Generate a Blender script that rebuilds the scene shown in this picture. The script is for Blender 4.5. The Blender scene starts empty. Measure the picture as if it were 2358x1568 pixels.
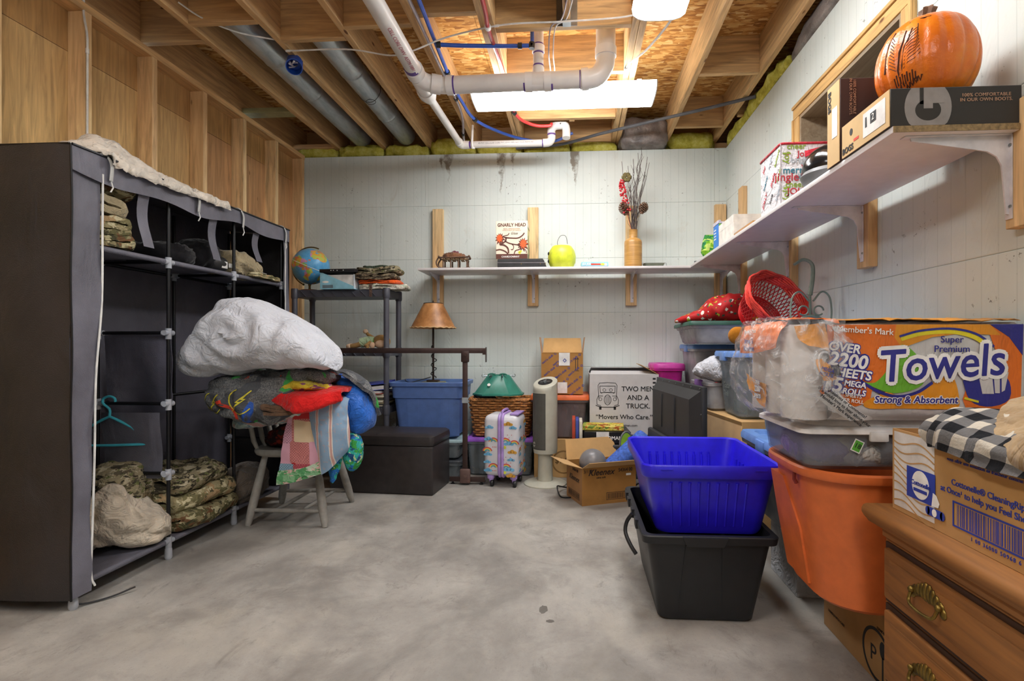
import bpy, bmesh, math, random
from math import sin, cos, pi, radians as R
from mathutils import Vector as V, Matrix, noise

scene = bpy.context.scene
COL = scene.collection

# ------------------------------------------------------------------ camera
CAM_H = 1.03
cam_d = bpy.data.cameras.new('camera')
cam_d.sensor_fit = 'HORIZONTAL'
cam_d.sensor_width = 36.0
cam_d.lens = 18.681
cam_d.shift_x = -0.0279
cam_d.shift_y = 0.0038
cam_d.clip_start = 0.02
cam = bpy.data.objects.new('camera', cam_d)
COL.objects.link(cam)
cam.location = (0, 0, CAM_H)
cam.rotation_euler = (R(90), 0, 0.0653)
scene.camera = cam

# ------------------------------------------------------------------ world, exposure
scene.view_settings.view_transform = 'Standard'
scene.view_settings.look = 'None'
scene.view_settings.gamma = 1.0
scene.view_settings.use_curve_mapping = False
scene.view_settings.exposure = 0.0
wd = bpy.data.worlds.new('world')
scene.world = wd
wd.use_nodes = True
wd.node_tree.nodes['Background'].inputs[0].default_value = (0.75, 0.85, 1.0, 1)
wd.node_tree.nodes['Background'].inputs[1].default_value = 0.6

LAMP_POWER = 28.5        # emission strength of the acrylic lenses of the strip lights
LAMP_COLOR = (.97, .985, 1.0, 1)

# ------------------------------------------------------------------ room dimensions (metres)
D = 4.482       # back wall
XL = -2.347     # face of the studs on the left
XR = 1.2435     # right wall
YN = -3.0       # wall behind the camera
ZW = 2.656      # top of the foam walls
ZJ = 2.74       # underside of the joists
ZO = 2.975      # underside of the subfloor

# ------------------------------------------------------------------ materials
def lin(c):
    if isinstance(c, str):
        c = c.lstrip('#')
        c = [int(c[i:i + 2], 16) / 255 for i in (0, 2, 4)]
    return tuple((x / 12.92 if x <= .04045 else ((x + .055) / 1.055) ** 2.4) for x in c[:3]) + (1,)

MATS = {}
class NT:
    """small wrapper for building node trees"""
    def __init__(self, name):
        self.m = bpy.data.materials.new(name)
        self.m.use_nodes = True
        self.t = self.m.node_tree
        self.b = self.t.nodes['Principled BSDF']
        self.out = self.t.nodes['Material Output']
        self._co = None
    def n(self, kind, **kw):
        nd = self.t.nodes.new(kind)
        for k, v in kw.items():
            if k.startswith('i_'):
                key = k[2:]
                key = int(key) if key.isdigit() else key.replace('_', ' ')
                nd.inputs[key].default_value = v
            else:
                setattr(nd, k, v)
        return nd
    def l(self, a, b):
        self.t.links.new(a, b)
    def co(self, scale=(1, 1, 1), rot=(0, 0, 0), loc=(0, 0, 0)):
        if self._co is None:
            self._co = self.n('ShaderNodeTexCoord')
        mp = self.n('ShaderNodeMapping')
        mp.inputs['Scale'].default_value = scale
        mp.inputs['Rotation'].default_value = rot
        mp.inputs['Location'].default_value = loc
        self.l(self._co.outputs['Object'], mp.inputs['Vector'])
        return mp.outputs['Vector']
    def noise(self, vec, scale=5, detail=4, rough=.55, dist=0):
        nd = self.n('ShaderNodeTexNoise')
        self.l(vec, nd.inputs['Vector'])
        nd.inputs['Scale'].default_value = scale
        nd.inputs['Detail'].default_value = detail
        nd.inputs['Roughness'].default_value = rough
        nd.inputs['Distortion'].default_value = dist
        return nd.outputs['Fac']
    def ramp(self, fac, stops, interp='LINEAR'):
        r = self.n('ShaderNodeValToRGB')
        r.color_ramp.interpolation = interp
        e = r.color_ramp.elements
        while len(e) < len(stops):
            e.new(.5)
        for i, (p, c) in enumerate(stops):
            e[i].position = p
            e[i].color = lin(c) if isinstance(c, (str, list)) else ((c, c, c, 1) if not isinstance(c, tuple) else c)
        self.l(fac, r.inputs['Fac'])
        return r.outputs['Color']
    def mix(self, fac, a, b, blend='MIX'):
        m = self.n('ShaderNodeMix', data_type='RGBA', blend_type=blend)
        for sock, v in ((m.inputs[0], fac), (m.inputs[6], a), (m.inputs[7], b)):
            if hasattr(v, 'links') or hasattr(v, 'is_output'):
                self.l(v, sock)
            else:
                sock.default_value = v if not isinstance(v, str) else lin(v)
        return m.outputs[2]
    def math(self, op, a, b=0.0):
        m = self.n('ShaderNodeMath', operation=op)
        for i, v in enumerate((a, b)):
            if hasattr(v, 'is_output'):
                self.l(v, m.inputs[i])
            else:
                m.inputs[i].default_value = v
        return m.outputs[0]
    def bump(self, h, strength=.3, dist=.01):
        bp = self.n('ShaderNodeBump')
        bp.inputs['Strength'].default_value = strength
        bp.inputs['Distance'].default_value = dist
        self.l(h, bp.inputs['Height'])
        self.l(bp.outputs['Normal'], self.b.inputs['Normal'])
    def color(self, c):
        if hasattr(c, 'is_output'):
            self.l(c, self.b.inputs['Base Color'])
        else:
            self.b.inputs['Base Color'].default_value = lin(c)
    def done(self, rough=.6, metal=0., spec=.5):
        self.b.inputs['Roughness'].default_value = rough
        self.b.inputs['Metallic'].default_value = metal
        self.b.inputs['Specular IOR Level'].default_value = spec
        MATS[self.m.name] = self.m
        return self.m

def shade(c, k):
    c = c.lstrip('#')
    v = [min(255, max(0, int(int(c[i:i + 2], 16) * k))) for i in (0, 2, 4)]
    return '#%02x%02x%02x' % tuple(v)

def plain(name, c, rough=.55, metal=0., var=.08, scale=18, bump=.08, bdist=.003, spec=.5, bscale=None):
    """one colour with slight procedural mottling and fine relief"""
    if name in MATS:
        return MATS[name]
    t = NT(name)
    v = t.co()
    nz = t.noise(v, scale, 4)
    t.color(t.ramp(nz, [(.3, shade(c, 1 - var)), (.7, shade(c, 1 + var))]))
    if bump:
        t.bump(t.noise(v, bscale or scale * 6, 3), bump, bdist)
    return t.done(rough, metal, spec)

def fabric(name, c, rough=.9, var=.1, weave=900, bump=.25, c2=None, scale=9):
    if name in MATS:
        return MATS[name]
    t = NT(name)
    v = t.co()
    nz = t.noise(v, scale, 5, .6)
    t.color(t.ramp(nz, [(.3, shade(c, 1 - var)), (.7, c2 or shade(c, 1 + var))]))
    if weave >= 400:
        # creases and fine weave together
        rg = t.math('ABSOLUTE', t.math('SUBTRACT', t.noise(v, 8, 3, .55, 1.8), .5))
        rg2 = t.math('ABSOLUTE', t.math('SUBTRACT', t.noise(t.co(loc=(3, 1, 7)), 19, 2, .5, 1.2), .5))
        h = t.math('ADD', t.math('MULTIPLY', rg, 2.0), t.math('MULTIPLY', rg2, .7))
        t.bump(t.math('ADD', h, t.math('MULTIPLY', t.noise(v, weave / 4, 2), .06)), .75, .02)
    else:
        t.bump(t.noise(v, weave / 4, 2), bump, .002)
    t.b.inputs['Sheen Weight'].default_value = .15
    return t.done(rough, 0, .2)

def camo(name, cols, scale=14, stretch=(1, 1, 1.6), rough=.9):
    t = NT(name)
    v = t.co(stretch)
    c = None
    base = lin(cols[0])
    for i, k in enumerate(cols[1:]):
        vv = t.co(stretch, loc=(3.1 * i, 1.7 * i, 5.3 * i))
        f = t.ramp(t.noise(vv, scale * (1 + .35 * i), 3, .55, .4), [(.53 + .02 * i, 0.0), (.545 + .02 * i, 1.0)])
        c = t.mix(f, c if c is not None else base, lin(k))
    t.color(c)
    v1 = t.co()
    rg = t.math('ABSOLUTE', t.math('SUBTRACT', t.noise(v1, 9, 3, .55, 1.8), .5))
    t.bump(t.math('ADD', t.math('MULTIPLY', rg, 2.0), t.math('MULTIPLY', t.noise(v1, 200, 2), .05)), .7, .02)
    return t.done(rough, 0, .2)

def clear(name, tint, opac=.35, rough=.25):
    """translucent plastic: part see-through, part milky"""
    if name in MATS:
        return MATS[name]
    t = NT(name)
    t.color(tint)
    tr = t.n('ShaderNodeBsdfTransparent')
    tr.inputs[0].default_value = lin(shade(tint, 1.0))
    mx = t.n('ShaderNodeMixShader')
    nz = t.noise(t.co(), 9, 3)
    f = t.ramp(nz, [(.3, opac * .75), (.7, min(1, opac * 1.25))])
    t.l(f, mx.inputs[0])
    t.l(tr.outputs[0], mx.inputs[1])
    t.l(t.b.outputs[0], mx.inputs[2])
    t.l(mx.outputs[0], t.out.inputs['Surface'])
    return t.done(rough, 0, .5)

def pine(name, axis, dark=1.0, base='#cba877'):
    t = NT(name)
    sc = [9, 9, 9]
    sc[axis] = .7
    v = t.co(tuple(sc))
    g = t.noise(v, 4.5, 5, .6, .8)
    c1 = t.ramp(g, [(.28, shade(base, .78 * dark)), (.5, shade(base, dark)), (.72, shade(base, 1.16 * dark))])
    big = t.noise(t.co((1, 1, 1)), .9, 2)
    c2 = t.mix(t.ramp(big, [(.35, 0.0), (.65, .45)]), c1, shade('#b9895a', dark))
    sk = [7, 7, 7]
    sk[axis] = 2.6
    vo = t.n('ShaderNodeTexVoronoi', feature='F1')
    t.l(t.co(tuple(sk)), vo.inputs['Vector'])
    vo.inputs['Scale'].default_value = 1.0
    k = t.ramp(vo.outputs['Distance'], [(.045, 1.0), (.075, 0.0)])
    c3 = t.mix(k, c2, shade('#6d4526', dark))
    t.color(c3)
    t.bump(g, .12, .004)
    return t.done(.68, 0, .3)

# ------------------------------------------------------------------ mesh builder
def rrect(w, d, r, n=5, cx=0, cy=0):
    """rounded rectangle, counter-clockwise"""
    r = max(1e-4, min(r, w / 2 - 1e-4, d / 2 - 1e-4))
    pts = []
    for (sx, sy, a0) in ((1, 1, 0), (-1, 1, 90), (-1, -1, 180), (1, -1, 270)):
        for i in range(n + 1):
            a = R(a0 + 90 * i / n)
            pts.append((cx + sx * (w / 2 - r) + r * cos(a), cy + sy * (d / 2 - r) + r * sin(a)))
    return pts

class MB:
    def __init__(self):
        self.bm = bmesh.new()
        self.mi = 0
        self.M = None
    def _v(self, p):
        p = V(p)
        if self.M is not None:
            p = self.M @ p
        return self.bm.verts.new(p)
    def _f(self, vs, smooth=True):
        try:
            f = self.bm.faces.new(vs)
            f.material_index = self.mi
            return f
        except ValueError:
            return None
    def face(self, pts):
        self._f([self._v(p) for p in pts])
        return self
    def box(self, x0, x1, y0, y1, z0, z1, bev=0, seg=2, M=None):
        vs = [self._v((M @ V(p)) if M is not None else p) for p in
              ((x0, y0, z0), (x1, y0, z0), (x1, y1, z0), (x0, y1, z0), (x0, y0, z1), (x1, y0, z1), (x1, y1, z1), (x0, y1, z1))]
        fs = [self._f([vs[i] for i in q]) for q in ((3, 2, 1, 0), (4, 5, 6, 7), (0, 1, 5, 4), (1, 2, 6, 5), (2, 3, 7, 6), (3, 0, 4, 7))]
        if bev:
            es = list({e for f in fs for e in f.edges})
            g = bmesh.ops.bevel(self.bm, geom=es, offset=bev, offset_type='OFFSET', segments=seg, profile=.5, affect='EDGES', clamp_overlap=True)
            for f in g['faces']:
                f.material_index = self.mi
        return self
    def cbox(self, c, s, bev=0, M=None, seg=2):
        return self.box(c[0] - s[0] / 2, c[0] + s[0] / 2, c[1] - s[1] / 2, c[1] + s[1] / 2, c[2] - s[2] / 2, c[2] + s[2] / 2, bev, seg, M)
    def loft(self, rings, cap0=True, cap1=True, closed=True, loop=False):
        vr = [[self._v(p) for p in r] for r in rings]
        n = len(vr[0])
        pairs = list(zip(vr, vr[1:])) + ([(vr[-1], vr[0])] if loop else [])
        for a, b in pairs:
            for i in range(n if closed else n - 1):
                j = (i + 1) % n
                self._f([a[i], a[j], b[j], b[i]])
        if cap0 and not loop:
            self._f(list(reversed(vr[0])))
        if cap1 and not loop:
            self._f(vr[-1])
        return self
    def lathe(self, prof, n=24, c=(0, 0, 0), M=None, caps=True):
        rings = []
        for r, z in prof:
            ring = [V((c[0] + r * cos(2 * pi * i / n), c[1] + r * sin(2 * pi * i / n), c[2] + z)) for i in range(n)]
            if M is not None:
                ring = [M @ p for p in ring]
            rings.append(ring)
        return self.loft(rings, caps, caps)
    def tube(self, pts, r, n=8, closed=False, caps=True, squash=None):
        pts = [V(p) for p in pts]
        m = len(pts)
        rs = r if isinstance(r, (list, tuple)) else [r] * m
        rings = []
        prev = None
        for i, p in enumerate(pts):
            if closed:
                t = pts[(i + 1) % m] - pts[i - 1]
            elif i == 0:
                t = pts[1] - p
            elif i == m - 1:
                t = p - pts[-2]
            else:
                t = (pts[i + 1] - p).normalized() + (p - pts[i - 1]).normalized()
            if t.length < 1e-9:
                t = V((0, 0, 1))
            t.normalize()
            if prev is None:
                u = V((0, 0, 1)) if abs(t.z) < .9 else V((1, 0, 0))
                u = (u - t * u.dot(t)).normalized()
            else:
                u = prev - t * prev.dot(t)
                u = u.normalized() if u.length > 1e-6 else prev
            prev = u
            w = t.cross(u)
            sq = squash or 1
            rings.append([p + (u * cos(2 * pi * k / n) * sq + w * sin(2 * pi * k / n)) * rs[i] for k in range(n)])
        return self.loft(rings, caps, caps, loop=closed)
    def cyl(self, p0, p1, r0, r1=None, n=16, caps=True):
        return self.tube([p0, p1], [r0, r0 if r1 is None else r1], n, caps=caps)
    def prism(self, poly, z0, z1):
        return self.loft([[(x, y, z0) for x, y in poly], [(x, y, z1) for x, y in poly]])
    def grid(self, fn, nu, nv, closeu=False):
        vs = [[self._v(fn(i / (nu if closeu else nu - 1), j / (nv - 1))) for i in range(nu)] for j in range(nv)]
        for j in range(nv - 1):
            for i in range(nu if closeu else nu - 1):
                k = (i + 1) % nu
                self._f([vs[j][i], vs[j][k], vs[j + 1][k], vs[j + 1][i]])
        return self
    def ball(self, c, s, n=16, m=10, M=None):
        s = (s, s, s) if not isinstance(s, (tuple, list)) else s
        rings = []
        for j in range(1, m):
            ph = pi * j / m
            ring = [V((c[0] + s[0] * sin(ph) * cos(2 * pi * i / n), c[1] + s[1] * sin(ph) * sin(2 * pi * i / n), c[2] - s[2] * cos(ph))) for i in range(n)]
            if M is not None:
                ring = [M @ p for p in ring]
            rings.append(ring)
        return self.loft(rings)
    def mesh(self, name, mats=None, smooth=40, fixn=True):
        if fixn:
            bmesh.ops.recalc_face_normals(self.bm, faces=self.bm.faces[:])
        me = bpy.data.meshes.new(name)
        self.bm.to_mesh(me)
        self.bm.free()
        if smooth:
            me.polygons.foreach_set('use_smooth', [True] * len(me.polygons))
            me.set_sharp_from_angle(angle=R(smooth))
        for m in (mats if isinstance(mats, (list, tuple)) else [mats]):
            if m is not None:
                me.materials.append(m)
        return me
    def build(self, name, mat, parent=None, loc=(0, 0, 0), rot=(0, 0, 0), smooth=40, fixn=True):
        return obj(name, self.mesh(name, mat, smooth, fixn), parent, loc, rot)

def obj(name, me, parent=None, loc=(0, 0, 0), rot=(0, 0, 0)):
    o = bpy.data.objects.new(name, me)
    COL.objects.link(o)
    o.parent = parent
    o.location = loc
    o.rotation_euler = rot
    return o

def tag(o, label, cat, group=None):
    o['label'] = label
    o['category'] = cat
    if group:
        o['group'] = group
    return o

def thing(name, label, cat, loc=(0, 0, 0), rz=0., group=None, rot=None):
    o = bpy.data.objects.new(name, None)
    o.empty_display_size = .05
    COL.objects.link(o)
    o.location = loc
    o.rotation_euler = rot if rot is not None else (0, 0, rz)
    return tag(o, label, cat, group)

def struct(name, parent_loc=(0, 0, 0), label=None):
    o = bpy.data.objects.new(name, None)
    COL.objects.link(o)
    o.location = parent_loc
    o['kind'] = 'structure'
    if label:
        o['label'] = label
    return o

def copy_tree(o, parent=None):
    c = o.copy()
    COL.objects.link(c)
    c.parent = parent
    for ch in list(o.children):
        copy_tree(ch, c)
    return c

def frame(o, u, v):
    """matrix of a flat face: origin o, print x axis u, print y axis v"""
    u = V(u).normalized()
    v = V(v)
    v = (v - u * v.dot(u)).normalized()
    n = u.cross(v)
    M = Matrix.Identity(4)
    for i in range(3):
        M[i][0], M[i][1], M[i][2], M[i][3] = u[i], v[i], n[i], o[i]
    return M

def text(parent, s, size, M, mat, name='lettering', bold=0., shear=0., align='CENTER', sx=1., spacing=1., lift=.0008, thick=.0004, line=1.0, warp=None):
    cu = bpy.data.curves.new('t', 'FONT')
    cu.body = s
    cu.size = size
    cu.align_x = align
    cu.align_y = 'CENTER'
    cu.shear = shear
    cu.space_character = spacing
    cu.space_line = line
    cu.extrude = thick
    cu.resolution_u = 3
    tmp = bpy.data.objects.new('t', cu)
    me = bpy.data.meshes.new_from_object(tmp)
    bpy.data.objects.remove(tmp)
    bpy.data.curves.remove(cu)
    me.materials.clear()
    me.materials.append(mat)
    S = Matrix.Diagonal((sx, 1, 1, 1))
    if bold:
        # heavier strokes: the outline repeated in a small ring
        bm = bmesh.new()
        n = 12 if bold > .05 else 6
        for i in range(n):
            m2 = me.copy()
            m2.transform(Matrix.Translation((bold * size * cos(2 * pi * i / n), bold * size * sin(2 * pi * i / n), thick * .04 * i)))
            bm.from_mesh(m2)
            bpy.data.meshes.remove(m2)
        bm.from_mesh(me)
        bm.to_mesh(me)
        bm.free()
    me.transform(M @ Matrix.Translation((0, 0, lift)) @ S)
    me.name = name
    return obj(name, me, parent)

def flat(parent, polys, M, mat, name='printed_patch', lift=.0005, thick=.0004):
    """flat printed shapes on a face (list of 2D outlines)"""
    mb = MB()
    for p in polys:
        if len(p) < 3:
            continue
        mb.M = M
        mb.loft([[(x, y, lift - thick) for x, y in p], [(x, y, lift) for x, y in p]])
    return mb.build(name, mat, parent, smooth=0)

def rect(x, y, w, h):
    return [(x, y), (x + w, y), (x + w, y + h), (x, y + h)]

def ell(x, y, rx, ry, n=24, a0=0, a1=360):
    return [(x + rx * cos(R(a0 + (a1 - a0) * i / n)), y + ry * sin(R(a0 + (a1 - a0) * i / n))) for i in range(n + (0 if a1 - a0 == 360 else 1))]

def stroke(pts, w):
    """outline of a 2D polyline drawn with a pen of width w: list of quads with mitred joints"""
    pts = [p for i, p in enumerate(pts) if i == 0 or math.hypot(p[0] - pts[i - 1][0], p[1] - pts[i - 1][1]) > 1e-7]
    if len(pts) < 2:
        return []
    closed = len(pts) > 3 and math.hypot(pts[0][0] - pts[-1][0], pts[0][1] - pts[-1][1]) < 1e-6
    nrm = []
    for (x0, y0), (x1, y1) in zip(pts, pts[1:]):
        l = math.hypot(x1 - x0, y1 - y0)
        nrm.append((-(y1 - y0) / l, (x1 - x0) / l))
    sides = []
    for i, (x, y) in enumerate(pts):
        a = nrm[i - 1] if i > 0 else (nrm[-1] if closed else nrm[0])
        b = nrm[i] if i < len(nrm) else (nrm[0] if closed else nrm[-1])
        mx, my = a[0] + b[0], a[1] + b[1]
        l = math.hypot(mx, my)
        if l < .3:
            mx, my, k = b[0], b[1], 1
        else:
            mx, my = mx / l, my / l
            k = min(1.6, 1 / max(.4, mx * b[0] + my * b[1]))
        sides.append(((x - mx * k * w / 2, y - my * k * w / 2), (x + mx * k * w / 2, y + my * k * w / 2)))
    return [[a[0], b[0], b[1], a[1]] for a, b in zip(sides, sides[1:])]

def ringpoly(x, y, rx, ry, w, n=28, a0=0, a1=360):
    return stroke([(x + rx * cos(R(a0 + (a1 - a0) * i / n)), y + ry * sin(R(a0 + (a1 - a0) * i / n))) for i in range(n + 1)], w)

def crom(P, t):
    """catmull-rom through a list of points"""
    n = len(P)
    s = t * (n - 1)
    i = min(int(s), n - 2)
    u = s - i
    p1, p2 = P[i], P[i + 1]
    p0 = P[i - 1] if i > 0 else p1 * 2 - p2
    p3 = P[i + 2] if i + 2 < n else p2 * 2 - p1
    return (p1 * 2 + (p2 - p0) * u + (p0 * 2 - p1 * 5 + p2 * 4 - p3) * u * u + (p1 * 3 - p0 - p2 * 3 + p3) * u ** 3) * .5

def curve(pts, n=24):
    P = [V(p) for p in pts]
    return [crom(P, i / (n - 1)) for i in range(n)]

def fold(p, seed=0, f=6., k=1.0):
    """crease noise: rounded ridges like cloth"""
    q = V(p) * f + V((seed * 3.7, seed * 1.3, seed * 2.1))
    w = V((noise.noise(q * .6), noise.noise(q * .6 + V((9, 2, 4))), noise.noise(q * .6 + V((3, 8, 1)))))
    a = noise.noise(q + w * 1.4 * k)
    b = noise.noise(q * 2.1 + w * 2.0 * k)
    return (1 - abs(a) * 2.2) * .7 + (1 - abs(b) * 2.2) * .3

def drape(name, ctrl, mat, parent=None, nu=40, nv=40, th=.012, amp=.006, f=9., seed=1, loc=(0, 0, 0), rot=(0, 0, 0), sm=60):
    """cloth laid over a net of control points, with creases and thickness"""
    P = [[V(p) for p in row] for row in ctrl]
    def pt(u, v):
        return crom([crom(row, u) for row in P], v)
    pts = [[pt(i / (nu - 1), j / (nv - 1)) for i in range(nu)] for j in range(nv)]
    nr = [[None] * nu for _ in range(nv)]
    for j in range(nv):
        for i in range(nu):
            a = pts[j][min(i + 1, nu - 1)] - pts[j][max(i - 1, 0)]
            b = pts[min(j + 1, nv - 1)][i] - pts[max(j - 1, 0)][i]
            c = a.cross(b)
            nr[j][i] = c.normalized() if c.length > 1e-9 else V((0, 0, 1))
    mb = MB()
    top = [[mb._v(pts[j][i] + nr[j][i] * (th / 2 + amp * fold(pts[j][i], seed, f))) for i in range(nu)] for j in range(nv)]
    bot = [[mb._v(pts[j][i] + nr[j][i] * (-th / 2 + amp * fold(pts[j][i], seed, f))) for i in range(nu)] for j in range(nv)]
    for j in range(nv - 1):
        for i in range(nu - 1):
            mb._f([top[j][i], top[j][i + 1], top[j + 1][i + 1], top[j + 1][i]])
            mb._f([bot[j + 1][i], bot[j + 1][i + 1], bot[j][i + 1], bot[j][i]])
    for j in range(nv - 1):
        mb._f([top[j][0], top[j + 1][0], bot[j + 1][0], bot[j][0]])
        mb._f([top[j + 1][-1], top[j][-1], bot[j][-1], bot[j + 1][-1]])
    for i in range(nu - 1):
        mb._f([top[0][i + 1], top[0][i], bot[0][i], bot[0][i + 1]])
        mb._f([top[-1][i], top[-1][i + 1], bot[-1][i + 1], bot[-1][i]])
    return mb.build(name, mat, parent, loc, rot, smooth=sm)

def heap(name, size, mat, parent=None, loc=(0, 0, 0), rot=(0, 0, 0), seed=1, amp=.02, f=7., e=.75, n=48, bend=None, flatb=.0):
    """a soft lump of cloth: rounded block with creases; base on z=0"""
    def sp(x):
        return math.copysign(abs(x) ** e, x)
    mb = MB()
    m = n // 2
    rings = []
    for j in range(1, m):
        ph = pi * j / m
        ring = []
        for i in range(n):
            th = 2 * pi * i / n
            p = V((sp(sin(ph)) * sp(cos(th)) * size[0] / 2, sp(sin(ph)) * sp(sin(th)) * size[1] / 2, -sp(cos(ph)) * size[2] / 2))
            nn = V((p.x / size[0] ** 2, p.y / size[1] ** 2, p.z / size[2] ** 2))
            if nn.length > 0:
                nn.normalize()
            p = p + nn * amp * (fold(p, seed, f) - .2)
            p.z = max(p.z, -size[2] / 2 * (1 - flatb)) + size[2] / 2 * (1 - flatb)
            if bend:
                p = bend(p)
            ring.append(p)
        rings.append(ring)
    mb.loft(rings)
    return mb.build(name, mat, parent, loc, rot, smooth=75)

def folded(name, L, W, n, t, mat, parent=None, loc=(0, 0, 0), rot=(0, 0, 0), seed=1, amp=.006, f=10.):
    """folded garment: a serpentine sheet of n layers, each t thick, L long (x), W wide (y)"""
    rnd = random.Random(seed)
    path = []
    for k in range(n):
        z = t * (k + .5)
        x0, x1 = -L / 2 + rnd.uniform(0, .04) * L, L / 2 - rnd.uniform(0, .05) * L
        xs = [x0 + (x1 - x0) * i / 14 for i in range(15)]
        if k % 2:
            xs.reverse()
        path += [V((x, 0, z)) for x in xs]
        if k < n - 1:
            xe = xs[-1]
            sgn = 1 if xe > 0 else -1
            for q in (45, 90, 135):
                path.append(V((xe + sgn * sin(R(q)) * t * .6, 0, z + t / 2 - cos(R(q)) * t / 2)))
    m = len(path)
    hw = t * .46
    nv = 18
    secs = []
    for j in range(nv):
        y = -W / 2 + W * j / (nv - 1)
        edge = 1 - .22 * abs(2 * j / (nv - 1) - 1) ** 6
        up, dn = [], []
        for i, p in enumerate(path):
            a = path[max(i - 1, 0)]
            b = path[min(i + 1, m - 1)]
            tg = (b - a).normalized()
            nn = V((-tg.z, 0, tg.x))
            q = V((p.x * edge, y + .012 * noise.noise(p * 9 + V((seed, 0, 0))), p.z))
            dz = amp * fold((q.x, q.y, seed), seed, f) + .5 * amp * sin(q.x * 25 + seed + y * 17)
            dz *= min(1, p.z / t)
            up.append(q + nn * hw + V((0, 0, dz)))
            dn.append(q - nn * hw + V((0, 0, dz)))
        secs.append(up + list(reversed(dn)))
    mb = MB()
    mb.loft(secs)
    return mb.build(name, mat, parent, loc, rot, smooth=70)

def wm(t):
    """world-to-thing matrix for an unrotated thing"""
    return Matrix.Translation(-V(t.location))

def MW(t):
    mb = MB()
    mb.M = wm(t)
    return mb

def lump(name, st, yc, mat, parent=None, off=(0, 0, 0), seed=1, amp=.012, f=9., ns=60, nr=40, e=.8, rot=(0, 0, 0), loc=(0, 0, 0), tilt=0., extra=None):
    """soft body lofted along x through stations (x, z_top, z_bottom, half_depth); yc = depth of its middle"""
    P = [V((s[0], s[1], s[2])) for s in st]
    H = [V((s[3], 0, 0)) for s in st]
    def sp(x):
        return math.copysign(abs(x) ** e, x)
    rings = []
    for k in range(ns):
        t = k / (ns - 1)
        p, hd = crom(P, t), max(.004, crom(H, t).x)
        zm, zh = (p.y + p.z) / 2, max(.003, (p.y - p.z) / 2)
        ring = []
        for i in range(nr):
            a = 2 * pi * i / nr
            q = V((p.x, yc + hd * sp(cos(a)) + tilt * (p.x - st[0][0]), zm + zh * sp(sin(a))))
            nn = V((0, cos(a) / hd, sin(a) / zh)).normalized()
            sc = min(1, zh / .05, hd / .05)
            q = q + nn * sc * (amp * (fold(q, seed, f) - .25) + (extra(q) if extra else 0))
            ring.append(q - V(off))
        rings.append(ring)
    mb = MB()
    mb.loft(rings)
    return mb.build(name, mat, parent, loc, rot, smooth=75)
# ================================================================== SETTING
def floor_mat():
    t = NT('concrete floor')
    v = t.co()
    big = t.noise(t.co((1.0, .7, 1), rot=(0, 0, -.5)), 1.7, 8, .68, .25)
    c = t.ramp(big, [(.3, '#78746e'), (.44, '#908c86'), (.56, '#a5a19a'), (.7, '#bab6ae')])
    streak = t.noise(t.co((1.5, 2.0, 1), rot=(0, 0, .6)), 2.2, 10, .74, .5)
    c = t.mix(t.ramp(streak, [(.50, 0.0), (.64, .55)]), c, lin('#7f7a74'))
    scuff = t.noise(t.co((3.5, 1.8, 1), rot=(0, 0, -.5)), 2.8, 10, .8, .6)
    c = t.mix(t.ramp(scuff, [(.57, 0.0), (.68, .6)]), c, lin('#66625c'))
    pale = t.noise(t.co((1, 1, 1), loc=(4, 7, 0)), 2.1, 5, .6, .5)
    c = t.mix(t.ramp(pale, [(.52, 0.0), (.75, .5)]), c, lin('#c0b9ab'))
    spk = t.noise(v, 130, 2)
    c = t.mix(t.ramp(spk, [(.30, .35), (.38, 0.0)]), c, lin('#77716a'))
    t.color(c)
    rr = t.ramp(big, [(.35, .38), (.65, .6)])
    t.l(rr, t.b.inputs['Roughness'])
    t.bump(t.noise(v, 60, 4), .08, .004)
    m = t.done(.5, 0, .45)
    return m

M_FLOOR = floor_mat()
fl = MB().box(XL - .3, XR + .3, YN - .2, D + .4, -.12, 0).build('floor', M_FLOOR)
fl['kind'] = 'structure'
# two damp spots on the slab
M_DAMP = plain('damp concrete', '#6f6b66', .12, bump=0)
for (x, y, sx, sy) in ((-.124, 2.06, .017, .03), (-.093, 1.975, .015, .010)):
    pts = []
    for i in range(20):
        a = 2 * pi * i / 20
        k = 1 + .3 * noise.noise(V((cos(a) * 2, sin(a) * 2, x * 9)))
        pts.append((x + sx * k * cos(a), y + sy * k * sin(a)))
    MB().prism(pts, .0002, .0009).build('damp_spot', M_DAMP, fl)

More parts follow.
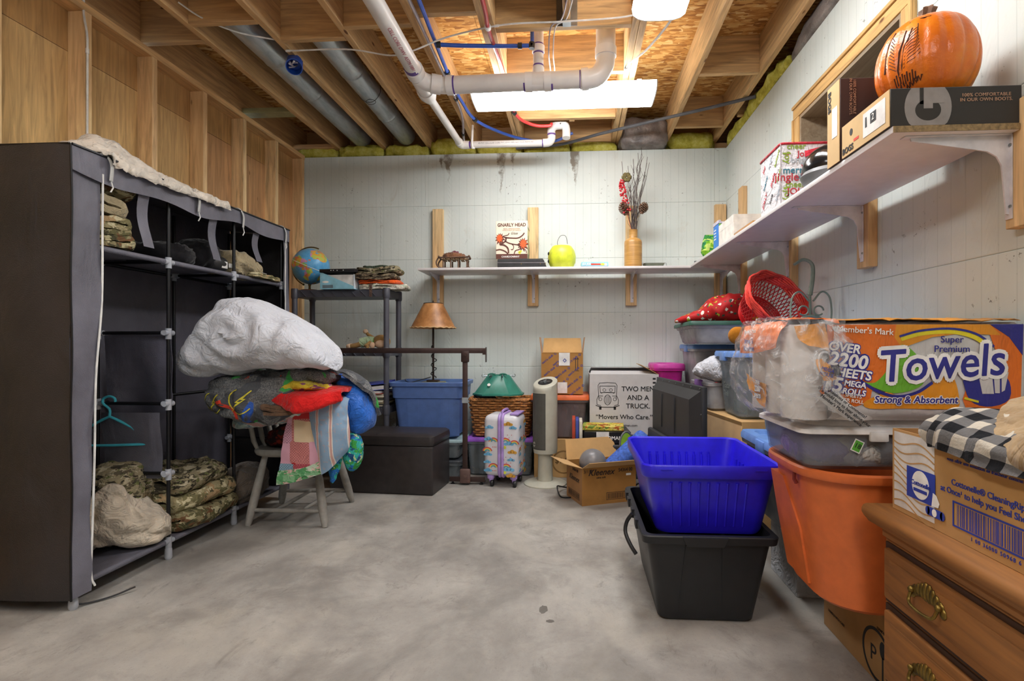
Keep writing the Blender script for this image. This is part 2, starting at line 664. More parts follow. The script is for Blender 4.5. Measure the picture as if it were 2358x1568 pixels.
# ---------------------------------------------------------------- foam block walls
def foam_mat(axis):
    """white-green insulating foam, ribs every 66 mm; axis 0 = wall along x, 1 = wall along y"""
    t = NT('foam wall %d' % axis)
    v = t.co()
    sep = t.n('ShaderNodeSeparateXYZ')
    t.l(v, sep.inputs[0])
    h = sep.outputs[axis]
    z = sep.outputs[2]
    big = t.noise(v, 1.1, 5, .6)
    c = t.ramp(big, [(.3, '#c3ccc8'), (.55, '#d2d9d5'), (.75, '#dbe0dd')])
    fr = t.math('FRACT', t.math('DIVIDE', h, .066))
    line = t.math('ABSOLUTE', t.math('SUBTRACT', fr, .5))
    lm = t.ramp(line, [(.455, 0.0), (.48, 1.0)])
    c = t.mix(t.math('MULTIPLY', lm, .30), c, lin('#a9b5b1'))
    blot = t.noise(t.co((1, 1, .6), loc=(2, 3, 1)), 3.1, 7, .7, .6)
    c = t.mix(t.ramp(blot, [(.60, 0.0), (.72, .55)]), c, lin('#b9b3a2'))
    spk = t.noise(t.co(loc=(7, 1, 0)), 34, 4, .7)
    area = t.ramp(t.noise(t.co(loc=(0, 5, 9)), 2.3, 2), [(.5, 0.0), (.6, 1.0)])
    sp = t.math('MULTIPLY', t.ramp(spk, [(.645, 0.0), (.675, .85)]), area)
    c = t.mix(sp, c, lin('#6c6d66'))
    if axis == 0:
        # brown trickles from the top of the wall
        nx = t.noise(t.co((1, 1, 1)), 14, 4, .6)
        for x0, w, z0 in ((-1.085, .05, 2.40), (-.63, .05, 2.28), (.0, .045, 2.33), (-1.14, .03, 2.5), (-.53, .03, 2.52)):
            dx = t.math('ABSOLUTE', t.math('ADD', t.math('SUBTRACT', h, x0), t.math('MULTIPLY', t.math('SUBTRACT', nx, .5), .09)))
            up = t.math('MULTIPLY', t.math('SUBTRACT', z, z0), w / (2.656 - z0))
            m = t.math('MULTIPLY', t.math('SUBTRACT', up, dx), 90.0)
            m = t.math('MULTIPLY', t.math('MINIMUM', t.math('MAXIMUM', m, 0.0), 1.0), t.ramp(nx, [(.4, .25), (.56, .95)]))
            c = t.mix(m, c, lin('#7d7568'))
    t.color(c)
    # embossed zigzag columns
    col = t.math('ABSOLUTE', t.math('SUBTRACT', t.math('FRACT', t.math('DIVIDE', h, .305)), .5))
    cm = t.ramp(col, [(.06, 1.0), (.07, 0.0)])
    zig = t.math('SINE', t.math('ADD', t.math('MULTIPLY', z, 150.0), t.math('MULTIPLY', t.math('PINGPONG', h, .0175), 240.0)))
    hh = t.math('ADD', t.math('MULTIPLY', t.math('MULTIPLY', cm, zig), .35), t.math('MULTIPLY', lm, -1.0))
    hh = t.math('ADD', hh, t.math('MULTIPLY', t.noise(v, 45, 4, .6), .7))
    t.bump(hh, .22, .004)
    return t.done(.72, 0, .3)

FOAM0, FOAM1 = foam_mat(0), foam_mat(1)
COURSES = [(0., .3846), (.3846, .8416), (.8416, 1.2986), (1.2986, 1.7556), (1.7556, 2.2126), (2.2126, ZW)]
OFFS = [.3, -1.29, .755, -1.29, .755, -1.287]

wall_b = struct('wall_back')
for (z0, z1), off in zip(COURSES, OFFS):
    x = off
    while x > XL - .3:
        x -= 2.438
    while x < XR + .25:
        a, b = max(x, XL - .3), min(x + 2.438, XR + .25)
        if b - a > .02:
            MB().box(a, b, D, D + .28, z0, z1, .004, 2).build('foam_block', FOAM0, wall_b, smooth=0)
        x += 2.438

WY0, WY1, WZ0, WZ1 = 2.095, 3.015, 1.80, 2.29     # window opening
def cut(r, h):
    y0, y1, z0, z1 = r
    a, b, c, d = h
    if y1 <= a or y0 >= b or z1 <= c or z0 >= d:
        return [r]
    out = []
    if y0 < a: out.append((y0, a, z0, z1))
    if y1 > b: out.append((b, y1, z0, z1))
    m0, m1 = max(y0, a), min(y1, b)
    if z0 < c: out.append((m0, m1, z0, c))
    if z1 > d: out.append((m0, m1, d, z1))
    return out
wall_r = struct('wall_right')
for (z0, z1), off in zip(COURSES, [.9, 2.2, 1.0, 2.25, 1.45, 2.36]):
    y = off
    while y > YN:
        y -= 2.438
    while y < D:
        a, b = max(y, YN), min(y + 2.438, D)
        if b - a > .02:
            for q in cut((a, b, z0, z1), (WY0, WY1, WZ0, WZ1)):
                MB().box(XR, XR + .28, q[0], q[1], q[2], q[3], .004, 2).build('foam_block', FOAM1, wall_r, smooth=0)
        y += 2.438

# window in the right wall
M_CASE = pine('varnished casing', 1, 1.0, '#c9a468')
M_CASEZ = pine('varnished casing upright', 2, 1.0, '#c9a468')
M_JAMB = pine('weathered grey jamb', 1, 1.0, '#837d6c')
win = struct('window_1')
w = .075
def casing(name, y0, y1, z0, z1, m, edge):
    mb = MB().box(XR - .017, XR, y0, y1, z0, z1, .004)
    # raised moulding on the outer edge
    if edge == 'y0': mb.box(XR - .026, XR - .016, y0, y0 + .018, z0, z1, .004)
    if edge == 'y1': mb.box(XR - .026, XR - .016, y1 - .018, y1, z0, z1, .004)
    if edge == 'z1': mb.box(XR - .026, XR - .016, y0, y1, z1 - .018, z1, .004)
    if edge == 'z0': mb.box(XR - .026, XR - .016, y0, y1, z0, z0 + .018, .004)
    mb.build(name, m, win)
casing('casing_board', WY0 - w, WY1 + w, WZ1 + .0005, WZ1 + w, M_CASE, 'z1')
casing('casing_board', WY0 - w, WY1 + w, WZ0 - w, WZ0 - .0005, M_CASE, 'z0')
casing('casing_board', WY0 - w, WY0, WZ0, WZ1, M_CASEZ, 'y0')
casing('casing_board', WY1, WY1 + w, WZ0, WZ1, M_CASEZ, 'y1')
MB().box(XR - .01, XR + .25, WY0, WY1, WZ1 - .018, WZ1).build('jamb_board', M_JAMB, win)
MB().box(XR - .01, XR + .25, WY0, WY1, WZ0, WZ0 + .018).build('jamb_board', M_JAMB, win)
MB().box(XR - .01, XR + .25, WY0, WY0 + .018, WZ0 + .018, WZ1 - .018).build('jamb_board', M_JAMB, win)
MB().box(XR - .01, XR + .25, WY1 - .018, WY1, WZ0 + .018, WZ1 - .018).build('jamb_board', M_JAMB, win)
sash = plain('white window vinyl', '#d8d8d2', .4)
mb = MB()
for q in ((WY0 + .018, WY1 - .018, WZ1 - .06, WZ1 - .018), (WY0 + .018, WY1 - .018, WZ0 + .018, WZ0 + .06),
          (WY0 + .018, WY0 + .06, WZ0 + .06, WZ1 - .06), (WY1 - .06, WY1 - .018, WZ0 + .06, WZ1 - .06),
          ((WY0 + WY1) / 2 - .02, (WY0 + WY1) / 2 + .02, WZ0 + .06, WZ1 - .06)):
    mb.box(XR + .19, XR + .235, *q, .003)
mb.build('sash_frame', sash, win)
gl = clear('window glass', '#8a979c', .25, .05)
for (a, b) in ((WY0 + .06, (WY0 + WY1) / 2 - .02), ((WY0 + WY1) / 2 + .02, WY1 - .06)):
    MB().box(XR + .21, XR + .214, a, b, WZ0 + .06, WZ1 - .06).build('pane', gl, win)
MB().box(XR + .275, XR + .285, WY0 - .1, WY1 + .1, WZ0 - .1, WZ1 + .1).build('well_liner', plain('galvanised well', '#6f7474', .5, .6), win)

# ---------------------------------------------------------------- left stud wall
PX, PY_, PZ = pine('pine x', 0, .97), pine('pine y', 1, 1.06), pine('pine z', 2, 1.1, '#d2b488')
PD = pine('joist pine', 1, 1.0, '#c8a676')  # pine tone of the joists
PTRT = plain('treated lumber', '#93895a', .7)
SH1 = pine('plywood sheathing yellow', 2, 1.0, '#cbab74')
SH2 = pine('plywood sheathing brown', 2, .98, '#c2966a')
SH3 = pine('plywood sheathing dark', 2, .95, '#bd955e')
wall_l = struct('wall_left')
k = 0
while 4.47 - .4064 * k > YN:
    y1 = 4.47 - .4064 * k
    MB().box(XL - .089, XL, y1 - .038, y1, .038, 2.632, .002, 1).build('stud', PZ, wall_l)
    k += 1
MB().box(XL - .089, XL, YN, D - .002, 2.632, 2.67, .002, 1).build('top_plate', PY_, wall_l)
MB().box(XL - .089, XL, YN, D - .002, 0, .038, .002, 1).build('bottom_plate', PY_, wall_l)
for i, (y0, y1, m) in enumerate(((3.25, D, SH2), (2.03, 3.25, SH1), (.81, 2.03, SH1), (-.41, .81, SH2), (-1.63, -.41, SH1), (YN, -1.63, SH2))):
    MB().box(XL - .101, XL - .089, y0, y1 - .002, 0, 2.438).build('sheathing_panel', m, wall_l)
    MB().box(XL - .101, XL - .089, y0, y1 - .002, 2.441, 2.67).build('sheathing_panel', SH3, wall_l)
# print on two studs
INK = plain('faded black ink', '#4a3a2a', .8, bump=0)
for yy, zz in ((3.651 + .0, 2.17), (4.057 + .0, 2.15)):
    for j in range(3):
        text(wall_l, 'SPF\nKD HT\nNo 2', .016, frame((XL - .075 + .022 * j, yy - .0195, zz - .02 * (j % 2)), (0, 0, 1), (-1, 0, 0)), INK, 'stamp', lift=.0006)

# wall behind the camera
wf = MB().box(XL - .3, XR + .3, YN - .15, YN, 0, ZO).build('wall_front', FOAM0, smooth=0)
wf['kind'] = 'structure'

# ---------------------------------------------------------------- ceiling
def osb_mat():
    t = NT('osb')
    def layer(rot, sc, seed):
        vo = t.n('ShaderNodeTexVoronoi', feature='F1')
        t.l(t.co(sc, (0, 0, rot), (seed, seed * 2, 0)), vo.inputs['Vector'])
        vo.inputs['Scale'].default_value = 1
        sp = t.n('ShaderNodeSeparateXYZ')
        t.l(vo.outputs['Color'], sp.inputs[0])
        return t.ramp(sp.outputs[0], [(.0, '#8a5a2a'), (.3, '#b07a3c'), (.6, '#c8934e'), (.85, '#d9ac68'), (1., '#e0bd84')]), sp.outputs[1]
    a, ra = layer(.35, (19, 55, 1), 1)
    b, rb = layer(1.25, (21, 60, 1), 5)
    c, rc = layer(2.4, (17, 50, 1), 9)
    col = t.mix(t.ramp(ra, [(.5, 0.0), (.52, 1.0)]), a, b)
    col = t.mix(t.ramp(rc, [(.6, 0.0), (.62, 1.0)]), col, c)
    g = t.noise(t.co((30, 30, 1)), 4, 4)
    col = t.mix(t.math('MULTIPLY', g, .35), col, lin('#7a4c22'))
    t.color(col)
    t.bump(ra, .25, .004)
    return t.done(.75, 0, .25)
OSB = osb_mat()
ceil = struct('ceiling')
for i in range(7):
    y0 = YN + 1.22 * i - .1
    for x0, x1 in ((XL - .6, -.6), (-.6, XR + .35)):
        MB().box(x0, x1 - .002, y0, min(y0 + 1.218, D + .35), ZO, ZO + .018).build('subfloor_panel', OSB, ceil)
JX = [-2.871 + .4064 * k for k in range(11)]      # right faces; index 2 = joist ending left of the first duct
for i, x in enumerate(JX):
    if i == 7:
        MB().box(x - .038, x, YN, 2.86, ZJ, ZO, .003, 1).build('joist', PD, ceil)
        MB().box(x - .038, x, 4.54, 4.74, ZJ, ZO, .003, 1).build('joist', PD, ceil)
        continue
    MB().box(x - .038, x, YN, 4.74, ZJ, ZO, .003, 1).build('joist', PD, ceil)
    if i in (6, 8):
        MB().box(x - .0785, x - .0405, YN, 4.74, ZJ, ZO, .003, 1).build('joist', PD, ceil)
def block(i, y, th=.038, x0=None, x1=None, z0=ZJ, z1=ZO, m=None):
    a = JX[i] if x0 is None else x0
    b = (JX[i + 1] - .038) if x1 is None else x1
    if i + 1 in (6, 8) and x1 is None:
        b -= .041
    MB().box(a, b, y, y + th, z0, z1, .002, 1).build('blocking', m or PX, ceil)
for i, y in ((1, 2.86), (2, 2.70), (3, 2.88), (4, 2.78), (5, 2.70), (9, 3.42), (9, 4.24)):
    block(i, y)
block(1, 3.78, .09, z1=ZJ + .038, m=PTRT)
block(1, 4.50, .09, z1=ZJ + .038, m=PX)
block(0, 2.86)
for y in (2.86, 3.35, 4.02, 4.50):
    block(6, y, x1=JX[8] - .079)
block(8, 2.60); block(9, 2.62)
block(7, 4.05, .038, x0=JX[7] - .02, x1=JX[7] + .02)
MB().box(XR - .03, XR + .1, 4.05, 4.09, ZJ, ZO, .002, 1).build('blocking', PX, ceil)
# metal joist hanger
GALV = plain('galvanised sheet', '#8f979b', .35, .85, .15, 8)
mb = MB().box(JX[7] - .041, JX[7] - .0385, 2.80, 2.86, ZJ - .003, ZJ + .15).box(JX[7] + .0005, JX[7] + .003, 2.80, 2.86, ZJ - .003, ZJ + .15)
mb.box(JX[7] - .041, JX[7] + .003, 2.80, 2.86, ZJ - .004, ZJ - .001).box(JX[7] - .075, JX[7] + .037, 2.856, 2.859, ZJ + .0, ZJ + .15)
mb.build('joist_hanger', GALV, ceil)
# dark membrane hanging under the near header at the right
MB().box(JX[8] + .02, XR + .02, 2.575, 2.6, ZJ - .018, ZJ + .03, .006).build('membrane_strip', plain('dark membrane', '#4a4b4d', .6), ceil)
# rim board and sill plates
MB().box(XL - .5, XR + .3, 4.74, 4.78, ZW, ZO).build('rim_board', PX, ceil)
MB().box(XL - .3, XR + .28, 4.60, 4.739, ZW, ZJ).build('sill_plate', PX, ceil)
MB().box(XR + .24, XR + .28, YN, 4.73, ZW, ZO).build('rim_board', PY_, ceil)
MB().box(XR + .14, XR + .239, YN, 4.59, ZW, ZJ).build('sill_plate', PY_, ceil)
# insulation in the rim bays
def wool_mat():
    t = NT('yellow glass wool')
    v = t.co()
    t.color(t.ramp(t.noise(v, 14, 5, .7), [(.3, '#8a8230'), (.5, '#b9b04a'), (.7, '#d3cd78')]))
    t.bump(t.noise(v, 90, 4, .7), .6, .01)
    return t.done(.95, 0, .1)
WOOL = wool_mat()
def wrap_mat():
    t = NT('grey brown plastic wrap')
    v = t.co()
    t.color(t.ramp(t.noise(v, 12, 4, .6), [(.3, '#4f4743'), (.7, '#857b76')]))
    t.bump(t.noise(v, 25, 4, .6), .5, .02)
    return t.done(.35, 0, .5)
WRAP = wrap_mat()
for i in range(1, 10):
    a, b = JX[i], JX[i + 1] - .038
    m = WRAP if i == 8 else WOOL
    zz = .23 if i in (8,) else (.14 if i in (4, 9) else .10)
    heap('insulation_batt', (b - a + .02, .16 if i != 8 else .3, zz), m, ceil, ((a + b) / 2, 4.60 if i != 8 else 4.52, ZW + .002), seed=i * 3, amp=.03, f=9, e=.45)
heap('insulation_batt', (.2, 1.45, .11), WRAP, ceil, (XR + .09, 2.5, ZW + .001), seed=4, amp=.02, f=8, e=.5)
heap('insulation_batt', (.16, .75, .10), WOOL, ceil, (XR + .07, 3.6, ZW + .001), seed=6, amp=.03, f=9, e=.5)
heap('insulation_batt', (.16, .6, .09), WOOL, ceil, (XR + .08, 4.2, ZW + .001), seed=9, amp=.03, f=9, e=.5)
# print on the subfloor
INKB = plain('black board stencil', '#1f1812', .8, bump=0)
def stencil(x, y, s, rows):
    for r_ in range(rows):
        text(ceil, 'SHEATHING SPAN 24/16'[:9 + 3 * r_], s, frame((x, y - r_ * s * 1.25, ZO - .0006), (-1, 0, 0), (0, 1, 0)), INKB, 'stencil', bold=.02, lift=.0)
for x, y in ((-.62, 2.95), (-.95, 3.02), (.52, 2.86), (1.0, 3.05)):
    stencil(x, y, .05, 4)
# ================================================================== THINGS UNDER THE CEILING
def lens_mat():
    t = NT('lit acrylic lens')
    t.color('#ffffff')
    t.b.inputs['Emission Color'].default_value = LAMP_COLOR
    t.b.inputs['Emission Strength'].default_value = LAMP_POWER
    return t.done(.4)
LENS = lens_mat()
WHITEM = plain('white enamel', '#e6e6e4', .4)
def strip_light(label, loc, rz, L=1.2, W=.30):
    t = thing('strip_light', label, 'ceiling light', loc, rz, 'wraparound strip lights under the joists')
    prof = [(-W / 2, .06), (-W / 2 + .006, .03), (-W / 2 + .03, .012), (-W / 4, .002), (0, 0), (W / 4, .002), (W / 2 - .03, .012), (W / 2 - .006, .03), (W / 2, .06)]
    mb = MB()
    mb.loft([[(x, y, z) for y, z in prof] for x in (-L / 2 + .004, L / 2 - .004)])
    mb.build('lens', LENS, t)
    MB().box(-L / 2, L / 2, -W * .24, W * .24, .0605, .085, .004).build('housing', WHITEM, t)
    for s in (-1, 1):
        MB().loft([[(s * (L / 2 - .0035), y * 1.01, z - .001 * (z < .05)) for y, z in prof], [(s * (L / 2 + .003), y * 1.01, z - .001 * (z < .05)) for y, z in prof]]).build('end_cap', WHITEM, t)
    for s in (-.42, .42):
        MB().box(s * L - .015, s * L + .015, -.012, .012, .085, ZJ - loc[2] + .001).build('mounting_block', WHITEM, t)
    return t
strip_light('long white strip light below the big white drain pipe, parallel to the back wall', (-.08, 3.47, 2.605), 0, 1.17)
strip_light('white strip light cut off by the top edge of the photo, seen end on', (.405, 2.0, 2.60), R(90), 1.22, .26)
for x, y, s in ((-1.3, .3, 'nearer the stud wall'), (.3, -.9, 'nearer the window wall')):  # unseen fixtures added behind the camera as fill light
    strip_light('added fill strip light behind the camera, the one ' + s, (x, y, 2.60), R(90), 1.22)

# ---- round sheet metal ducts
def duct_mat():
    t = NT('galvanised duct')
    v = t.co((5, 1, 5))
    nz = t.noise(v, 6, 5, .6, .6)
    t.color(t.ramp(nz, [(.3, '#98a1a7'), (.7, '#c6cdd1')]))
    t.l(t.ramp(nz, [(.3, .28), (.7, .45)]), t.b.inputs['Roughness'])
    t.bump(t.noise(t.co((4, 4, 4)), 8, 3), .12, .01)
    return t.done(.35, .6)
DUCT = duct_mat()
WIRE = plain('dark steel wire', '#3b3b3c', .4, .7)
for x, y0, y1, lab in ((-1.868, 2.75, 4.56, 'round galvanised duct nearer the stud wall, running between the joists'),
                       (-1.462, 2.93, 4.52, 'round galvanised duct with a wire hanger, nearer the drain pipe')):
    t = thing('duct', lab, 'duct', (x, y0, 2.835), 0, 'round ducts between the joists')
    L = y1 - y0
    mb = MB().tube([(0, 0, 0), (0, L, 0)], .079, 28)
    mb.build('duct_pipe', DUCT, t)
    for q in (.45, .9 if x < -1.6 else 1.1):
        MB().tube([(0, q - .02, 0), (0, q - .006, 0), (0, q, 0), (0, q + .006, 0), (0, q + .02, 0)], [.0795, .0805, .083, .0805, .0795], 28).build('crimp_joint', DUCT, t)
    MB().box(-.004, .004, 0, L, .0775, .0815).build('seam', DUCT, t)
    if x > -1.6:
        pts = [(.083 * cos(R(a)), .76 + .006 * sin(R(a * 3)), .083 * sin(R(a))) for a in range(170, 385, 12)]
        pts += [(.088, .75, .12)]
        MB().tube(pts, .002, 5).build('wire_hanger', WIRE, t)
        MB().tube([(.02 + .035 * cos(R(a)), .74 + .012 * sin(R(a)), -.079 - .012 - .012 * sin(R(a))) for a in range(0, 361, 24)], .0018, 5).build('wire_loop', WIRE, t)

# ---- white plastic drain
PVC = plain('white pvc', '#d9d6d2', .35, 0, .04, 6, .03)
PVCF = plain('white pvc fitting', '#e2e0dd', .3, 0, .03, 6, .02)
PURP = plain('purple primer', '#5b3f8c', .4)
REDI = plain('red pipe print', '#b05a6a', .6, bump=0)
dr = thing('drain_pipe', 'thick white plastic drain pipe with side branch hanging under the joists', 'drain pipe', (-.91, 3.05, 2.57))
O0 = V((-.91, 3.05, 2.57))
def rel(*pts):
    return [V(p) - O0 for p in pts]
MB().tube(rel((-.945, 1.75, 2.65), (-.905, 2.98, 2.575)), .0445, 24).build('main_pipe', PVC, dr)
MB().tube(rel((-.935, 2.18, 2.624), (-.93, 2.30, 2.617)), .053, 24).build('coupling', PVCF, dr)
d0 = (V((-.905, 2.98, 2.575)) - V((-.945, 1.75, 2.65))).normalized()
MB().tube(rel((-.9105, 2.90, 2.58), (-.908, 2.945, 2.5775)), .0462, 24).build('primer_ring', PURP, dr)
# wye body
mb = MB().tube(rel((-.908, 2.93, 2.579), (-.907, 2.985, 2.575), (-.906, 2.99, 2.575), (-.902, 3.17, 2.563)), [.053, .053, .048, .048], 24)
mb.tube(rel(*curve([(-.906, 3.0, 2.572), (-.88, 3.05, 2.566), (-.82, 3.085, 2.56), (-.77, 3.09, 2.557), (-.735, 3.09, 2.557)], 14)), .0475, 24)
mb.tube(rel((-.845, 3.07, 2.562), (-.79, 3.089, 2.558)), .0545, 24)
mb.build('wye_fitting', PVCF, dr)
MB().tube(rel((-.755, 3.09, 2.557), (-.715, 3.09, 2.557)), .0545, 24).build('coupling', PVCF, dr)
MB().tube(rel((-.716, 3.09, 2.557), (-.706, 3.09, 2.557)), .0515, 24).build('primer_ring', PURP, dr)
MB().tube(rel((-.72, 3.09, 2.557), (.07, 3.085, 2.565)), .0495, 24).build('branch_pipe', PVC, dr)
# tee
mb = MB().tube(rel((-.29, 3.09, 2.56), (-.25, 3.09, 2.56)), .055, 24).tube(rel((-.25, 3.09, 2.56), (-.18, 3.09, 2.561)), .0505, 24).tube(rel((-.18, 3.09, 2.561), (-.14, 3.09, 2.561)), .055, 24)
mb.tube(rel((-.215, 3.09, 2.56), (-.215, 3.09, 2.64)), .034, 20)
mb.build('tee_fitting', PVCF, dr)
MB().tube(rel((-.30, 3.09, 2.56), (-.291, 3.09, 2.56)), .0512, 24).build('primer_ring', PURP, dr)
MB().tube(rel((-.139, 3.09, 2.561), (-.129, 3.09, 2.561)), .0512, 24).build('primer_ring', PURP, dr)
MB().tube(rel((-.215, 3.09, 2.63), (-.215, 3.09, 2.97)), .0302, 20).build('riser_pipe', PVC, dr)
for z in (2.648, 2.72, 2.77):
    MB().tube(rel((-.215, 3.09, z), (-.215, 3.09, z + .008)), .0312, 20).build('primer_ring', PURP, dr)
MB().tube(rel((-.215, 3.09, 2.73), (-.215, 3.09, 2.768)), .036, 20).build('coupling', PVCF, dr)
# elbow and stack
el = curve([(.03, 3.086, 2.564), (.07, 3.086, 2.565), (.125, 3.086, 2.58), (.165, 3.086, 2.63), (.175, 3.086, 2.69), (.175, 3.086, 2.73)], 18)
MB().tube(rel(*el), .0545, 24).build('elbow', PVCF, dr)
MB().tube(rel((.035, 3.086, 2.5635), (.075, 3.086, 2.5665)), .0605, 24).build('coupling', PVCF, dr)
MB().tube(rel((.024, 3.086, 2.563), (.036, 3.086, 2.5635)), .0512, 24).build('primer_ring', PURP, dr)
MB().tube(rel((.175, 3.086, 2.69), (.175, 3.086, 2.74)), .062, 24).build('coupling', PVCF, dr)
MB().tube(rel((.175, 3.086, 2.72), (.175, 3.086, 2.97)), .056, 24).build('riser_pipe', PVC, dr)
# reducer and thin pipe towards the wall
MB().tube(rel((-.903, 3.15, 2.564), (-.902, 3.20, 2.562), (-.902, 3.215, 2.561), (-.902, 3.26, 2.559)), [.054, .054, .05, .036], 24).build('reducer', PVCF, dr)
MB().tube(rel((-.902, 3.25, 2.56), (-.90, 4.10, 2.60)), .0255, 18).build('thin_pipe', PVC, dr)
MB().tube(rel(*curve([(-.9, 4.06, 2.598), (-.898, 4.11, 2.60), (-.88, 4.135, 2.60), (-.83, 4.135, 2.60)], 10)), .031, 18).build('elbow', PVCF, dr)
MB().tube(rel((-.832, 4.135, 2.60), (-.818, 4.135, 2.60)), .0275, 18).build('primer_ring', PURP, dr)
MB().tube(rel((-.84, 4.135, 2.60), (-.24, 4.135, 2.60)), .0265, 18).build('thin_pipe', PVC, dr)
MB().tube(rel((-.258, 4.135, 2.60), (-.248, 4.135, 2.60)), .0275, 18).build('primer_ring', PURP, dr)
MB().tube(rel(*curve([(-.25, 4.135, 2.60), (-.205, 4.135, 2.605), (-.185, 4.135, 2.63), (-.185, 4.135, 2.66), (-.185, 4.135, 2.70), (-.16, 4.135, 2.73), (-.11, 4.135, 2.735)], 16)), .031, 18).build('elbow', PVCF, dr)
MB().tube(rel((-.185, 4.135, 2.655), (-.185, 4.135, 2.668)), .032, 18).build('primer_ring', PURP, dr)
MB().tube(rel(*curve([(-.12, 4.135, 2.735), (-.08, 4.135, 2.73), (-.07, 4.135, 2.69), (-.07, 4.125, 2.63)], 12)), .031, 18).build('trap', PVCF, dr)
M = frame((-.54, 4.135 - .0268, 2.60), (1, 0, 0), (0, 0, 1))
for v in (0,):
    text(dr, '40 PVC CELLULAR CORE PVC-DWV PIPE NOT FOR PRESSURE', .016, Matrix.Translation(-O0) @ M, plain('grey print', '#6a6a70', .6, bump=0), 'pipe_print', lift=.0004)
mb = MB().tube(rel((-.80, 4.104, 2.74), (-.805, 4.104, 2.60), (-.80, 4.107, 2.565), (-.785, 4.115, 2.566)), .009, 8)
mb.build('hanger_strap', PVCF, dr)
tx = text(dr, 'CELL CORE DWV  ASTM F891', .028, Matrix.Translation(-O0) @ frame((-.895, 2.70, 2.549), V((-.905, 2.98, 2.575)) - V((-.945, 1.75, 2.65)), (1, 0, .25)), REDI, 'pipe_print', lift=.0)

# ---- flexible supply lines
BLUE = plain('blue supply tube', '#2f52a8', .3)
BLUE2 = plain('pale blue supply tube', '#4f7fd0', .3)
REDT = plain('red supply tube', '#a52f33', .3)
REDT2 = plain('bright red supply tube', '#e03c3c', .3)
GREYT = plain('grey supply tube', '#a39a9f', .35)
BLKP = plain('black plastic', '#1c1c1e', .45)
WHITEP = plain('white wire sheath', '#d6d4cf', .45)
def line(name, label, cat, pts, r, mat, n=40, clips=(), group=None, clipmat=None):
    c = curve(pts, n)
    b = V(c[0])
    t = thing(name, label, cat, tuple(b), 0, group)
    MB().tube([p - b for p in c], r, 8).build('tube' if r > .006 else 'strand', mat, t)
    for q in clips:
        i = min(int(q * (n - 1)), n - 2)
        d = (c[i + 1] - c[i]).normalized()
        MB().tube([c[i] - b - d * .012, c[i] - b + d * .012], r * 1.5, 10).build('clip', clipmat or BLKP, t)
    return t
z = 2.722
line('water_tube', 'blue water tube clipped along the joist beside the drain pipe', 'water tube',
     [(-.74, 1.6, z), (-.765, 2.5, z), (-.782, 2.92, z), (-.795, 3.32, z), (-.79, 3.66, z), (-.73, 3.95, z - .02), (-.48, 4.27, z - .02), (-.2, 4.30, z - .05), (-.02, 4.28, 2.73)], .0115, BLUE, 60, (.36, .45, .62), 'water supply tubes')
t = line('water_tube', 'blue water tube crossing from the joist to the white riser', 'water tube',
     [(-.764, 2.93, z - .015), (-.62, 2.955, z - .012), (-.4, 2.98, z - .008), (-.262, 2.99, z - .005)], .0115, BLUE, 24, (.03, .9), 'water supply tubes')
t = line('water_tube', 'short blue riser tube rising into the joist bay', 'water tube', [(-.245, 2.99, z - .01), (-.243, 2.99, z + .05), (-.243, 2.99, 2.96)], .0115, BLUE, 12, (.05, .14), 'water supply tubes')
line('water_tube', 'grey tube running beside the long blue water tube', 'water tube',
     [(-.83, 1.6, z), (-.815, 2.5, z), (-.822, 3.15, z), (-.828, 3.8, z), (-.89, 4.18, z - .02), (-.905, 4.28, z - .06)], .0095, GREYT, 40, (.55, .82), 'water supply tubes')
line('water_tube', 'red water tube running under the double joist', 'water tube',
     [(-.46, 1.6, z), (-.455, 2.58, z), (-.466, 2.83, z), (-.447, 3.25, z), (-.445, 3.88, z + .005)], .0115, REDT, 30, (.5,), 'water supply tubes', WHITEP)
line('water_tube', 'bright red curved tube behind the long strip light', 'water tube',
     [(-.445, 3.86, z), (-.40, 3.97, z - .01), (-.30, 4.05, z - .02), (-.2, 4.06, z - .02), (-.18, 4.07, z)], .0115, REDT2, 20, (.03,), 'water supply tubes')
line('drain_hose', 'dark grey hose slung from the back wall to the right wall', 'hose',
     [(-.5, 4.47, 2.69), (-.127, 4.44, 2.70), (.2, 4.26, 2.71), (.576, 4.06, 2.715), (.95, 3.87, 2.72), (1.23, 3.72, 2.725)], .0125, plain('dark grey hose', '#4c4d50', .6), 40)
# ---- wires
line('electrical_cable', 'white electrical cable stapled across the joists to the strip light', 'cable',
     [(-1.663, 2.979, z + .01), (-1.3, 2.96, z - .005), (-1.037, 2.931, z - .065), (-.9, 2.90, z - .06), (-.7, 2.885, z), (-.38, 2.807, z + .008), (-.05, 2.77, z - .01), (.28, 2.744, z - .01), (.33, 2.62, 2.69)], .0045, WHITEP, 60, (.0, .62), None, WHITEP)
line('electrical_cable', 'white cord looping from the end strip light to the double joist', 'cable',
     [(.50, 2.62, 2.665), (.47, 2.8, 2.68), (.40, 3.05, 2.70), (.33, 3.2, 2.715), (.31, 3.31, 2.735)], .006, WHITEP, 30, (.97,))
line('electrical_cable', 'pair of thin grey wires dropping to the long strip light', 'cable',
     [(-.03, 2.55, 2.735), (-.07, 2.78, 2.735), (-.13, 2.845, 2.73), (-.15, 3.0, 2.68), (-.15, 3.2, 2.69), (-.15, 3.42, 2.69)], .004, GREYT, 30)
line('electrical_cable', 'thin white wire beside the grey pair above the long strip light', 'cable',
     [(-.0, 2.55, 2.735), (-.045, 2.78, 2.735), (-.105, 2.845, 2.73), (-.125, 3.0, 2.68), (-.125, 3.2, 2.69), (-.13, 3.42, 2.69)], .0035, WHITEP, 30)
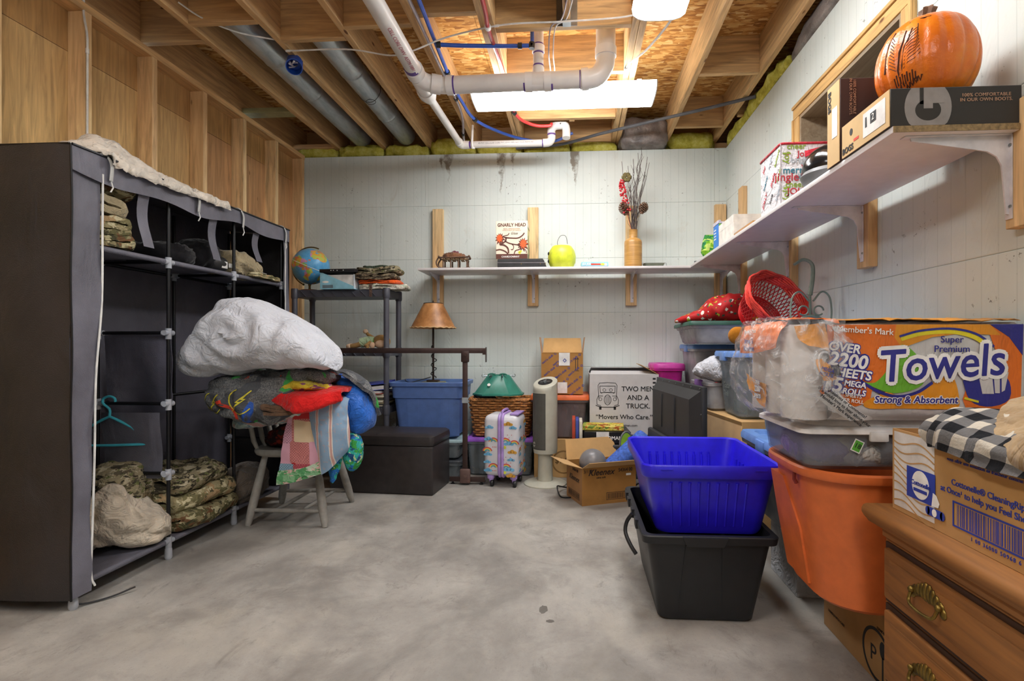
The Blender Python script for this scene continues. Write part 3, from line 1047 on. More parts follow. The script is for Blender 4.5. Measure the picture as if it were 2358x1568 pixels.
line('electrical_cable', 'pale cable sagging from a joist onto the first duct', 'cable',
     [(-2.05, 2.62, 2.80), (-1.98, 2.70, 2.765), (-1.85, 2.8, 2.742), (-1.70, 2.88, 2.745), (-1.692, 2.96, 2.78)], .0045, WHITEP, 20)
line('electrical_cable', 'white cable stapled down the side of the nearest visible stud', 'cable',
     [(-2.351, 2.4, 2.735), (-2.352, 2.399, 2.62), (-2.338, 2.402, 2.52), (-2.338, 2.404, 2.42), (-2.339, 2.404, 2.0), (-2.339, 2.404, 1.7), (-2.345, 2.404, .9)], .005, WHITEP, 40, (.5,), None, WHITEP)
# blue junction cup
t = thing('junction_cup', 'round blue plastic box full of wire ends under a joist', 'electrical box', (-1.668, 3.06, 2.70), rot=tuple(V((-.30, .62, .72)).to_track_quat('Z', 'Y').to_euler()))
JB = plain('blue box plastic', '#1f4fb0', .35)
MB().lathe([(.044, .03), (.047, -.05), (.043, -.05), (.040, .02)], 24, caps=False).lathe([(.044, .03), (.001, .03)], 24, caps=False).lathe([(.040, .02), (.001, .02)], 24, caps=False).build('cup', JB, t)
MB().box(-.045, .02, -.01, .01, .025, .04).build('bracket', JB, t)
rnd = random.Random(5)
for i in range(7):
    a = rnd.uniform(0, 6.3)
    MB().tube([(.02 * cos(a), .02 * sin(a), .018), (.012 * cos(a + 1), .012 * sin(a + 1), -.02), (.03 * cos(a + 2), .03 * sin(a + 2), -.042)], .004, 6).build('wire_end', WHITEP if i % 2 else GREYT, t)
# paper tag stapled to the stud
t = thing('paper_tag', 'white paper tag stapled to the side of a stud', 'tag', (-2.395, 2.4085, 2.60))
MB().box(-.022, .022, -.0012, .0, -.07, .07).build('card', plain('white paper', '#dcdad6', .7), t)
MB().box(-.014, -.004, -.0018, -.0012, -.02, .0).build('print', INK, t)
# ================================================================== FABRIC WARDROBE AND WHAT IS IN IT
def cover_mat(name, c, rough=.5):
    t = NT(name)
    v = t.co()
    t.color(t.ramp(t.noise(v, 3.5, 4, .6), [(.3, shade(c, .85)), (.7, shade(c, 1.15))]))
    h = t.math('ADD', t.noise(t.co((2, 2, 1)), 3.0, 3, .5, 1.0), t.math('MULTIPLY', t.noise(v, 260, 2), .12))
    t.bump(h, .5, .03)
    return t.done(rough, 0, .45)
COVD = cover_mat('charcoal cover cloth', '#4c4a53', .5)
COVS = cover_mat('charcoal brown cover cloth', '#2f2d2e', .4)
COVG = cover_mat('grey cover cloth', '#66656f', .5)
POLE = plain('black steel tube', '#17171a', .35, .3)
CONN = clear('frosted connector', '#c9cdd6', .7, .35)
ZIP = plain('white zip cord', '#d9d8d4', .6)
wr = thing('fabric_wardrobe', 'tall charcoal fabric wardrobe with open front against the stud wall', 'wardrobe', (-2.13, 2.68, 0))
XF, XB, Y0, Y1, ZT = -1.92, -2.33, 1.905, 3.45, 1.795
# near side panel, slightly bellied
def side_panel(y, s):
    mb = MW(wr)
    def fn(u, v):
        x = XB + (XF - XB) * u
        z = .05 + (ZT - .05) * v
        b = .012 * sin(pi * u) + .008 * noise.noise(V((u * 2.2, v * 3.5, y)))
        return (x + .006 * sin(v * 9), y - s * b, z)
    mb.grid(fn, 16, 40)
    return mb
side_panel(Y0, 1).build('side_panel', COVS, wr)
side_panel(Y1, -1).build('side_panel', COVS, wr)
MW(wr).box(XB - .004, XB, Y0, Y1, .05, ZT).build('back_panel', COVD, wr)
mb = MW(wr)
mb.grid(lambda u, v: (XB + (XF - XB) * u, Y0 + (Y1 - Y0) * v, ZT - .012 * sin(pi * u) * (1 + .5 * sin(v * 19))), 10, 40)
mb.build('top_panel', COVD, wr)
# front strips beside the opening and the fascia above it
def strip(y0, y1, wob):
    mb = MW(wr)
    def fn(u, v):
        z = .055 + (ZT - .055) * v
        w_ = wob * sin(v * 7) * .5
        return (XF + .004 * sin(v * 30) * u + .006 * sin(v * 11 + 1), y0 + (y1 - y0 - (wob * 2.4) * max(0, min(1, (1.35 - z) / 1.0))) * u, z)
    mb.grid(fn, 6, 60)
    return mb
strip(Y0, 2.035, .02).build('front_strip', COVG, wr)
strip(Y1, 3.395, .005).build('front_strip', COVG, wr)
mb = MW(wr)
mb.grid(lambda u, v: (XF + .004 + .006 * sin(u * 22) * (1 - v), Y0 + (Y1 - Y0) * u, ZT - (.095 + .012 * sin(u * 17) + .012 * sin(u * 6)) * (1 - v)), 60, 5)
mb.build('fascia', COVG, wr)
MW(wr).tube([(XF + .006, Y0 + (Y1 - Y0) * i / 30, ZT + .001) for i in range(31)], .005, 6).build('piping', POLE, wr)
MW(wr).tube([(XB + (XF - XB) * i / 10, Y0 - .004, ZT + .001) for i in range(11)], .005, 6).build('piping', POLE, wr)
MW(wr).tube([(XF + .004, Y0 - .002 - .003 * sin(i), .05 + (ZT - .05) * i / 20) for i in range(21)], .004, 6).build('piping', POLE, wr)
# zips
zc = curve([(XF + .008, 2.035, 1.72), (XF + .006, 2.035, 1.5), (XF + .008, 2.03, 1.2), (XF + .007, 2.005, .9), (XF + .006, 2.0, .6), (XF + .006, 1.99, .3), (XF + .006, 1.985, .12), (XF + .012, 1.995, .07)], 40)
MW(wr).tube(zc, .004, 6).build('zip_cord', ZIP, wr)
MW(wr).tube([(XF + .008, 3.393, z) for z in (1.70, 1.5, 1.3, 1.1, .9)], .004, 6).build('zip_cord', ZIP, wr)
for y in (2.06, 2.57, 2.93, 3.38):
    c = curve([(XF - .05, y - .012, ZT + .008), (XF - .005, y, ZT + .012), (XF + .018, y + .006, ZT - .03), (XF + .016, y + .004, ZT - .095)], 12)
    mb = MW(wr)
    mb.tube(c, .011, 8, squash=.4)
    mb.build('tie_strap', plain('light grey strap', '#b3b3b0', .7), wr)
    MW(wr).tube([(XF + .016, y + .004, ZT - .095), (XF + .018, y + .012, ZT - .12), (XF + .014, y + .004, ZT - .14)], .003, 6).build('zip_pull', ZIP, wr)
# hanging bands
for y, L in ((2.275, .235), (2.735, .22), (3.12, .17)):
    mb = MW(wr)
    mb.grid(lambda u, v: (XF - .02 - .015 * sin(v * 4), y - .03 + .06 * u + .014 * v, ZT - .09 - L * v), 4, 12)
    o = mb.build('hanging_band', COVG, wr)
# frame
PXF = XF - .03
PYS = (1.945, 2.43, 2.92, 3.41)
for y in PYS:
    for x in (PXF, XB + .02):
        MW(wr).cyl((x, y, .03), (x, y, 1.77), .0085, n=10).build('pole', POLE, wr)
        MW(wr).lathe([(.013, 0), (.017, .01), (.015, .05), (.012, .055)], 12, (x, y, .0)).build('foot', CONN, wr)
        for z in (.085, .41, .745, 1.085, 1.425):
            if z in (.41, .745, 1.085) and y not in (1.945, 2.43, 3.41):
                continue
            mb = MW(wr).cyl((x, y, z - .03), (x, y, z + .022), .0135, n=10).cyl((x - .03 if x > -2 else x, y, z), (x if x > -2 else x + .03, y, z), .0125, n=10).cyl((x, y - .028, z), (x, y + .028, z), .0125, n=10)
            mb.build('connector', CONN, wr)
    for z in ((.085, .41, .745, 1.085, 1.425) if y in (1.945, 2.43, 3.41) else (.085, 1.425)):
        MW(wr).cyl((XB + .02, y, z), (PXF, y, z), .0085, n=10).build('rail', POLE, wr)
for z in (.085, 1.425):
    for x in (PXF, XB + .02):
        MW(wr).cyl((x, 1.945, z), (x, 3.41, z), .0085, n=10).build('rail', POLE, wr)
MW(wr).cyl((XB + .02, 2.45, .745), (XF - .16, 3.40, .76), .0085, n=10).build('rail', POLE, wr)
for a, b in zip(PYS, PYS[1:]):
    for z in (.085, 1.425):
        mb = MW(wr)
        mb.grid(lambda u, v: (XB + .012 + (PXF + .004 - XB - .012) * u, a + .012 + (b - a - .024) * v, z + .011 - .012 * sin(pi * u) * sin(pi * v)), 10, 10)
        # front hem wrapped round the tube
        mb.tube([(PXF, a + .03 + (b - a - .06) * i / 8, z) for i in range(9)], .0125, 10)
        mb.build('shelf_cloth', COVG, wr)
# loose inner curtain on the divider
drape('inner_curtain', [[V(p) - wr.location for p in r] for r in (
    [(-2.30, 2.452, 1.075), (-2.18, 2.450, 1.08), (-2.05, 2.455, 1.08), (-1.96, 2.452, 1.07)],
    [(-2.30, 2.46, .95), (-2.18, 2.48, .95), (-2.05, 2.47, .95), (-1.96, 2.465, .95)],
    [(-2.30, 2.47, .78), (-2.18, 2.52, .79), (-2.06, 2.50, .80), (-1.97, 2.475, .84)],
    [(-2.30, 2.50, .68), (-2.2, 2.56, .67), (-2.07, 2.54, .69), (-1.99, 2.50, .73)])], cover_mat('satin grey lining', '#5d5c68', .3), wr, 24, 24, .003, .006, 5)
mb = MW(wr)
mb.grid(lambda u, v: (XB + .03 + .3 * u, 2.447 + .01 * sin(v * 5), .38 + .32 * v), 10, 12)
mb.build('inner_curtain', COVG, wr)
line('loose_strap', 'thin black strap end lying by the foot of the fabric wardrobe', 'strap', [(-1.96, 1.93, .05), (-1.94, 1.96, .012), (-1.88, 2.03, .008), (-1.83, 2.10, .02)], .0035, BLKP, 14)

CREAM = fabric('cream lining cloth', '#d6cec1', .85, .1)
ct = thing('cloth_cover', 'crumpled cream cloth lying along the top of the fabric wardrobe', 'cloth', (-2.1, 2.4, ZT + .004))
drape('cloth', [[V(p) - ct.location for p in r] for r in (
    [(-2.3, 2.06, 1.805), (-2.2, 2.05, 1.82), (-2.05, 2.05, 1.825), (XF + .006, 2.05, 1.79), (XF + .016, 2.05, 1.765)],
    [(-2.3, 2.16, 1.81), (-2.2, 2.15, 1.86), (-2.06, 2.14, 1.90), (XF + .006, 2.13, 1.79), (XF + .016, 2.13, 1.765)],
    [(-2.3, 2.27, 1.81), (-2.18, 2.25, 1.87), (-2.06, 2.24, 1.91), (XF + .006, 2.24, 1.79), (XF + .016, 2.24, 1.765)],
    [(-2.3, 2.4, 1.81), (-2.2, 2.38, 1.86), (-2.08, 2.38, 1.875), (XF + .006, 2.38, 1.79), (XF + .016, 2.38, 1.765)],
    [(-2.3, 2.56, 1.81), (-2.2, 2.55, 1.83), (-2.06, 2.54, 1.83), (XF + .006, 2.52, 1.79), (XF + .016, 2.52, 1.765)],
    [(-2.3, 2.7, 1.805), (-2.2, 2.7, 1.815), (-2.06, 2.68, 1.83), (XF + .006, 2.66, 1.79), (XF + .016, 2.66, 1.765)],
    [(-2.3, 2.86, 1.802), (-2.2, 2.86, 1.806), (-2.06, 2.84, 1.81), (XF + .006, 2.80, 1.79), (XF + .016, 2.80, 1.765)])], CREAM, ct, 40, 70, .004, .028, 13, 3)

CAM1 = camo('forest camouflage', ['#8a805f', '#5e5a3c', '#6d4f36', '#b3aa86', '#4a4632'], 10)
CAM2 = camo('desert camouflage', ['#9a8f6c', '#77704e', '#a98d68', '#c5bb98', '#55503a'], 9)
CAM3 = camo('bark print camouflage', ['#8f8468', '#5a5240', '#3a352a', '#b6ab90', '#6d7046'], 13, (1, 1, 2.6))
TAN = fabric('tan cloth', '#9a8d70')
OLIVE = fabric('olive cloth', '#7d7657')
def garment(name, label, mat, L, W, n, t, loc, rz=0, seed=1, amp=.008, group=None, cat='clothing', rx=0, ry=0):
    o = folded(name, L, W, n, t, mat, None, loc, (rx, ry, rz), seed, amp)
    return tag(o, label, cat, group)
G = 'folded camouflage clothes on the wardrobe shelf'
z = 1.44
garment('camouflage_jacket', 'leaf camouflage jacket at the bottom of the stack on the wardrobe shelf', CAM1, .30, .30, 3, .024, (-2.1, 2.115, z), R(80), 1, .012, G)
garment('camouflage_trousers', 'desert camouflage trousers, second from the bottom of the wardrobe shelf stack', CAM2, .30, .29, 2, .026, (-2.1, 2.10, z + .076), R(86), 2, .013, G)
garment('tan_jacket', 'plain tan jacket folded in the middle of the wardrobe shelf stack', TAN, .26, .28, 2, .034, (-2.1, 2.08, z + .134), R(84), 3, .02, G)
garment('camouflage_shirt', 'camouflage shirt with one stiff fold sticking out on top of the shelf stack', CAM1, .32, .26, 2, .016, (-2.1, 2.13, z + .215), R(78), 4, .014, G, rx=R(-16))
FUR = fabric('black fur', '#171618', 1, .3, 300, .9)
o = heap('fur_hat', (.20, .17, .16), FUR, None, (-2.08, 2.80, 1.437), seed=5, amp=.02, f=22)
tag(o, 'black fur hat in the middle of the wardrobe shelf', 'hat')
o = heap('fur_scarf', (.28, .2, .10), FUR, None, (-2.1, 2.56, 1.437), (0, 0, .5), seed=8, amp=.025, f=20)
tag(o, 'black fur scarf slumped behind the second wardrobe pole', 'scarf')
t = thing('shoulder_bag', 'small black bag with a white buckle beside the fur hat', 'bag', (-2.02, 2.86, 1.437))
heap('pouch', (.10, .13, .09), BLKP, t, seed=3, amp=.01)
MB().box(.045, .055, -.02, .03, .02, .06, .003).build('buckle', ZIP, t)
MB().box(.046, .056, .045, .075, .03, .055, .003).build('buckle', ZIP, t)
o = lump('tan_jacket', [(2.90, 1.47, 1.437, .05), (2.94, 1.555, 1.437, .1), (3.0, 1.58, 1.437, .12), (3.07, 1.56, 1.437, .13), (3.14, 1.53, 1.437, .12), (3.20, 1.49, 1.437, .09), (3.25, 1.45, 1.437, .03)], 0, TAN, None, (3.05, 0, 1.437), 6, .022, 12, rot=(0, 0, R(90)), loc=(-2.05, 3.06, 1.437))
tag(o, 'tan hooded jacket heaped at the far end of the wardrobe shelf', 'clothing')
o = garment('camouflage_shirt', 'camouflage shirt spread flat under the tan hooded jacket', CAM2, .34, .22, 2, .012, (-2.02, 3.2, 1.437), R(95), 9, .006)
t = thing('paper_slip', 'white paper slip sticking out over the far end of the wardrobe shelf', 'paper', (-1.965, 3.19, 1.478))
MB().box(-.03, .03, -.05, .05, 0, .002).build('sheet', plain('white paper', '#dcdad6', .7), t, rot=(.05, .2, .3))
# bottom of the wardrobe
FLC = fabric('beige fleece', '#c6b9a6', .95, .1, 500, .35)
o = lump('fleece_jacket', [(-.20, .02, .0, .02), (-.185, .07, .0, .07), (-.13, .19, .0, .11), (-.05, .29, .0, .12), (.01, .31, .0, .12), (.06, .24, .0, .12), (.11, .20, .0, .12), (.16, .17, .0, .10), (.20, .10, .02, .03)], 0, FLC, None, (0, 0, 0), 12, -.06, 6, rot=(0, 0, R(38)), loc=(-2.08, 2.29, .097))
tag(o, 'beige fleece jacket dumped on the wardrobe floor', 'clothing')
o = heap('camouflage_coat', (.24, .34, .36), CAM3, None, (-2.18, 2.40, .097), (0, 0, .3), seed=7, amp=.03, f=9, e=.7)
tag(o, 'bark print camouflage coat heaped behind the beige fleece jacket', 'clothing')
G2 = 'camouflage clothes on the wardrobe floor'
garment('camouflage_overalls', 'camouflage overalls at the bottom of the pile on the wardrobe floor', CAM1, .30, .46, 2, .045, (-2.08, 2.72, .097), R(6), 21, .02, G2)
garment('camouflage_jacket', 'camouflage jacket in the middle of the pile on the wardrobe floor', CAM2, .29, .42, 2, .045, (-2.09, 2.70, .190), R(-5), 22, .022, G2)
garment('camouflage_coat', 'bark print camouflage coat on top of the pile on the wardrobe floor', CAM3, .28, .40, 2, .042, (-2.10, 2.68, .285), R(3), 23, .024, G2, ry=R(4))
o = heap('grey_cloth', (.20, .34, .20), fabric('dark taupe cloth', '#5b5148'), None, (-2.0, 3.10, .097), (0, 0, .2), seed=17, amp=.03, f=8)
tag(o, 'dark taupe cloth hanging over the wardrobe floor beside the camouflage pile', 'cloth')
# hanger
t = thing('clothes_hanger', 'turquoise plastic clothes hanger hooked over a wardrobe rail', 'hanger', (-2.245, 2.425, .757))
TURQ = plain('turquoise plastic', '#49b5c7', .35)
def HP(y, z):
    return (0, y, z)
hk = [HP(.0, -.075), HP(.0, -.04), HP(-.028, -.012), HP(-.026, .012), HP(0, .022), HP(.022, .012), HP(.026, -.006)]
MB().tube(curve(hk, 18), .006, 8).build('hook', TURQ, t)
body = [HP(0, -.075), HP(-.03, -.09), HP(-.09, -.125), HP(-.185, -.175), HP(-.205, -.20), HP(-.18, -.213), HP(0, -.215), HP(.18, -.213), HP(.205, -.20), HP(.185, -.175), HP(.13, -.142), HP(.11, -.142), HP(.10, -.13), HP(.03, -.09)]
MB().tube(body, .0065, 8, closed=True).build('arms', TURQ, t)
t.rotation_euler = (0, 0, R(-78))

# ================================================================== CHAIR WITH BEDDING
GREYP = plain('worn grey paint', '#8e8a83', .55, 0, .12, 14, .2)
ch = thing('wooden_chair', 'grey painted wooden chair buried under bedding', 'chair', (-1.65, 3.13, 0))
fp = {'nl': (-1.855, 2.90), 'nr': (-1.405, 2.905), 'fr': (-1.455, 3.385), 'fl': (-1.90, 3.33)}
tp = {'nl': (-1.80, 2.98), 'nr': (-1.50, 2.99), 'fr': (-1.52, 3.28), 'fl': (-1.82, 3.26)}
def legpt(k, z):
    s = z / .385
    return V((fp[k][0] + (tp[k][0] - fp[k][0]) * s, fp[k][1] + (tp[k][1] - fp[k][1]) * s, z))
for k in fp:
    MW(ch).tube([legpt(k, z) for z in (0, .012, .05, .10, .20, .30, .388)], [.015, .017, .021, .024, .023, .020, .016], 14).build('leg', GREYP, ch)
def st_(a, za, b, zb, f0=0., f1=1., r=.012):
    p, q = legpt(a, za), legpt(b, zb)
    MW(ch).tube([p + (q - p) * (f0 + (f1 - f0) * s) for s in (0, .1, .5, .9, 1)], [r * .7, r, r * 1.15, r, r * .7], 10).build('stretcher', GREYP, ch)
st_('nl', .085, 'nr', .085)
st_('fl', .085, 'fr', .085)
for s in (.33, .7):
    a = legpt('nl', .085).lerp(legpt('nr', .085), s)
    b = legpt('fl', .085).lerp(legpt('fr', .085), s + .1)
    MW(ch).tube([a, a.lerp(b, .5), b], [.009, .012, .009], 10).build('stretcher', GREYP, ch)
mb = MW(ch)
ring = rrect(.44, .42, .13, 6, -1.66, 3.12)
def rs(k, z):
    return [(-1.66 + (x + 1.66) * k, 3.12 + (y - 3.12) * k, z) for x, y in ring]
mb.loft([rs(.90, .385), rs(.97, .392), rs(1., .405), rs(1., .418), rs(.97, .428), rs(.8, .428), rs(.5, .418)])
mb.build('seat', GREYP, ch)
for y in (2.965, 3.05, 3.14, 3.22, 3.29):
    MW(ch).tube([(-1.835, y, .42), (-1.86, y, .47), (-1.905, y, .68), (-1.935, y, .80)], [.010, .014, .013, .009], 10).build('spindle', GREYP, ch)
MW(ch).box(-1.96, -1.925, 2.93, 3.33, .78, .85, .012).build('back_rail', GREYP, ch)

WHITEC = fabric('white cotton', '#cdd0d8', .75, .03, 700, .12)
def swirl(q):
    # long soft folds curling round a twist in the middle of the duvet
    dx, dz = q.x + 1.70, q.z - 1.075
    d = math.hypot(dx, dz * 1.25)
    a = math.atan2(dz, dx)
    w_ = noise.noise(q * 4) * 1.5 + noise.noise(q * 9) * .6
    h = sin(d * 46 - a * 1.6 + w_ * 1.5)
    h2 = sin(d * 95 + a * 3 + w_ * 2.5)
    near = math.exp(-(d / .24) ** 2)
    return (.019 * h * (.35 + near) + .005 * h2 * near) * (.6 + .4 * noise.noise(q * 3 + V((5, 1, 2)))) + .012 * noise.noise(q * 5)
DUV = [(-2.049, .95, .927, .02), (-2.013, 1.026, .886, .12), (-1.929, 1.117, .872, .17), (-1.846, 1.22, .877, .2), (-1.762, 1.288, .882, .21), (-1.668, 1.269, .887, .22), (-1.55, 1.223, .896, .23), (-1.433, 1.161, .901, .22), (-1.351, 1.105, .901, .2), (-1.282, 1.037, .902, .17), (-1.242, .958, .897, .1), (-1.231, .913, .893, .03)]
o = lump('duvet', DUV, 2.68, WHITEC, None, (-1.65, 2.68, .88), 3, -.02, 4.2, 150, 100, .85, extra=swirl, loc=(-1.65, 2.68, .88))
tag(o, 'big crumpled white duvet on top of the pile on the chair', 'duvet')

# grey children's comforter with coloured patches
def kids_mat():
    t = NT('grey comforter with bolts and swooshes')
    v = t.co()
    c = t.ramp(t.noise(v, 150, 2), [(.4, '#57585b'), (.6, '#7d7d7b')])
    for i, (col, sc, th) in enumerate((('#4e5054', 4.5, .56), ('#2f62c4', 5.5, .63), ('#3da24a', 6.5, .645), ('#d8472a', 8, .70))):
        f = t.ramp(t.noise(t.co((1, 1, 1), loc=(i * 3.3 + .4, i * 1.9, i * 2.2)), sc, 2, .5, .8), [(th, 0.0), (th + .015, .9)])
        c = t.mix(f, c, lin(col))
    t.color(c)
    rg = t.math('ABSOLUTE', t.math('SUBTRACT', t.noise(v, 9, 3, .55, 1.8), .5))
    t.bump(rg, .8, .03)
    return t.done(.8, 0, .3)
KIDS = kids_mat()
GRY = [(-1.985, .761, .652, .05), (-1.967, .85, .641, .14), (-1.879, .881, .617, .2), (-1.78, .894, .594, .22), (-1.656, .894, .595, .22), (-1.532, .918, .632, .2), (-1.434, .93, .776, .17), (-1.336, .895, .812, .12), (-1.3, .876, .836, .04)]
ko = lump('comforter', GRY, 2.84, KIDS, None, (-1.65, 2.84, .6), 9, -.035, 7, 90, 60, .75, loc=(-1.65, 2.84, .6))
tag(ko, 'grey patterned comforter with yellow lightning bolts under the white duvet', 'comforter')
YEL = plain('yellow outline print', '#d8cc3a', .7, bump=0)
def surf_print(parent, polys, mat, name, base):
    """print laid on the near side of a soft body: each vertex pushed back onto the surface along +y"""
    deps = parent.data
    bm = bmesh.new()
    bm.from_mesh(deps)
    from mathutils.bvhtree import BVHTree
    tree = BVHTree.FromBMesh(bm)
    mb = MB()
    for p in polys:
        vs = []
        for x, z in p:
            h = tree.ray_cast(V((x - base[0], -1.5, z - base[2])), V((0, 1, 0)))
            if h[0] is None:
                vs = None
                break
            vs.append(h[0] + V((0, -.003, 0)))
        if vs:
            mb._f([mb._v(q) for q in vs])
    bm.free()
    return mb.build(name, mat, parent, smooth=0, fixn=False)
def dens(pts, n=4):
    out = []
    for a, b in zip(pts, pts[1:]):
        for i in range(n):
            out.append((a[0] + (b[0] - a[0]) * i / n, a[1] + (b[1] - a[1]) * i / n))
    return out + [pts[-1]]
bolts = []
for (x, z, k) in ((-1.90, .72, 1.), (-1.72, .735, 1.15)):
    b = [(-.045, -.045), (.01, .0), (-.005, .0), (.05, .05), (.015, .012), (.03, .012), (-.045, -.045)]
    bolts += stroke(dens([(x + p[0] * k, z + p[1] * k) for p in b]), .006)
    bolts += stroke([(x + .055 * k * cos(R(a)), z + .055 * k * sin(R(a))) for a in range(100, 330, 12)], .005)
surf_print(ko, bolts, YEL, 'lightning_print', (-1.65, 2.84, .6))
REDP = plain('red print', '#d8402a', .7, bump=0)
surf_print(ko, stroke([(-1.80 + .05 * cos(R(a)), .655 + .02 * sin(R(a)) + .0004 * a) for a in range(-20, 260, 10)], .018), REDP, 'swoosh_print', (-1.65, 2.84, .6))

def stripes(name, base, s1, s2, sc, axis=0):
    t = NT(name)
    v = t.co()
    sp = t.n('ShaderNodeSeparateXYZ')
    t.l(v, sp.inputs[0])
    fr = t.math('FRACT', t.math('MULTIPLY', sp.outputs[axis], sc))
    c = t.ramp(fr, [(.0, base), (.60, base), (.61, s1), (.66, s1), (.67, s2), (.78, s2), (.79, s1), (.84, s1), (.85, base)], 'CONSTANT')
    fl_ = t.ramp(t.noise(v, 70, 2), [(.60, 0.0), (.63, 1.0)])
    c = t.mix(t.math('MULTIPLY', fl_, .35), c, lin('#c7a08e'))
    t.color(c)
    t.bump(t.noise(v, 26, 2), .3, .006)
    return t.done(.85, 0, .2)
STR = stripes('pale blue striped quilt', '#8aa6c0', '#d9d4cc', '#c99f98', 13)
def patch_mat():
    t = NT('patchwork quilt')
    v = t.co()
    sp = t.n('ShaderNodeSeparateXYZ')
    t.l(v, sp.inputs[0])
    vo = t.n('ShaderNodeTexVoronoi', feature='F1', distance='CHEBYCHEV')
    t.l(v, vo.inputs['Vector'])
    vo.inputs['Scale'].default_value = 9
    vo.inputs['Randomness'].default_value = .35
    s2 = t.n('ShaderNodeSeparateXYZ')
    t.l(vo.outputs['Color'], s2.inputs[0])
    c = t.ramp(s2.outputs[0], [(0, '#d98a86'), (.25, '#dba6b8'), (.45, '#c95f6a'), (.58, '#8fb4c9'), (.7, '#e0b7b2'), (.85, '#c43a3c'), (.95, '#dfc9a6')], 'CONSTANT')
    chk = t.n('ShaderNodeTexChecker')
    t.l(v, chk.inputs['Vector'])
    chk.inputs['Scale'].default_value = 140
    m = t.math('MULTIPLY', t.ramp(s2.outputs[1], [(.6, 0.0), (.61, .5)], 'CONSTANT'), chk.outputs['Fac'])
    c = t.mix(m, c, lin('#4a2f34'))
    t.color(c)
    t.bump(t.noise(v, 30, 3), .25, .005)
    return t.done(.85, 0, .2)
PATCH = patch_mat()
def off(rows, b):
    return [[V(p) - V(b) for p in r] for r in rows]
# patchwork quilt: folded part on the seat, corner hanging down in front
b = (-1.6, 2.9, .43)
pq = thing('patchwork_quilt', 'pink patchwork quilt hanging over the front of the chair', 'quilt', b)
drape('quilt_cloth', off((
    [(-1.70, 3.05, .62), (-1.60, 3.06, .64), (-1.50, 3.05, .66), (-1.40, 3.05, .66)],
    [(-1.62, 2.87, .66), (-1.55, 2.86, .70), (-1.46, 2.86, .71), (-1.38, 2.87, .70)],
    [(-1.545, 2.79, .66), (-1.49, 2.785, .69), (-1.42, 2.785, .70), (-1.36, 2.80, .69)],
    [(-1.57, 2.78, .57), (-1.50, 2.77, .58), (-1.43, 2.765, .58), (-1.36, 2.785, .58)],
    [(-1.59, 2.785, .45), (-1.52, 2.775, .44), (-1.44, 2.77, .44), (-1.37, 2.78, .45)],
    [(-1.615, 2.79, .27), (-1.53, 2.78, .285), (-1.45, 2.78, .31), (-1.36, 2.79, .34)]), b), PATCH, pq, 30, 60, .010, .008, 8, 2)
GRNP = plain('green swirl hem', '#79b07e', .8)
drape('hem_band', off((
    [(-1.603, 2.778, .345), (-1.525, 2.769, .355), (-1.445, 2.766, .37), (-1.362, 2.776, .405)],
    [(-1.612, 2.779, .30), (-1.53, 2.770, .32), (-1.45, 2.768, .34), (-1.36, 2.778, .37)],
    [(-1.617, 2.785, .268), (-1.532, 2.775, .283), (-1.451, 2.774, .306), (-1.357, 2.784, .338)]), b), camo('green swirl print', ['#86b98a', '#c2d9bf', '#5d9f68', '#d8b7ae'], 12), pq, 30, 12, .012, .004, 8, 2)
b = (-1.35, 2.9, .5)
sq = thing('striped_quilt', 'pale blue quilt with flowered stripes hanging beside the patchwork quilt', 'quilt', b)
drape('quilt_cloth', off((
    [(-1.46, 3.0, .68), (-1.38, 3.0, .69), (-1.30, 3.0, .69), (-1.24, 3.0, .68)],
    [(-1.44, 2.84, .73), (-1.37, 2.83, .75), (-1.29, 2.83, .75), (-1.235, 2.85, .73)],
    [(-1.43, 2.775, .71), (-1.36, 2.755, .73), (-1.28, 2.755, .72), (-1.23, 2.80, .69)],
    [(-1.41, 2.762, .58), (-1.34, 2.735, .59), (-1.265, 2.745, .59), (-1.22, 2.80, .58)],
    [(-1.38, 2.765, .45), (-1.33, 2.74, .44), (-1.27, 2.76, .46), (-1.225, 2.81, .49)],
    [(-1.36, 2.775, .33), (-1.32, 2.77, .355), (-1.28, 2.79, .40), (-1.24, 2.82, .45)]), b), STR, sq, 30, 54, .016, .008, 7, 5)
LBQ = camo('pale print cotton', ['#9fb3ae', '#c7cfc8', '#7d94a0', '#c39a94'], 12)
o = lump('folded_quilt', [(-1.933, .598, .556, .05), (-1.881, .643, .557, .1), (-1.677, .694, .583, .18), (-1.525, .74, .609, .18), (-1.424, .745, .622, .13), (-1.374, .72, .647, .05)], 2.93, LBQ, None, (-1.65, 2.93, .55), 13, .014, 11, 60, 40, loc=(-1.65, 2.93, .55))
tag(o, 'pale printed quilt squashed under the grey comforter', 'quilt')
o = garment('brown_towel', 'rolled brown and green towel end beside the grey comforter', fabric('brown terry', '#6a5240', .95), .16, .2, 3, .018, (-1.56, 2.74, .66), .3, 31, .01, None, 'towel')
o = lump('dark_sweater', [(-1.86, .44, .43, .04), (-1.80, .52, .43, .12), (-1.68, .58, .43, .16), (-1.55, .60, .43, .16), (-1.47, .55, .43, .1), (-1.42, .46, .43, .03)], 3.12, camo('dark red plaid', ['#4a1d1c', '#2a1a1c', '#7d2a20', '#35302c'], 9), None, (-1.65, 3.12, .43), 15, .02, 9, loc=(-1.65, 3.12, .43))
tag(o, 'dark red cloth stuffed against the chair back', 'clothing')
YELB = camo('yellow and plum satin', ['#d3b83a', '#c9a733', '#8a4a72', '#d9c95a'], 7, (1, 1, 3))
o = lump('yellow_blanket', [(-1.596, .802, .78, .04), (-1.559, .83, .778, .09), (-1.462, .848, .786, .11), (-1.365, .831, .79, .11), (-1.31, .808, .79, .04)], 2.76, YELB, None, (-1.45, 2.76, .78), 17, .012, 13, loc=(-1.45, 2.76, .78))
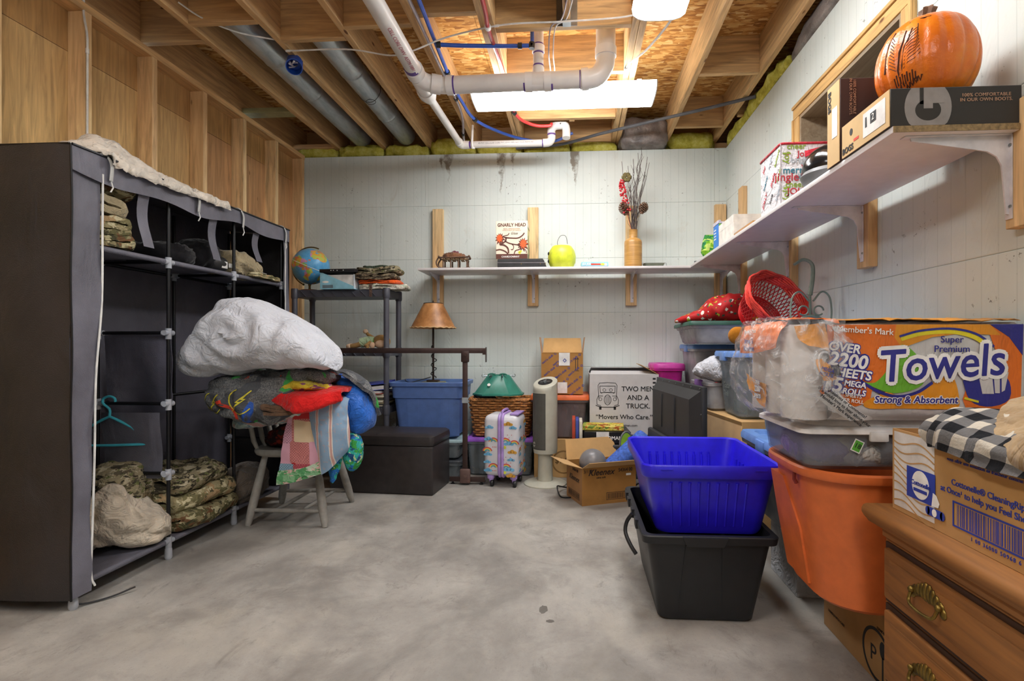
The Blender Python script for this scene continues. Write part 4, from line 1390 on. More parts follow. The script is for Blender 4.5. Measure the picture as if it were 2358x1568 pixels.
tag(o, 'yellow and plum satin blanket folded above the red fleece', 'blanket')
REDF = fabric('red fleece', '#c8201f', .95, .1, 400, .5)
o = drape('red_blanket', off((
    [(-1.60, 2.95, .79), (-1.48, 2.95, .80), (-1.36, 2.95, .80), (-1.24, 2.95, .79)],
    [(-1.62, 2.80, .79), (-1.49, 2.79, .80), (-1.36, 2.79, .80), (-1.23, 2.83, .79)],
    [(-1.625, 2.70, .785), (-1.50, 2.655, .775), (-1.385, 2.63, .765), (-1.225, 2.72, .785)],
    [(-1.62, 2.685, .765), (-1.50, 2.635, .735), (-1.385, 2.60, .715), (-1.218, 2.70, .755)],
    [(-1.60, 2.70, .745), (-1.49, 2.65, .705), (-1.39, 2.615, .685), (-1.225, 2.71, .735)],
    [(-1.56, 2.82, .74), (-1.48, 2.80, .715), (-1.39, 2.78, .71), (-1.26, 2.82, .735)]), (-1.42, 2.76, .7)), REDF, None, 36, 36, .02, .008, 9, 4, loc=(-1.42, 2.76, .7))
tag(o, 'red fleece blanket folded with one corner towards the room', 'blanket')
SATB = fabric('blue satin', '#2a66c0', .38, .12, 900, .06)
o = lump('sleeping_bag', [(-1.35, .846, .79, .03), (-1.314, .851, .666, .08), (-1.264, .827, .559, .11), (-1.215, .798, .530, .11), (-1.166, .715, .555, .09), (-1.142, .656, .596, .03)], 2.95, SATB, None, (-1.25, 2.95, .55), 19, .02, 9, loc=(-1.25, 2.95, .55))
tag(o, 'blue satin sleeping bag slipping off the right side of the chair', 'sleeping bag')
o = drape('comforter_corner', off((
    [(-1.40, 2.80, .90), (-1.33, 2.80, .885), (-1.26, 2.82, .86)],
    [(-1.34, 2.86, .88), (-1.26, 2.86, .86), (-1.19, 2.87, .80)],
    [(-1.27, 2.92, .87), (-1.19, 2.92, .82), (-1.145, 2.93, .73)],
    [(-1.24, 3.0, .80), (-1.17, 3.0, .74), (-1.13, 2.99, .62)]), (-1.25, 2.9, .8)), KIDS, None, 24, 24, .02, .010, 9, 6, loc=(-1.25, 2.9, .8))
tag(o, 'corner of a grey patterned comforter lying over the blue sleeping bag', 'comforter')
FLW = camo('green flower print', ['#3aa89a', '#2f6fb8', '#3f9a4a', '#d9d9a0', '#27507a'], 13, (1, 1, 1))
o = lump('flower_pillowcase', [(-1.30, .50, .44, .02), (-1.27, .53, .36, .04), (-1.235, .535, .33, .05), (-1.20, .515, .36, .05), (-1.18, .48, .42, .02)], 2.88, FLW, None, (-1.24, 2.88, .34), 23, .012, 14, loc=(-1.24, 2.88, .34))
tag(o, 'green and blue flowered cloth bundle hanging off the chair', 'cloth')
o = drape('flower_cloth', off((
    [(-1.36, 2.86, .47), (-1.31, 2.85, .50), (-1.26, 2.87, .48)],
    [(-1.37, 2.84, .40), (-1.32, 2.83, .41), (-1.28, 2.85, .40)],
    [(-1.355, 2.84, .33), (-1.325, 2.83, .32), (-1.295, 2.85, .34)],
    [(-1.345, 2.845, .275), (-1.33, 2.84, .265), (-1.315, 2.85, .29)]), (-1.32, 2.85, .35)), FLW, None, 18, 24, .008, .008, 12, 8, loc=(-1.32, 2.85, .35))
tag(o, 'flowered cloth tip dangling below the striped quilt', 'cloth')
# ================================================================== ALONG THE BACK WALL
def container(t, w, d, h, mat, taper=.03, r=.035, th=.004, rim=.016, rimh=.022, name='body', ribs=0, panels=()):
    """open tapered plastic tub, base on z=0"""
    mb = MB()
    def ring(k, z, rr=r):
        return [(x, y, z) for x, y in rrect(w - 2 * taper * (1 - z / h) + 2 * k, d - 2 * taper * (1 - z / h) + 2 * k, rr)]
    rings = [ring(-.012, 0), ring(0, .012), ring(0, h - rimh - .004), ring(rim, h - rimh), ring(rim, h - .004), ring(rim - .004, h), ring(-th, h), ring(-th, h - rimh), ring(-th, .016), ring(-.016, .008)]
    mb.loft(rings)
    for s in range(ribs):
        x = (-.5 + (s + .5) / ribs) * w * .8
        for q in (-1, 1):
            y0 = q * (d / 2 - taper * .9)
            y1 = q * (d / 2 - taper * .25)
            mb.loft([[(x - .006, y0, .04), (x + .006, y0, .04), (x + .006, y0 + q * .006, .04), (x - .006, y0 + q * .006, .04)],
                     [(x - .006, y1, h * .8), (x + .006, y1, h * .8), (x + .006, y1 + q * .006, h * .8), (x - .006, y1 + q * .006, h * .8)]])
    return mb.build(name, mat, t)

def lid(t, w, d, z, mat, r=.035, h=.022, inset=.03, name='lid', handles=True):
    mb = MB()
    def ring(k, zz):
        return [(x, y, zz) for x, y in rrect(w + 2 * k, d + 2 * k, r)]
    mb.loft([ring(.010, z - .006), ring(.018, z - .006), ring(.018, z + h * .5), ring(.012, z + h), ring(-inset, z + h), ring(-inset - .012, z + h * .45), ring(-inset - .05, z + h * .45)])
    if handles:
        for s in (-1, 1):
            mb.box(s * (w / 2 + .01) - .012, s * (w / 2 + .01) + .012, -.05, .05, z - .03, z + h * .8, .004)
    return mb.build(name, mat, t)

CARD = fabric('cardboard', '#a97f4e', .85, .06, 300, .1)
CARD2 = fabric('pale cardboard', '#c79f69', .85, .05, 300, .1)
def carton(t, w, d, h, mat, th=.004, closed=False, z0=0, inner=None):
    mb = MB()
    if closed:
        mb.box(-w / 2, w / 2, -d / 2, d / 2, z0, z0 + h, .002, 1)
        return mb.build('carton', mat, t)
    for q in ((-w / 2, w / 2, -d / 2, -d / 2 + th), (-w / 2, w / 2, d / 2 - th, d / 2), (-w / 2, -w / 2 + th, -d / 2 + th, d / 2 - th), (w / 2 - th, w / 2, -d / 2 + th, d / 2 - th)):
        mb.box(*q, z0, z0 + h)
    mb.box(-w / 2 + th, w / 2 - th, -d / 2 + th, d / 2 - th, z0, z0 + th)
    return mb.build('carton', mat, t)
def flap(t, hinge0, hinge1, out, L, mat, th=.003):
    """carton flap: edge from hinge0 to hinge1, leaning along unit vector out"""
    a, b = V(hinge0), V(hinge1)
    o = V(out).normalized() * L
    n = (b - a).cross(o).normalized() * th
    k = (b - a) * .03
    mb = MB().loft([[a, b, b + o - k, a + o + k], [a + n, b + n, b + o - k + n, a + o + k + n]])
    return mb.build('flap', mat, t)
def barcode(t, x, y, w, h, M, mat, seed=1, name='barcode'):
    rnd = random.Random(seed)
    ps = []
    cx_ = x
    while cx_ < x + w:
        bw = rnd.choice((.25, .5, .75)) * w / 40
        ps.append(rect(cx_, y, bw, h))
        cx_ += bw + rnd.choice((.3, .5, .8)) * w / 40
    return flat(t, ps, M, mat, name)
BLACKI = plain('black ink', '#1a1a1c', .7, bump=0)
WHITEI = plain('white ink', '#e9e7e2', .7, bump=0)
BLUEI = plain('navy ink', '#2b3f8f', .7, bump=0)
PAPERW = plain('white paper', '#dcdad6', .7)

# ---- grey plastic shelving
SHG = plain('dark grey shelf plastic', '#4b4c55', .45, 0, .08, 10, .08)
su = thing('plastic_shelving', 'dark grey plastic shelving unit in the corner behind the wardrobe', 'shelving', (-1.805, 4.12, 0))
W_, DD = .75, .30
LEV = (.10, .50, .94, 1.395)
for z in LEV:
    mb = MB()
    n = 20
    front = [(-W_ / 2 + W_ * i / n, -DD / 2 + .012 * sin(pi * i / n)) for i in range(n + 1)]
    poly = front + [(W_ / 2, DD / 2), (-W_ / 2, DD / 2)]
    mb.loft([[(x, y, z) for x, y in poly], [(x, y, z + .055) for x, y in poly]])
    for i in range(9):
        x = -W_ / 2 + .06 + i * (W_ - .12) / 8
        mb.loft([[(x, -DD / 2 - .002, z + .05), (x + .004, -DD / 2 - .002, z + .05), (x + .004, -DD / 2 + .016, z + .05), (x, -DD / 2 + .016, z + .05)],
                 [(x + .045, -DD / 2 - .001, z + .004), (x + .049, -DD / 2 - .001, z + .004), (x + .049, -DD / 2 + .016, z + .004), (x + .045, -DD / 2 + .016, z + .004)]])
    mb.build('shelf_board', SHG, su)
for x in (-1, 1):
    for y in (-1, 1):
        px_, py_ = x * (W_ / 2 - .012), y * (DD / 2 - .01)
        MB().lathe([(.021, 0), (.021, 1.44), (.019, 1.455), (.016, 1.458)], 18, (px_, py_, 0)).build('post', SHG, su)
        for z in LEV:
            MB().lathe([(.0235, z - .012), (.027, z), (.027, z + .058), (.0235, z + .066)], 18, (px_, py_, 0)).build('post_collar', SHG, su)
ZS = [z + .057 for z in LEV]

# globe
def globe_mat():
    t = NT('globe map')
    v = t.co()
    land = t.noise(v, 9, 4, .55, .3)
    c = t.ramp(t.noise(v, 40, 2), [(.3, '#4f9bd0'), (.7, '#66add9')])
    vo = t.n('ShaderNodeTexVoronoi', feature='F1')
    t.l(v, vo.inputs['Vector'])
    vo.inputs['Scale'].default_value = 34
    sp = t.n('ShaderNodeSeparateXYZ')
    t.l(vo.outputs['Color'], sp.inputs[0])
    cc = t.ramp(sp.outputs[0], [(0, '#d9a441'), (.25, '#c98bb0'), (.45, '#8fb85a'), (.65, '#d4794a'), (.85, '#b9c25a')], 'CONSTANT')
    c = t.mix(t.ramp(land, [(.53, 0.0), (.545, 1.0)]), c, cc)
    t.color(c)
    return t.done(.35, 0, .4)
gl_ = thing('globe', 'blue world globe on a small stand on top of the shelving', 'globe', (-2.10, 4.10, ZS[3]))
GR = .142
gc = V((0, 0, .055 + GR))
tilt = Matrix.Translation(gc) @ Matrix.Rotation(R(23), 4, 'Y')
MB().ball((0, 0, 0), GR, 40, 24, tilt).build('globe_ball', globe_mat(), gl_)
MB().tube([tilt @ V((GR * 1.003 * cos(R(a)), GR * 1.003 * sin(R(a)), 0)) for a in range(0, 360, 9)], .0022, 6, closed=True).build('equator_band', ZIP, gl_)
BRASS = plain('dark brass', '#6d5a35', .35, .9)
arc = [tilt @ V((-(GR + .012) * cos(R(a)) , 0, (GR + .012) * sin(R(a)))) for a in range(-92, 93, 8)]
MB().tube(arc, .005, 6).build('meridian_arm', BRASS, gl_)
MB().lathe([(.010, 0), (.008, .03), (.012, .045), (.01, .06)], 14, (-.01, 0, .008)).build('stem', BRASS, gl_)
MB().lathe([(.075, 0), (.075, .006), (.06, .012), (.02, .016)], 28, (-.01, 0, 0)).build('base', plain('red brown wood', '#7b4630', .45), gl_)
for s in (0,):
    MB().ball(tilt @ V((0, 0, -GR - .012)), .009, 10, 8).build('knob', BRASS, gl_)

# letter tray with a blue box
t = thing('file_box', 'pale blue cardboard file box with slanted side on top of the shelving', 'box', (-1.81, 4.03, ZS[3]), R(-3))
SKY = plain('pale blue card', '#8fc6d8', .55)
a, b, h = .135, .09, .125
MB().box(-a, a, -b, b, 0, .004).build('bottom', SKY, t)
for y in (-b, b - .003):
    MB().loft([[(-a, y, .004), (a, y, .004), (a, y, .02), (-a + .02, y, h), (-a, y, h)], [(-a, y + .003, .004), (a, y + .003, .004), (a, y + .003, .02), (-a + .02, y + .003, h), (-a, y + .003, h)]]).build('side', SKY, t)
MB().box(-a, -a + .003, -b + .003, b - .003, .004, h).build('end', SKY, t)
MB().box(a - .006, a - .003, -b + .01, b - .01, .004, h - .012).build('divider', clear('frosted film', '#d6dde2', .75), t)
MB().box(-a + .02, a - .01, -b + .012, b - .012, .005, h - .016).build('papers', PAPERW, t)
flat(t, [ell(-.09, .055, .026, .008)], frame((0, -b, 0), (1, 0, 0), (0, 0, 1)), WHITEI, 'oval_label', .001)
flat(t, [rect(-.115, .008, .085, .024)], frame((0, -b, 0), (1, 0, 0), (0, 0, 1)), plain('grey label', '#6d7f88', .6), 'photo_label', .001)
t = thing('black_tray', 'shallow black tray lying on the pale blue file box', 'tray', (-1.80, 4.03, ZS[3] + .127), R(-4))
MB().box(-.145, .145, -.10, .10, 0, .006, .002).box(-.145, .145, -.10, -.094, .006, .026, .002).box(-.145, .145, .094, .10, .006, .026, .002).box(-.145, -.139, -.094, .094, .006, .026, .002).box(.139, .145, -.094, .094, .006, .026, .002).build('tray', BLKP, t)
for i, x in enumerate((-.05, -.03, .0, .05)):
    MB().lathe([(.004, 0), (.004, .002)], 10, M=Matrix.Translation((x, -.1, .014)) @ Matrix.Rotation(R(90), 4, 'X')).build('stud', ZIP, t)
# clothes at the right end of the top shelf
ORF = fabric('orange cloth', '#d2551f')
G3 = 'hunting clothes on the corner shelving'
garment('white_shirt', 'white printed cloth hanging over the right end of the shelving top', camo('white print cloth', ['#c9c2b4', '#b9b09e', '#d9d4c8', '#a8b09a'], 14), .36, .24, 2, .018, (-1.50, 4.10, ZS[3]), R(4), 41, .012, G3)
garment('orange_vest', 'orange vest folded between the camouflage clothes on the shelving', ORF, .30, .22, 2, .013, (-1.53, 4.09, ZS[3] + .042), R(-3), 42, .012, G3)
garment('camouflage_trousers', 'brown camouflage trousers in the clothes stack on the shelving', camo('brown camouflage', ['#6d5f4c', '#4a4034', '#8d7d63', '#3b3228'], 18), .32, .22, 2, .02, (-1.55, 4.07, ZS[3] + .072), R(5), 43, .014, G3)
garment('camouflage_coat', 'leafy camouflage coat lying on top of the clothes on the shelving', CAM3, .33, .22, 2, .022, (-1.53, 4.08, ZS[3] + .116), R(2), 44, .016, G3, ry=R(-5))
garment('green_bag', 'dark green nylon bag on top of the clothes on the shelving', fabric('dark green nylon', '#3d4a3a', .5), .2, .14, 2, .009, (-1.56, 4.09, ZS[3] + .166), R(12), 45, .008, None, 'bag')
t = thing('webbing_strap', 'brown webbing strap dangling over the edge of the shelving top', 'strap', (-1.555, 3.955, ZS[3]))
MB().box(-.011, .011, -.004, 0, -.06, .04, .001).box(-.011, .011, 0, .06, .036, .04, .001).build('webbing', fabric('brown webbing', '#5a463d'), t)
# plush toy on the second shelf
PLB = fabric('brown plush', '#8a6a3f', 1, .15, 350, .8)
PLC = fabric('cream plush', '#c9a98c', 1, .1, 350, .6)
t = thing('plush_monkey', 'brown plush monkey in a pale green shirt lying on the shelf', 'plush toy', (-1.60, 4.06, ZS[2]))
MB().ball((.09, 0, .055), (.07, .055, .055), 20, 14).build('head', PLB, t)
MB().ball((.10, -.045, .035), (.045, .03, .032), 16, 10).build('face', PLC, t)
MB().ball((.035, -.05, .026), (.022, .012, .026), 12, 8).build('ear', PLC, t)
mb = MB().tube([(.045, 0, .055), (-.01, 0, .055), (-.075, 0, .045)], [.035, .042, .038], 16)
mb.build('shirt', fabric('pale green jersey', '#a9bf9a'), t)
MB().tube([(.05, 0, .052), (.035, 0, .053)], [.04, .039], 16).build('collar', fabric('green rib', '#5fa048'), t)
for sg, pts in ((1, [(-.07, .02, .04), (-.12, .03, .03), (-.165, .02, .022)]), (-1, [(-.07, -.03, .035), (-.10, -.04, .022), (-.15, -.05, .018)])):
    MB().tube(pts, [.022, .018, .016], 12).build('leg', PLB, t)
    MB().ball(pts[-1], (.022, .02, .02), 12, 8).build('foot', PLC, t)
MB().tube([(.02, .02, .08), (-.03, .03, .11), (-.045, .03, .13)], [.016, .013, .012], 10).build('arm', PLB, t)
MB().ball((-.05, .03, .135), .02, 12, 8).build('hand', PLC, t)
MB().tube([(.02, -.04, .05), (-.01, -.07, .02), (.015, -.085, .014)], [.016, .013, .014], 10).build('arm', PLB, t)
# binders and records on the third shelf
t0 = ZS[1]
for i in range(9):
    lab = ('lowest of the flat records piled on the third shelf' if i == 0 else None)
    o = MB().box(-.15, .15, -.13, .13, 0, .007 + .003 * (i % 3), .001).build('record_sleeve', plain('sleeve %d' % (i % 4), ('#b9b09c', '#3b3a36', '#8a7d60', '#d0c9b8')[i % 4], .6), None, (-1.60 + .012 * ((i * 7) % 3 - 1), 4.10, t0), (0, 0, R((i * 5) % 7 - 3)))
    t0 += .0105 + .003 * (i % 3) - .003
    tag(o, ('bottom', 'second', 'third', 'fourth', 'middle', 'sixth', 'seventh', 'eighth', 'topmost')[i] + ' record sleeve, counted from below, in the pile under the binders', 'record sleeve', 'record sleeves on the shelving')
t = thing('ring_binder', 'white and red ring binder lying on the pile of records', 'binder', (-1.62, 4.08, t0 + .002), R(-6), rot=None)
MB().box(-.16, .16, -.12, .12, 0, .003, .001).build('cover', fabric('red cover', '#b0322c', .5), t)
MB().box(-.155, .15, -.115, .115, .0035, .02).build('paper_block', PAPERW, t)
t = thing('ring_binder', 'blue ring binder tilted on top of the record pile', 'binder', (-1.61, 4.08, t0 + .026), rot=(R(3), R(-6), R(4)))
BNB = plain('blue vinyl', '#2f3fa3', .35)
MB().box(-.17, .17, -.13, .13, .044, .047, .001).box(-.17, .17, -.13, .13, 0, .003, .001).box(.167, .17, -.13, .13, .003, .044).build('cover', BNB, t)
MB().box(-.15, .15, -.12, .12, .003, .03).build('paper_block', PAPERW, t)

# ---- brown metal bed frame leaning across the shelving
BRN = plain('brown painted steel', '#43322f', .4, .4, .1)
bf = thing('bed_frame', 'folded brown steel bed frame standing in front of the blue tote', 'bed frame', (-.81, 3.88, 0))
mb = MW(bf).box(-1.86, -.655, 3.845, 3.849, .965, 1.003, .001).box(-1.86, -.655, 3.849, 3.885, .999, 1.003, .001)
mb.build('side_rail', BRN, bf)
MW(bf).box(-.655, -.651, 3.84, 3.885, .90, 1.01, .001).box(-.675, -.651, 3.836, 3.84, .955, .995).build('hook_plate', BRN, bf)
MW(bf).box(-.826, -.788, 3.853, 3.857, .03, .965, .001).box(-.826, -.822, 3.857, 3.893, .03, .965, .001).build('cross_rail', BRN, bf)
MW(bf).box(-.835, -.775, 3.838, 3.852, .90, .985, .006).cyl((-.80, 3.83, .955), (-.80, 3.86, .955), .012, n=12).cyl((-.79, 3.83, .915), (-.79, 3.86, .915), .006, n=10).build('clamp_bracket', BRN, bf)
MW(bf).box(-.925, -.66, 3.86, 3.864, .02, .058, .001).box(-.925, -.66, 3.864, 3.90, .02, .024, .001).build('side_rail', BRN, bf)
MW(bf).box(-.845, -.765, 3.835, 3.858, .012, .12, .012).cyl((-.80, 3.825, .07), (-.80, 3.86, .07), .013, n=12).cyl((-.785, 3.825, .035), (-.785, 3.86, .035), .006, n=10).build('clamp_bracket', plain('rust brown casting', '#6d5650', .5, .4), bf)
MW(bf).lathe([(.016, 0), (.016, .004), (.008, .006), (.008, .02)], 14, (-.69, 3.875, 0)).build('glide_foot', BLKP, bf)
MW(bf).lathe([(.016, 0), (.016, .004), (.008, .006), (.008, .02)], 14, (-.905, 3.885, 0)).build('glide_foot', BLKP, bf)
MW(bf).box(-.83, -.785, 3.851, 3.8535, .60, .64).build('band', plain('grey tape', '#9aa0a4', .4), bf)

# ---- blue tote on two clear bins, table lamp on it
CLR = clear('clear plastic', '#ccd4d8', .27, .2)
CLRB = clear('bluish clear plastic', '#c4d3dc', .33, .2)
CLRW = clear('milky plastic', '#d6d7da', .48, .25)
G4 = 'clear bins under the blue tote'
t = thing('storage_bin', 'clear bin with dark lid on the floor, lower of the two under the blue tote', 'storage bin', (-1.13, 4.17, 0), 0, G4)
container(t, .52, .40, .135, CLR, .02)
lid(t, .52, .40, .138, plain('dark smoky lid', '#3f4348', .4), handles=False, h=.014)
heap('contents', (.42, .3, .10), fabric('indigo cloth', '#40406a'), t, (0, 0, .014), seed=3)
t = thing('storage_bin', 'clear bin with pale lid, upper of the two under the blue tote', 'storage bin', (-1.13, 4.17, .156), 0, G4)
container(t, .52, .40, .135, CLR, .02)
lid(t, .52, .40, .138, plain('pale aqua lid', '#a9c4c8', .4), handles=False, h=.014)
heap('contents', (.42, .3, .09), fabric('beige wool', '#b3a68c'), t, (0, 0, .014), seed=4)
t = thing('storage_tote', 'blue ribbed tote without lid under the table lamp', 'storage tote', (-1.135, 4.18, .316))
TB = plain('cornflower blue plastic', '#5b78b5', .4, 0, .05)
container(t, .54, .42, .425, TB, .045, .045, rim=.02, rimh=.03)
for x in (-.12, .06, .20):
    mb = MB()
    for q in (-1,):
        y0, y1 = q * (.21 - .042), q * (.21 - .016)
        mb.loft([[(x - .02, y0 - .002, .015), (x + .05, y0 - .002, .015), (x + .05, y0 + .01, .015), (x - .02, y0 + .01, .015)], [(x - .03, y1 - .004, .29), (x + .06, y1 - .004, .29), (x + .06, y1 + .01, .29), (x - .03, y1 + .01, .29)]])
    mb.build('rib_panel', TB, t)
mb = MB().loft([[(x * .97, y * .97, .30) for x, y in rrect(.53, .41, .045)], [(x, y, .305) for x, y in rrect(.535, .415, .045)], [(x, y, .395) for x, y in rrect(.545, .425, .045)]], False, False)
mb.build('rim_band', TB, t)
t = thing('folded_sheet', 'pale green folded sheet filling the top of the blue tote', 'sheet', (-1.135, 4.18, .60))
heap('cloth', (.46, .34, .125), fabric('pale green cotton', '#b5c07a'), t, seed=5, amp=.01)
la = thing('table_lamp', 'table lamp with tan rawhide shade and dark twisted stem on the blue tote', 'table lamp', (-1.13, 4.17, .722))
DK = plain('bronzed iron', '#382a24', .45, .6)
MB().box(-.085, .085, -.075, .075, 0, .012, .003).build('base', plain('grey green stone', '#6d6a58', .6), la)
MB().box(-.045, .045, -.04, .04, .012, .026, .004).build('base_plinth', DK, la)
MB().tube([(0, 0, .02), (0, 0, .62)], .0085, 10).build('stem', DK, la)
MB().tube([(.02 * (1 + .4 * sin(a * 2)) * cos(a * 1.9), .02 * sin(a * 1.9), .04 + a * .021) for a in [i * .22 for i in range(58)]], .004, 6).build('wound_cord', BLKP, la)
MB().tube(curve([(-.01, -.03, .05), (-.08, -.06, .03), (-.15, -.1, .012), (-.2, -.07, .02), (-.22, -.02, .03)], 24), .0035, 6).build('wound_cord', BLKP, la)
def hide_mat():
    t = NT('rawhide shade')
    v = t.co()
    t.color(t.ramp(t.noise(v, 8, 5, .6, .4), [(.3, '#6f4420'), (.55, '#a87444'), (.75, '#c3905c')]))
    t.bump(t.noise(v, 60, 3), .15, .003)
    return t.done(.45, 0, .4)
HIDE = hide_mat()
n = 36
mb = MB()
mb.loft([[(r_ * cos(2 * pi * i / n), r_ * sin(2 * pi * i / n), z) for i in range(n)] for r_, z in ((.178, .435), (.075, .635), (.072, .635), (.175, .435))], False, False)
mb.build('shade', HIDE, la)
MB().tube([(.178 * cos(2 * pi * i / 44), .178 * sin(2 * pi * i / 44), .437 + .006 * (i % 2)) for i in range(44)], .0045, 6, closed=True).build('laced_edge', plain('tan lacing', '#c4a173', .7), la)
MB().tube([(.075 * cos(2 * pi * i / 30), .075 * sin(2 * pi * i / 30), .634) for i in range(30)], .003, 6, closed=True).build('laced_edge', DK, la)
for i in range(3):
    MB().tube([(0, 0, .63), (.075 * cos(2.1 * i), .075 * sin(2.1 * i), .632)], .002, 5).build('spider_arm', DK, la)
MB().lathe([(.005, .62), (.009, .64), (.006, .65), (.002, .66)], 10).build('finial', DK, la)
MB().ball((0, 0, .55), (.028, .028, .04), 14, 10).build('bulb', PAPERW, la)

# ---- ottoman
LEA = plain('dark brown leather', '#332e2e', .38, 0, .1, 20, .12, .003, .45, 240)
ot = thing('storage_ottoman', 'dark brown leather storage ottoman behind the chair', 'ottoman', (-1.325, 3.765, 0), R(-4.5))
MB().box(-.375, .375, -.185, .185, 0, .335, .012, 3).build('body', LEA, ot)
mb = MB()
mb.loft([[(x, y, z) for x, y in rrect(.755 + k, .378 + k, .03)] for k, z in ((-.004, .337), (.006, .345), (.008, .375), (.0, .398), (-.03, .410), (-.2, .416))])
mb.build('lid', LEA, ot)
for y in (0,):
    MB().tube([(.385 - .01, -.185, .34), (-.37, -.1895, .34)], .0022, 6).build('piping', LEA, ot)
MB().tube([(-.03, -.18, .412), (-.03, .18, .412)], .0025, 6).build('seam', LEA, ot)

# ---- purple lid bin, wicker basket, tree stand
t = thing('storage_bin', 'clear bin with purple lid under the wicker basket', 'storage bin', (-.59, 4.285, 0))
container(t, .53, .33, .275, CLR, .025)
PURL = plain('purple lid plastic', '#9558c4', .4)
lid(t, .53, .33, .277, PURL)
for i in range(4):
    MB().box(-.20 + .03 * i, -.185 + .03 * i, -.11, .1, .015, .2 + .01 * i, .002).build('papers', PAPERW, t, rot=(0, .12, 0))
MB().box(.10, .2, -.12, .1, .012, .13, .004).build('gift_box', plain('peach card', '#d3a08c', .7), t)
MB().box(.135, .165, -.122, .102, .012, .132, .004).build('ribbon', plain('grey ribbon', '#7d7f88', .6), t)
heap('contents', (.2, .2, .22), fabric('grey jersey', '#8d8f94'), t, (-.02, 0, .014), seed=9)
wb = thing('wicker_basket', 'brown wicker basket holding dark clothes under the green tree stand', 'basket', (-.59, 4.285, .302))
WICK = plain('brown wicker', '#a9713c', .55, 0, .25, 60, .2)
WICD = plain('dark wicker', '#8a4f26', .55, 0, .25, 60, .2)
def bpath(z, h=.30, w0=.42, w1=.50, d0=.22, d1=.29, n=120, wave=0, ph=0, amp=.006):
    s = z / h
    pts = rrect(w0 + (w1 - w0) * s, d0 + (d1 - d0) * s, .05, 7)
    # resample evenly
    P = [V((x, y, 0)) for x, y in pts] + [V((pts[0][0], pts[0][1], 0))]
    L = [0]
    for a, b in zip(P, P[1:]):
        L.append(L[-1] + (b - a).length)
    out = []
    j = 0
    for i in range(n):
        q = L[-1] * i / n
        while L[j + 1] < q:
            j += 1
        p = P[j].lerp(P[j + 1], (q - L[j]) / max(1e-9, L[j + 1] - L[j]))
        o = p.normalized() * amp * sin(2 * pi * wave * i / n + ph)
        out.append(p + o + V((0, 0, z)))
    return out
mb = MB()
rows = 15
for k in range(rows):
    mb.tube(bpath(.012 + .275 * k / (rows - 1), wave=15, ph=pi * (k % 2), amp=.009), .009, 6, closed=True)
mb.build('weave', WICK, wb)
mb = MB()
for i in range(30):
    a = bpath(.0, n=30)[i]
    b = bpath(.29, n=30)[i]
    mb.tube([a, b], .004, 5)
mb.build('stakes', WICD, wb)
mb = MB()
for q in (0, 1, 2):
    mb.tube([p + V((0, 0, .006 * sin(i * .9 + q * 2.1))) for i, p in enumerate(bpath(.295, wave=24, ph=q * 2.1, amp=.007))], .006, 6, closed=True)
mb.build('braided_rim', WICK, wb)
MB().prism(rrect(.40, .20, .05), .0, .006).build('bottom', WICD, wb)
o = heap('dark_clothes', (.44, .24, .27), camo('black and white print', ['#1b1b1d', '#222226', '#d9d7d2', '#2a2a2e'], 30), None, (-.59, 4.285, .312), seed=31, amp=.02, f=12, e=.55)
tag(o, 'black and white patterned clothes filling the wicker basket', 'clothing')
o = tag(folded('black_shoes', .16, .1, 2, .022, BLKP, None, (-.73, 4.22, .572), (0, 0, .4), 3), 'black strap bundle at the left rim of the wicker basket', 'strap')
ts = thing('tree_stand', 'green plastic Christmas tree stand resting on the wicker basket', 'tree stand', (-.615, 4.24, .628))
GRN = plain('green stand plastic', '#2f7a68', .4)
mb = MB()
def oct_(w, d, c, z):
    return [(x, y, z) for x, y in rrect(w, d, c, 1)]
mb.loft([oct_(.40, .30, .09, 0), oct_(.40, .30, .09, .012), oct_(.37, .27, .085, .018), oct_(.18, .15, .05, .15), oct_(.165, .135, .05, .158), oct_(.145, .115, .04, .158), oct_(.13, .10, .04, .05)])
mb.build('body', GRN, ts)
for a in (20, 110, 200, 290, 245):
    c, s = cos(R(a)), sin(R(a))
    MB().tube([(.075 * c, .06 * s, .148), (.125 * c, .10 * s, .152)], .004, 8).build('screw', GALV, ts)
    MB().tube([(.125 * c + .014 * cos(R(q)) * c, .10 * s + .014 * cos(R(q)) * s, .152 + .012 * sin(R(q))) for q in range(0, 360, 30)], .0025, 6, closed=True).build('screw_eye', GALV, ts)
for x in (-.045, .045):
    MB().tube([(x + .03 * cos(R(a)), -.068, .158 + .012 * sin(R(a))) for a in range(0, 181, 20)], .005, 6).build('collar_lip', GRN, ts)
MB().lathe([(.013, 0), (.013, .002)], 16, M=Matrix.Translation((-.06, -.115, .085)) @ Matrix.Rotation(R(52), 4, 'X')).build('sticker', PAPERW, ts)

# ---- children's suitcase
sc_ = thing('kids_suitcase', 'white children\'s suitcase with rainbows, clouds and purple trim', 'suitcase', (-.52, 3.92, 0), R(-7))
SCW = plain('white shell', '#d3d3d8', .3, 0, .02)
PUR = plain('lilac trim', '#a98ccb', .4)
w, d, z0, z1 = .265, .25, .075, .52
mb = MB()
for sg in (-1, 1):
    pass
mb.box(-w / 2, w / 2, -d / 2, d / 2, z0, z1, .045, 5)
mb.build('shell', SCW, sc_)
for zc in (-.012, .012):
    P = [(zc, y, z) for y, z in rrect(d + .006, z1 - z0 + .006, .047, 6, 0, (z0 + z1) / 2)]
    MB().tube(P, .011, 8, closed=True).build('zip_band', PUR, sc_)
P = [(0, y, z) for y, z in rrect(d + .008, z1 - z0 + .008, .047, 6, 0, (z0 + z1) / 2)]
MB().tube(P, .006, 6, closed=True).build('zip_track', plain('grey lilac zip', '#8d82a8', .5), sc_)
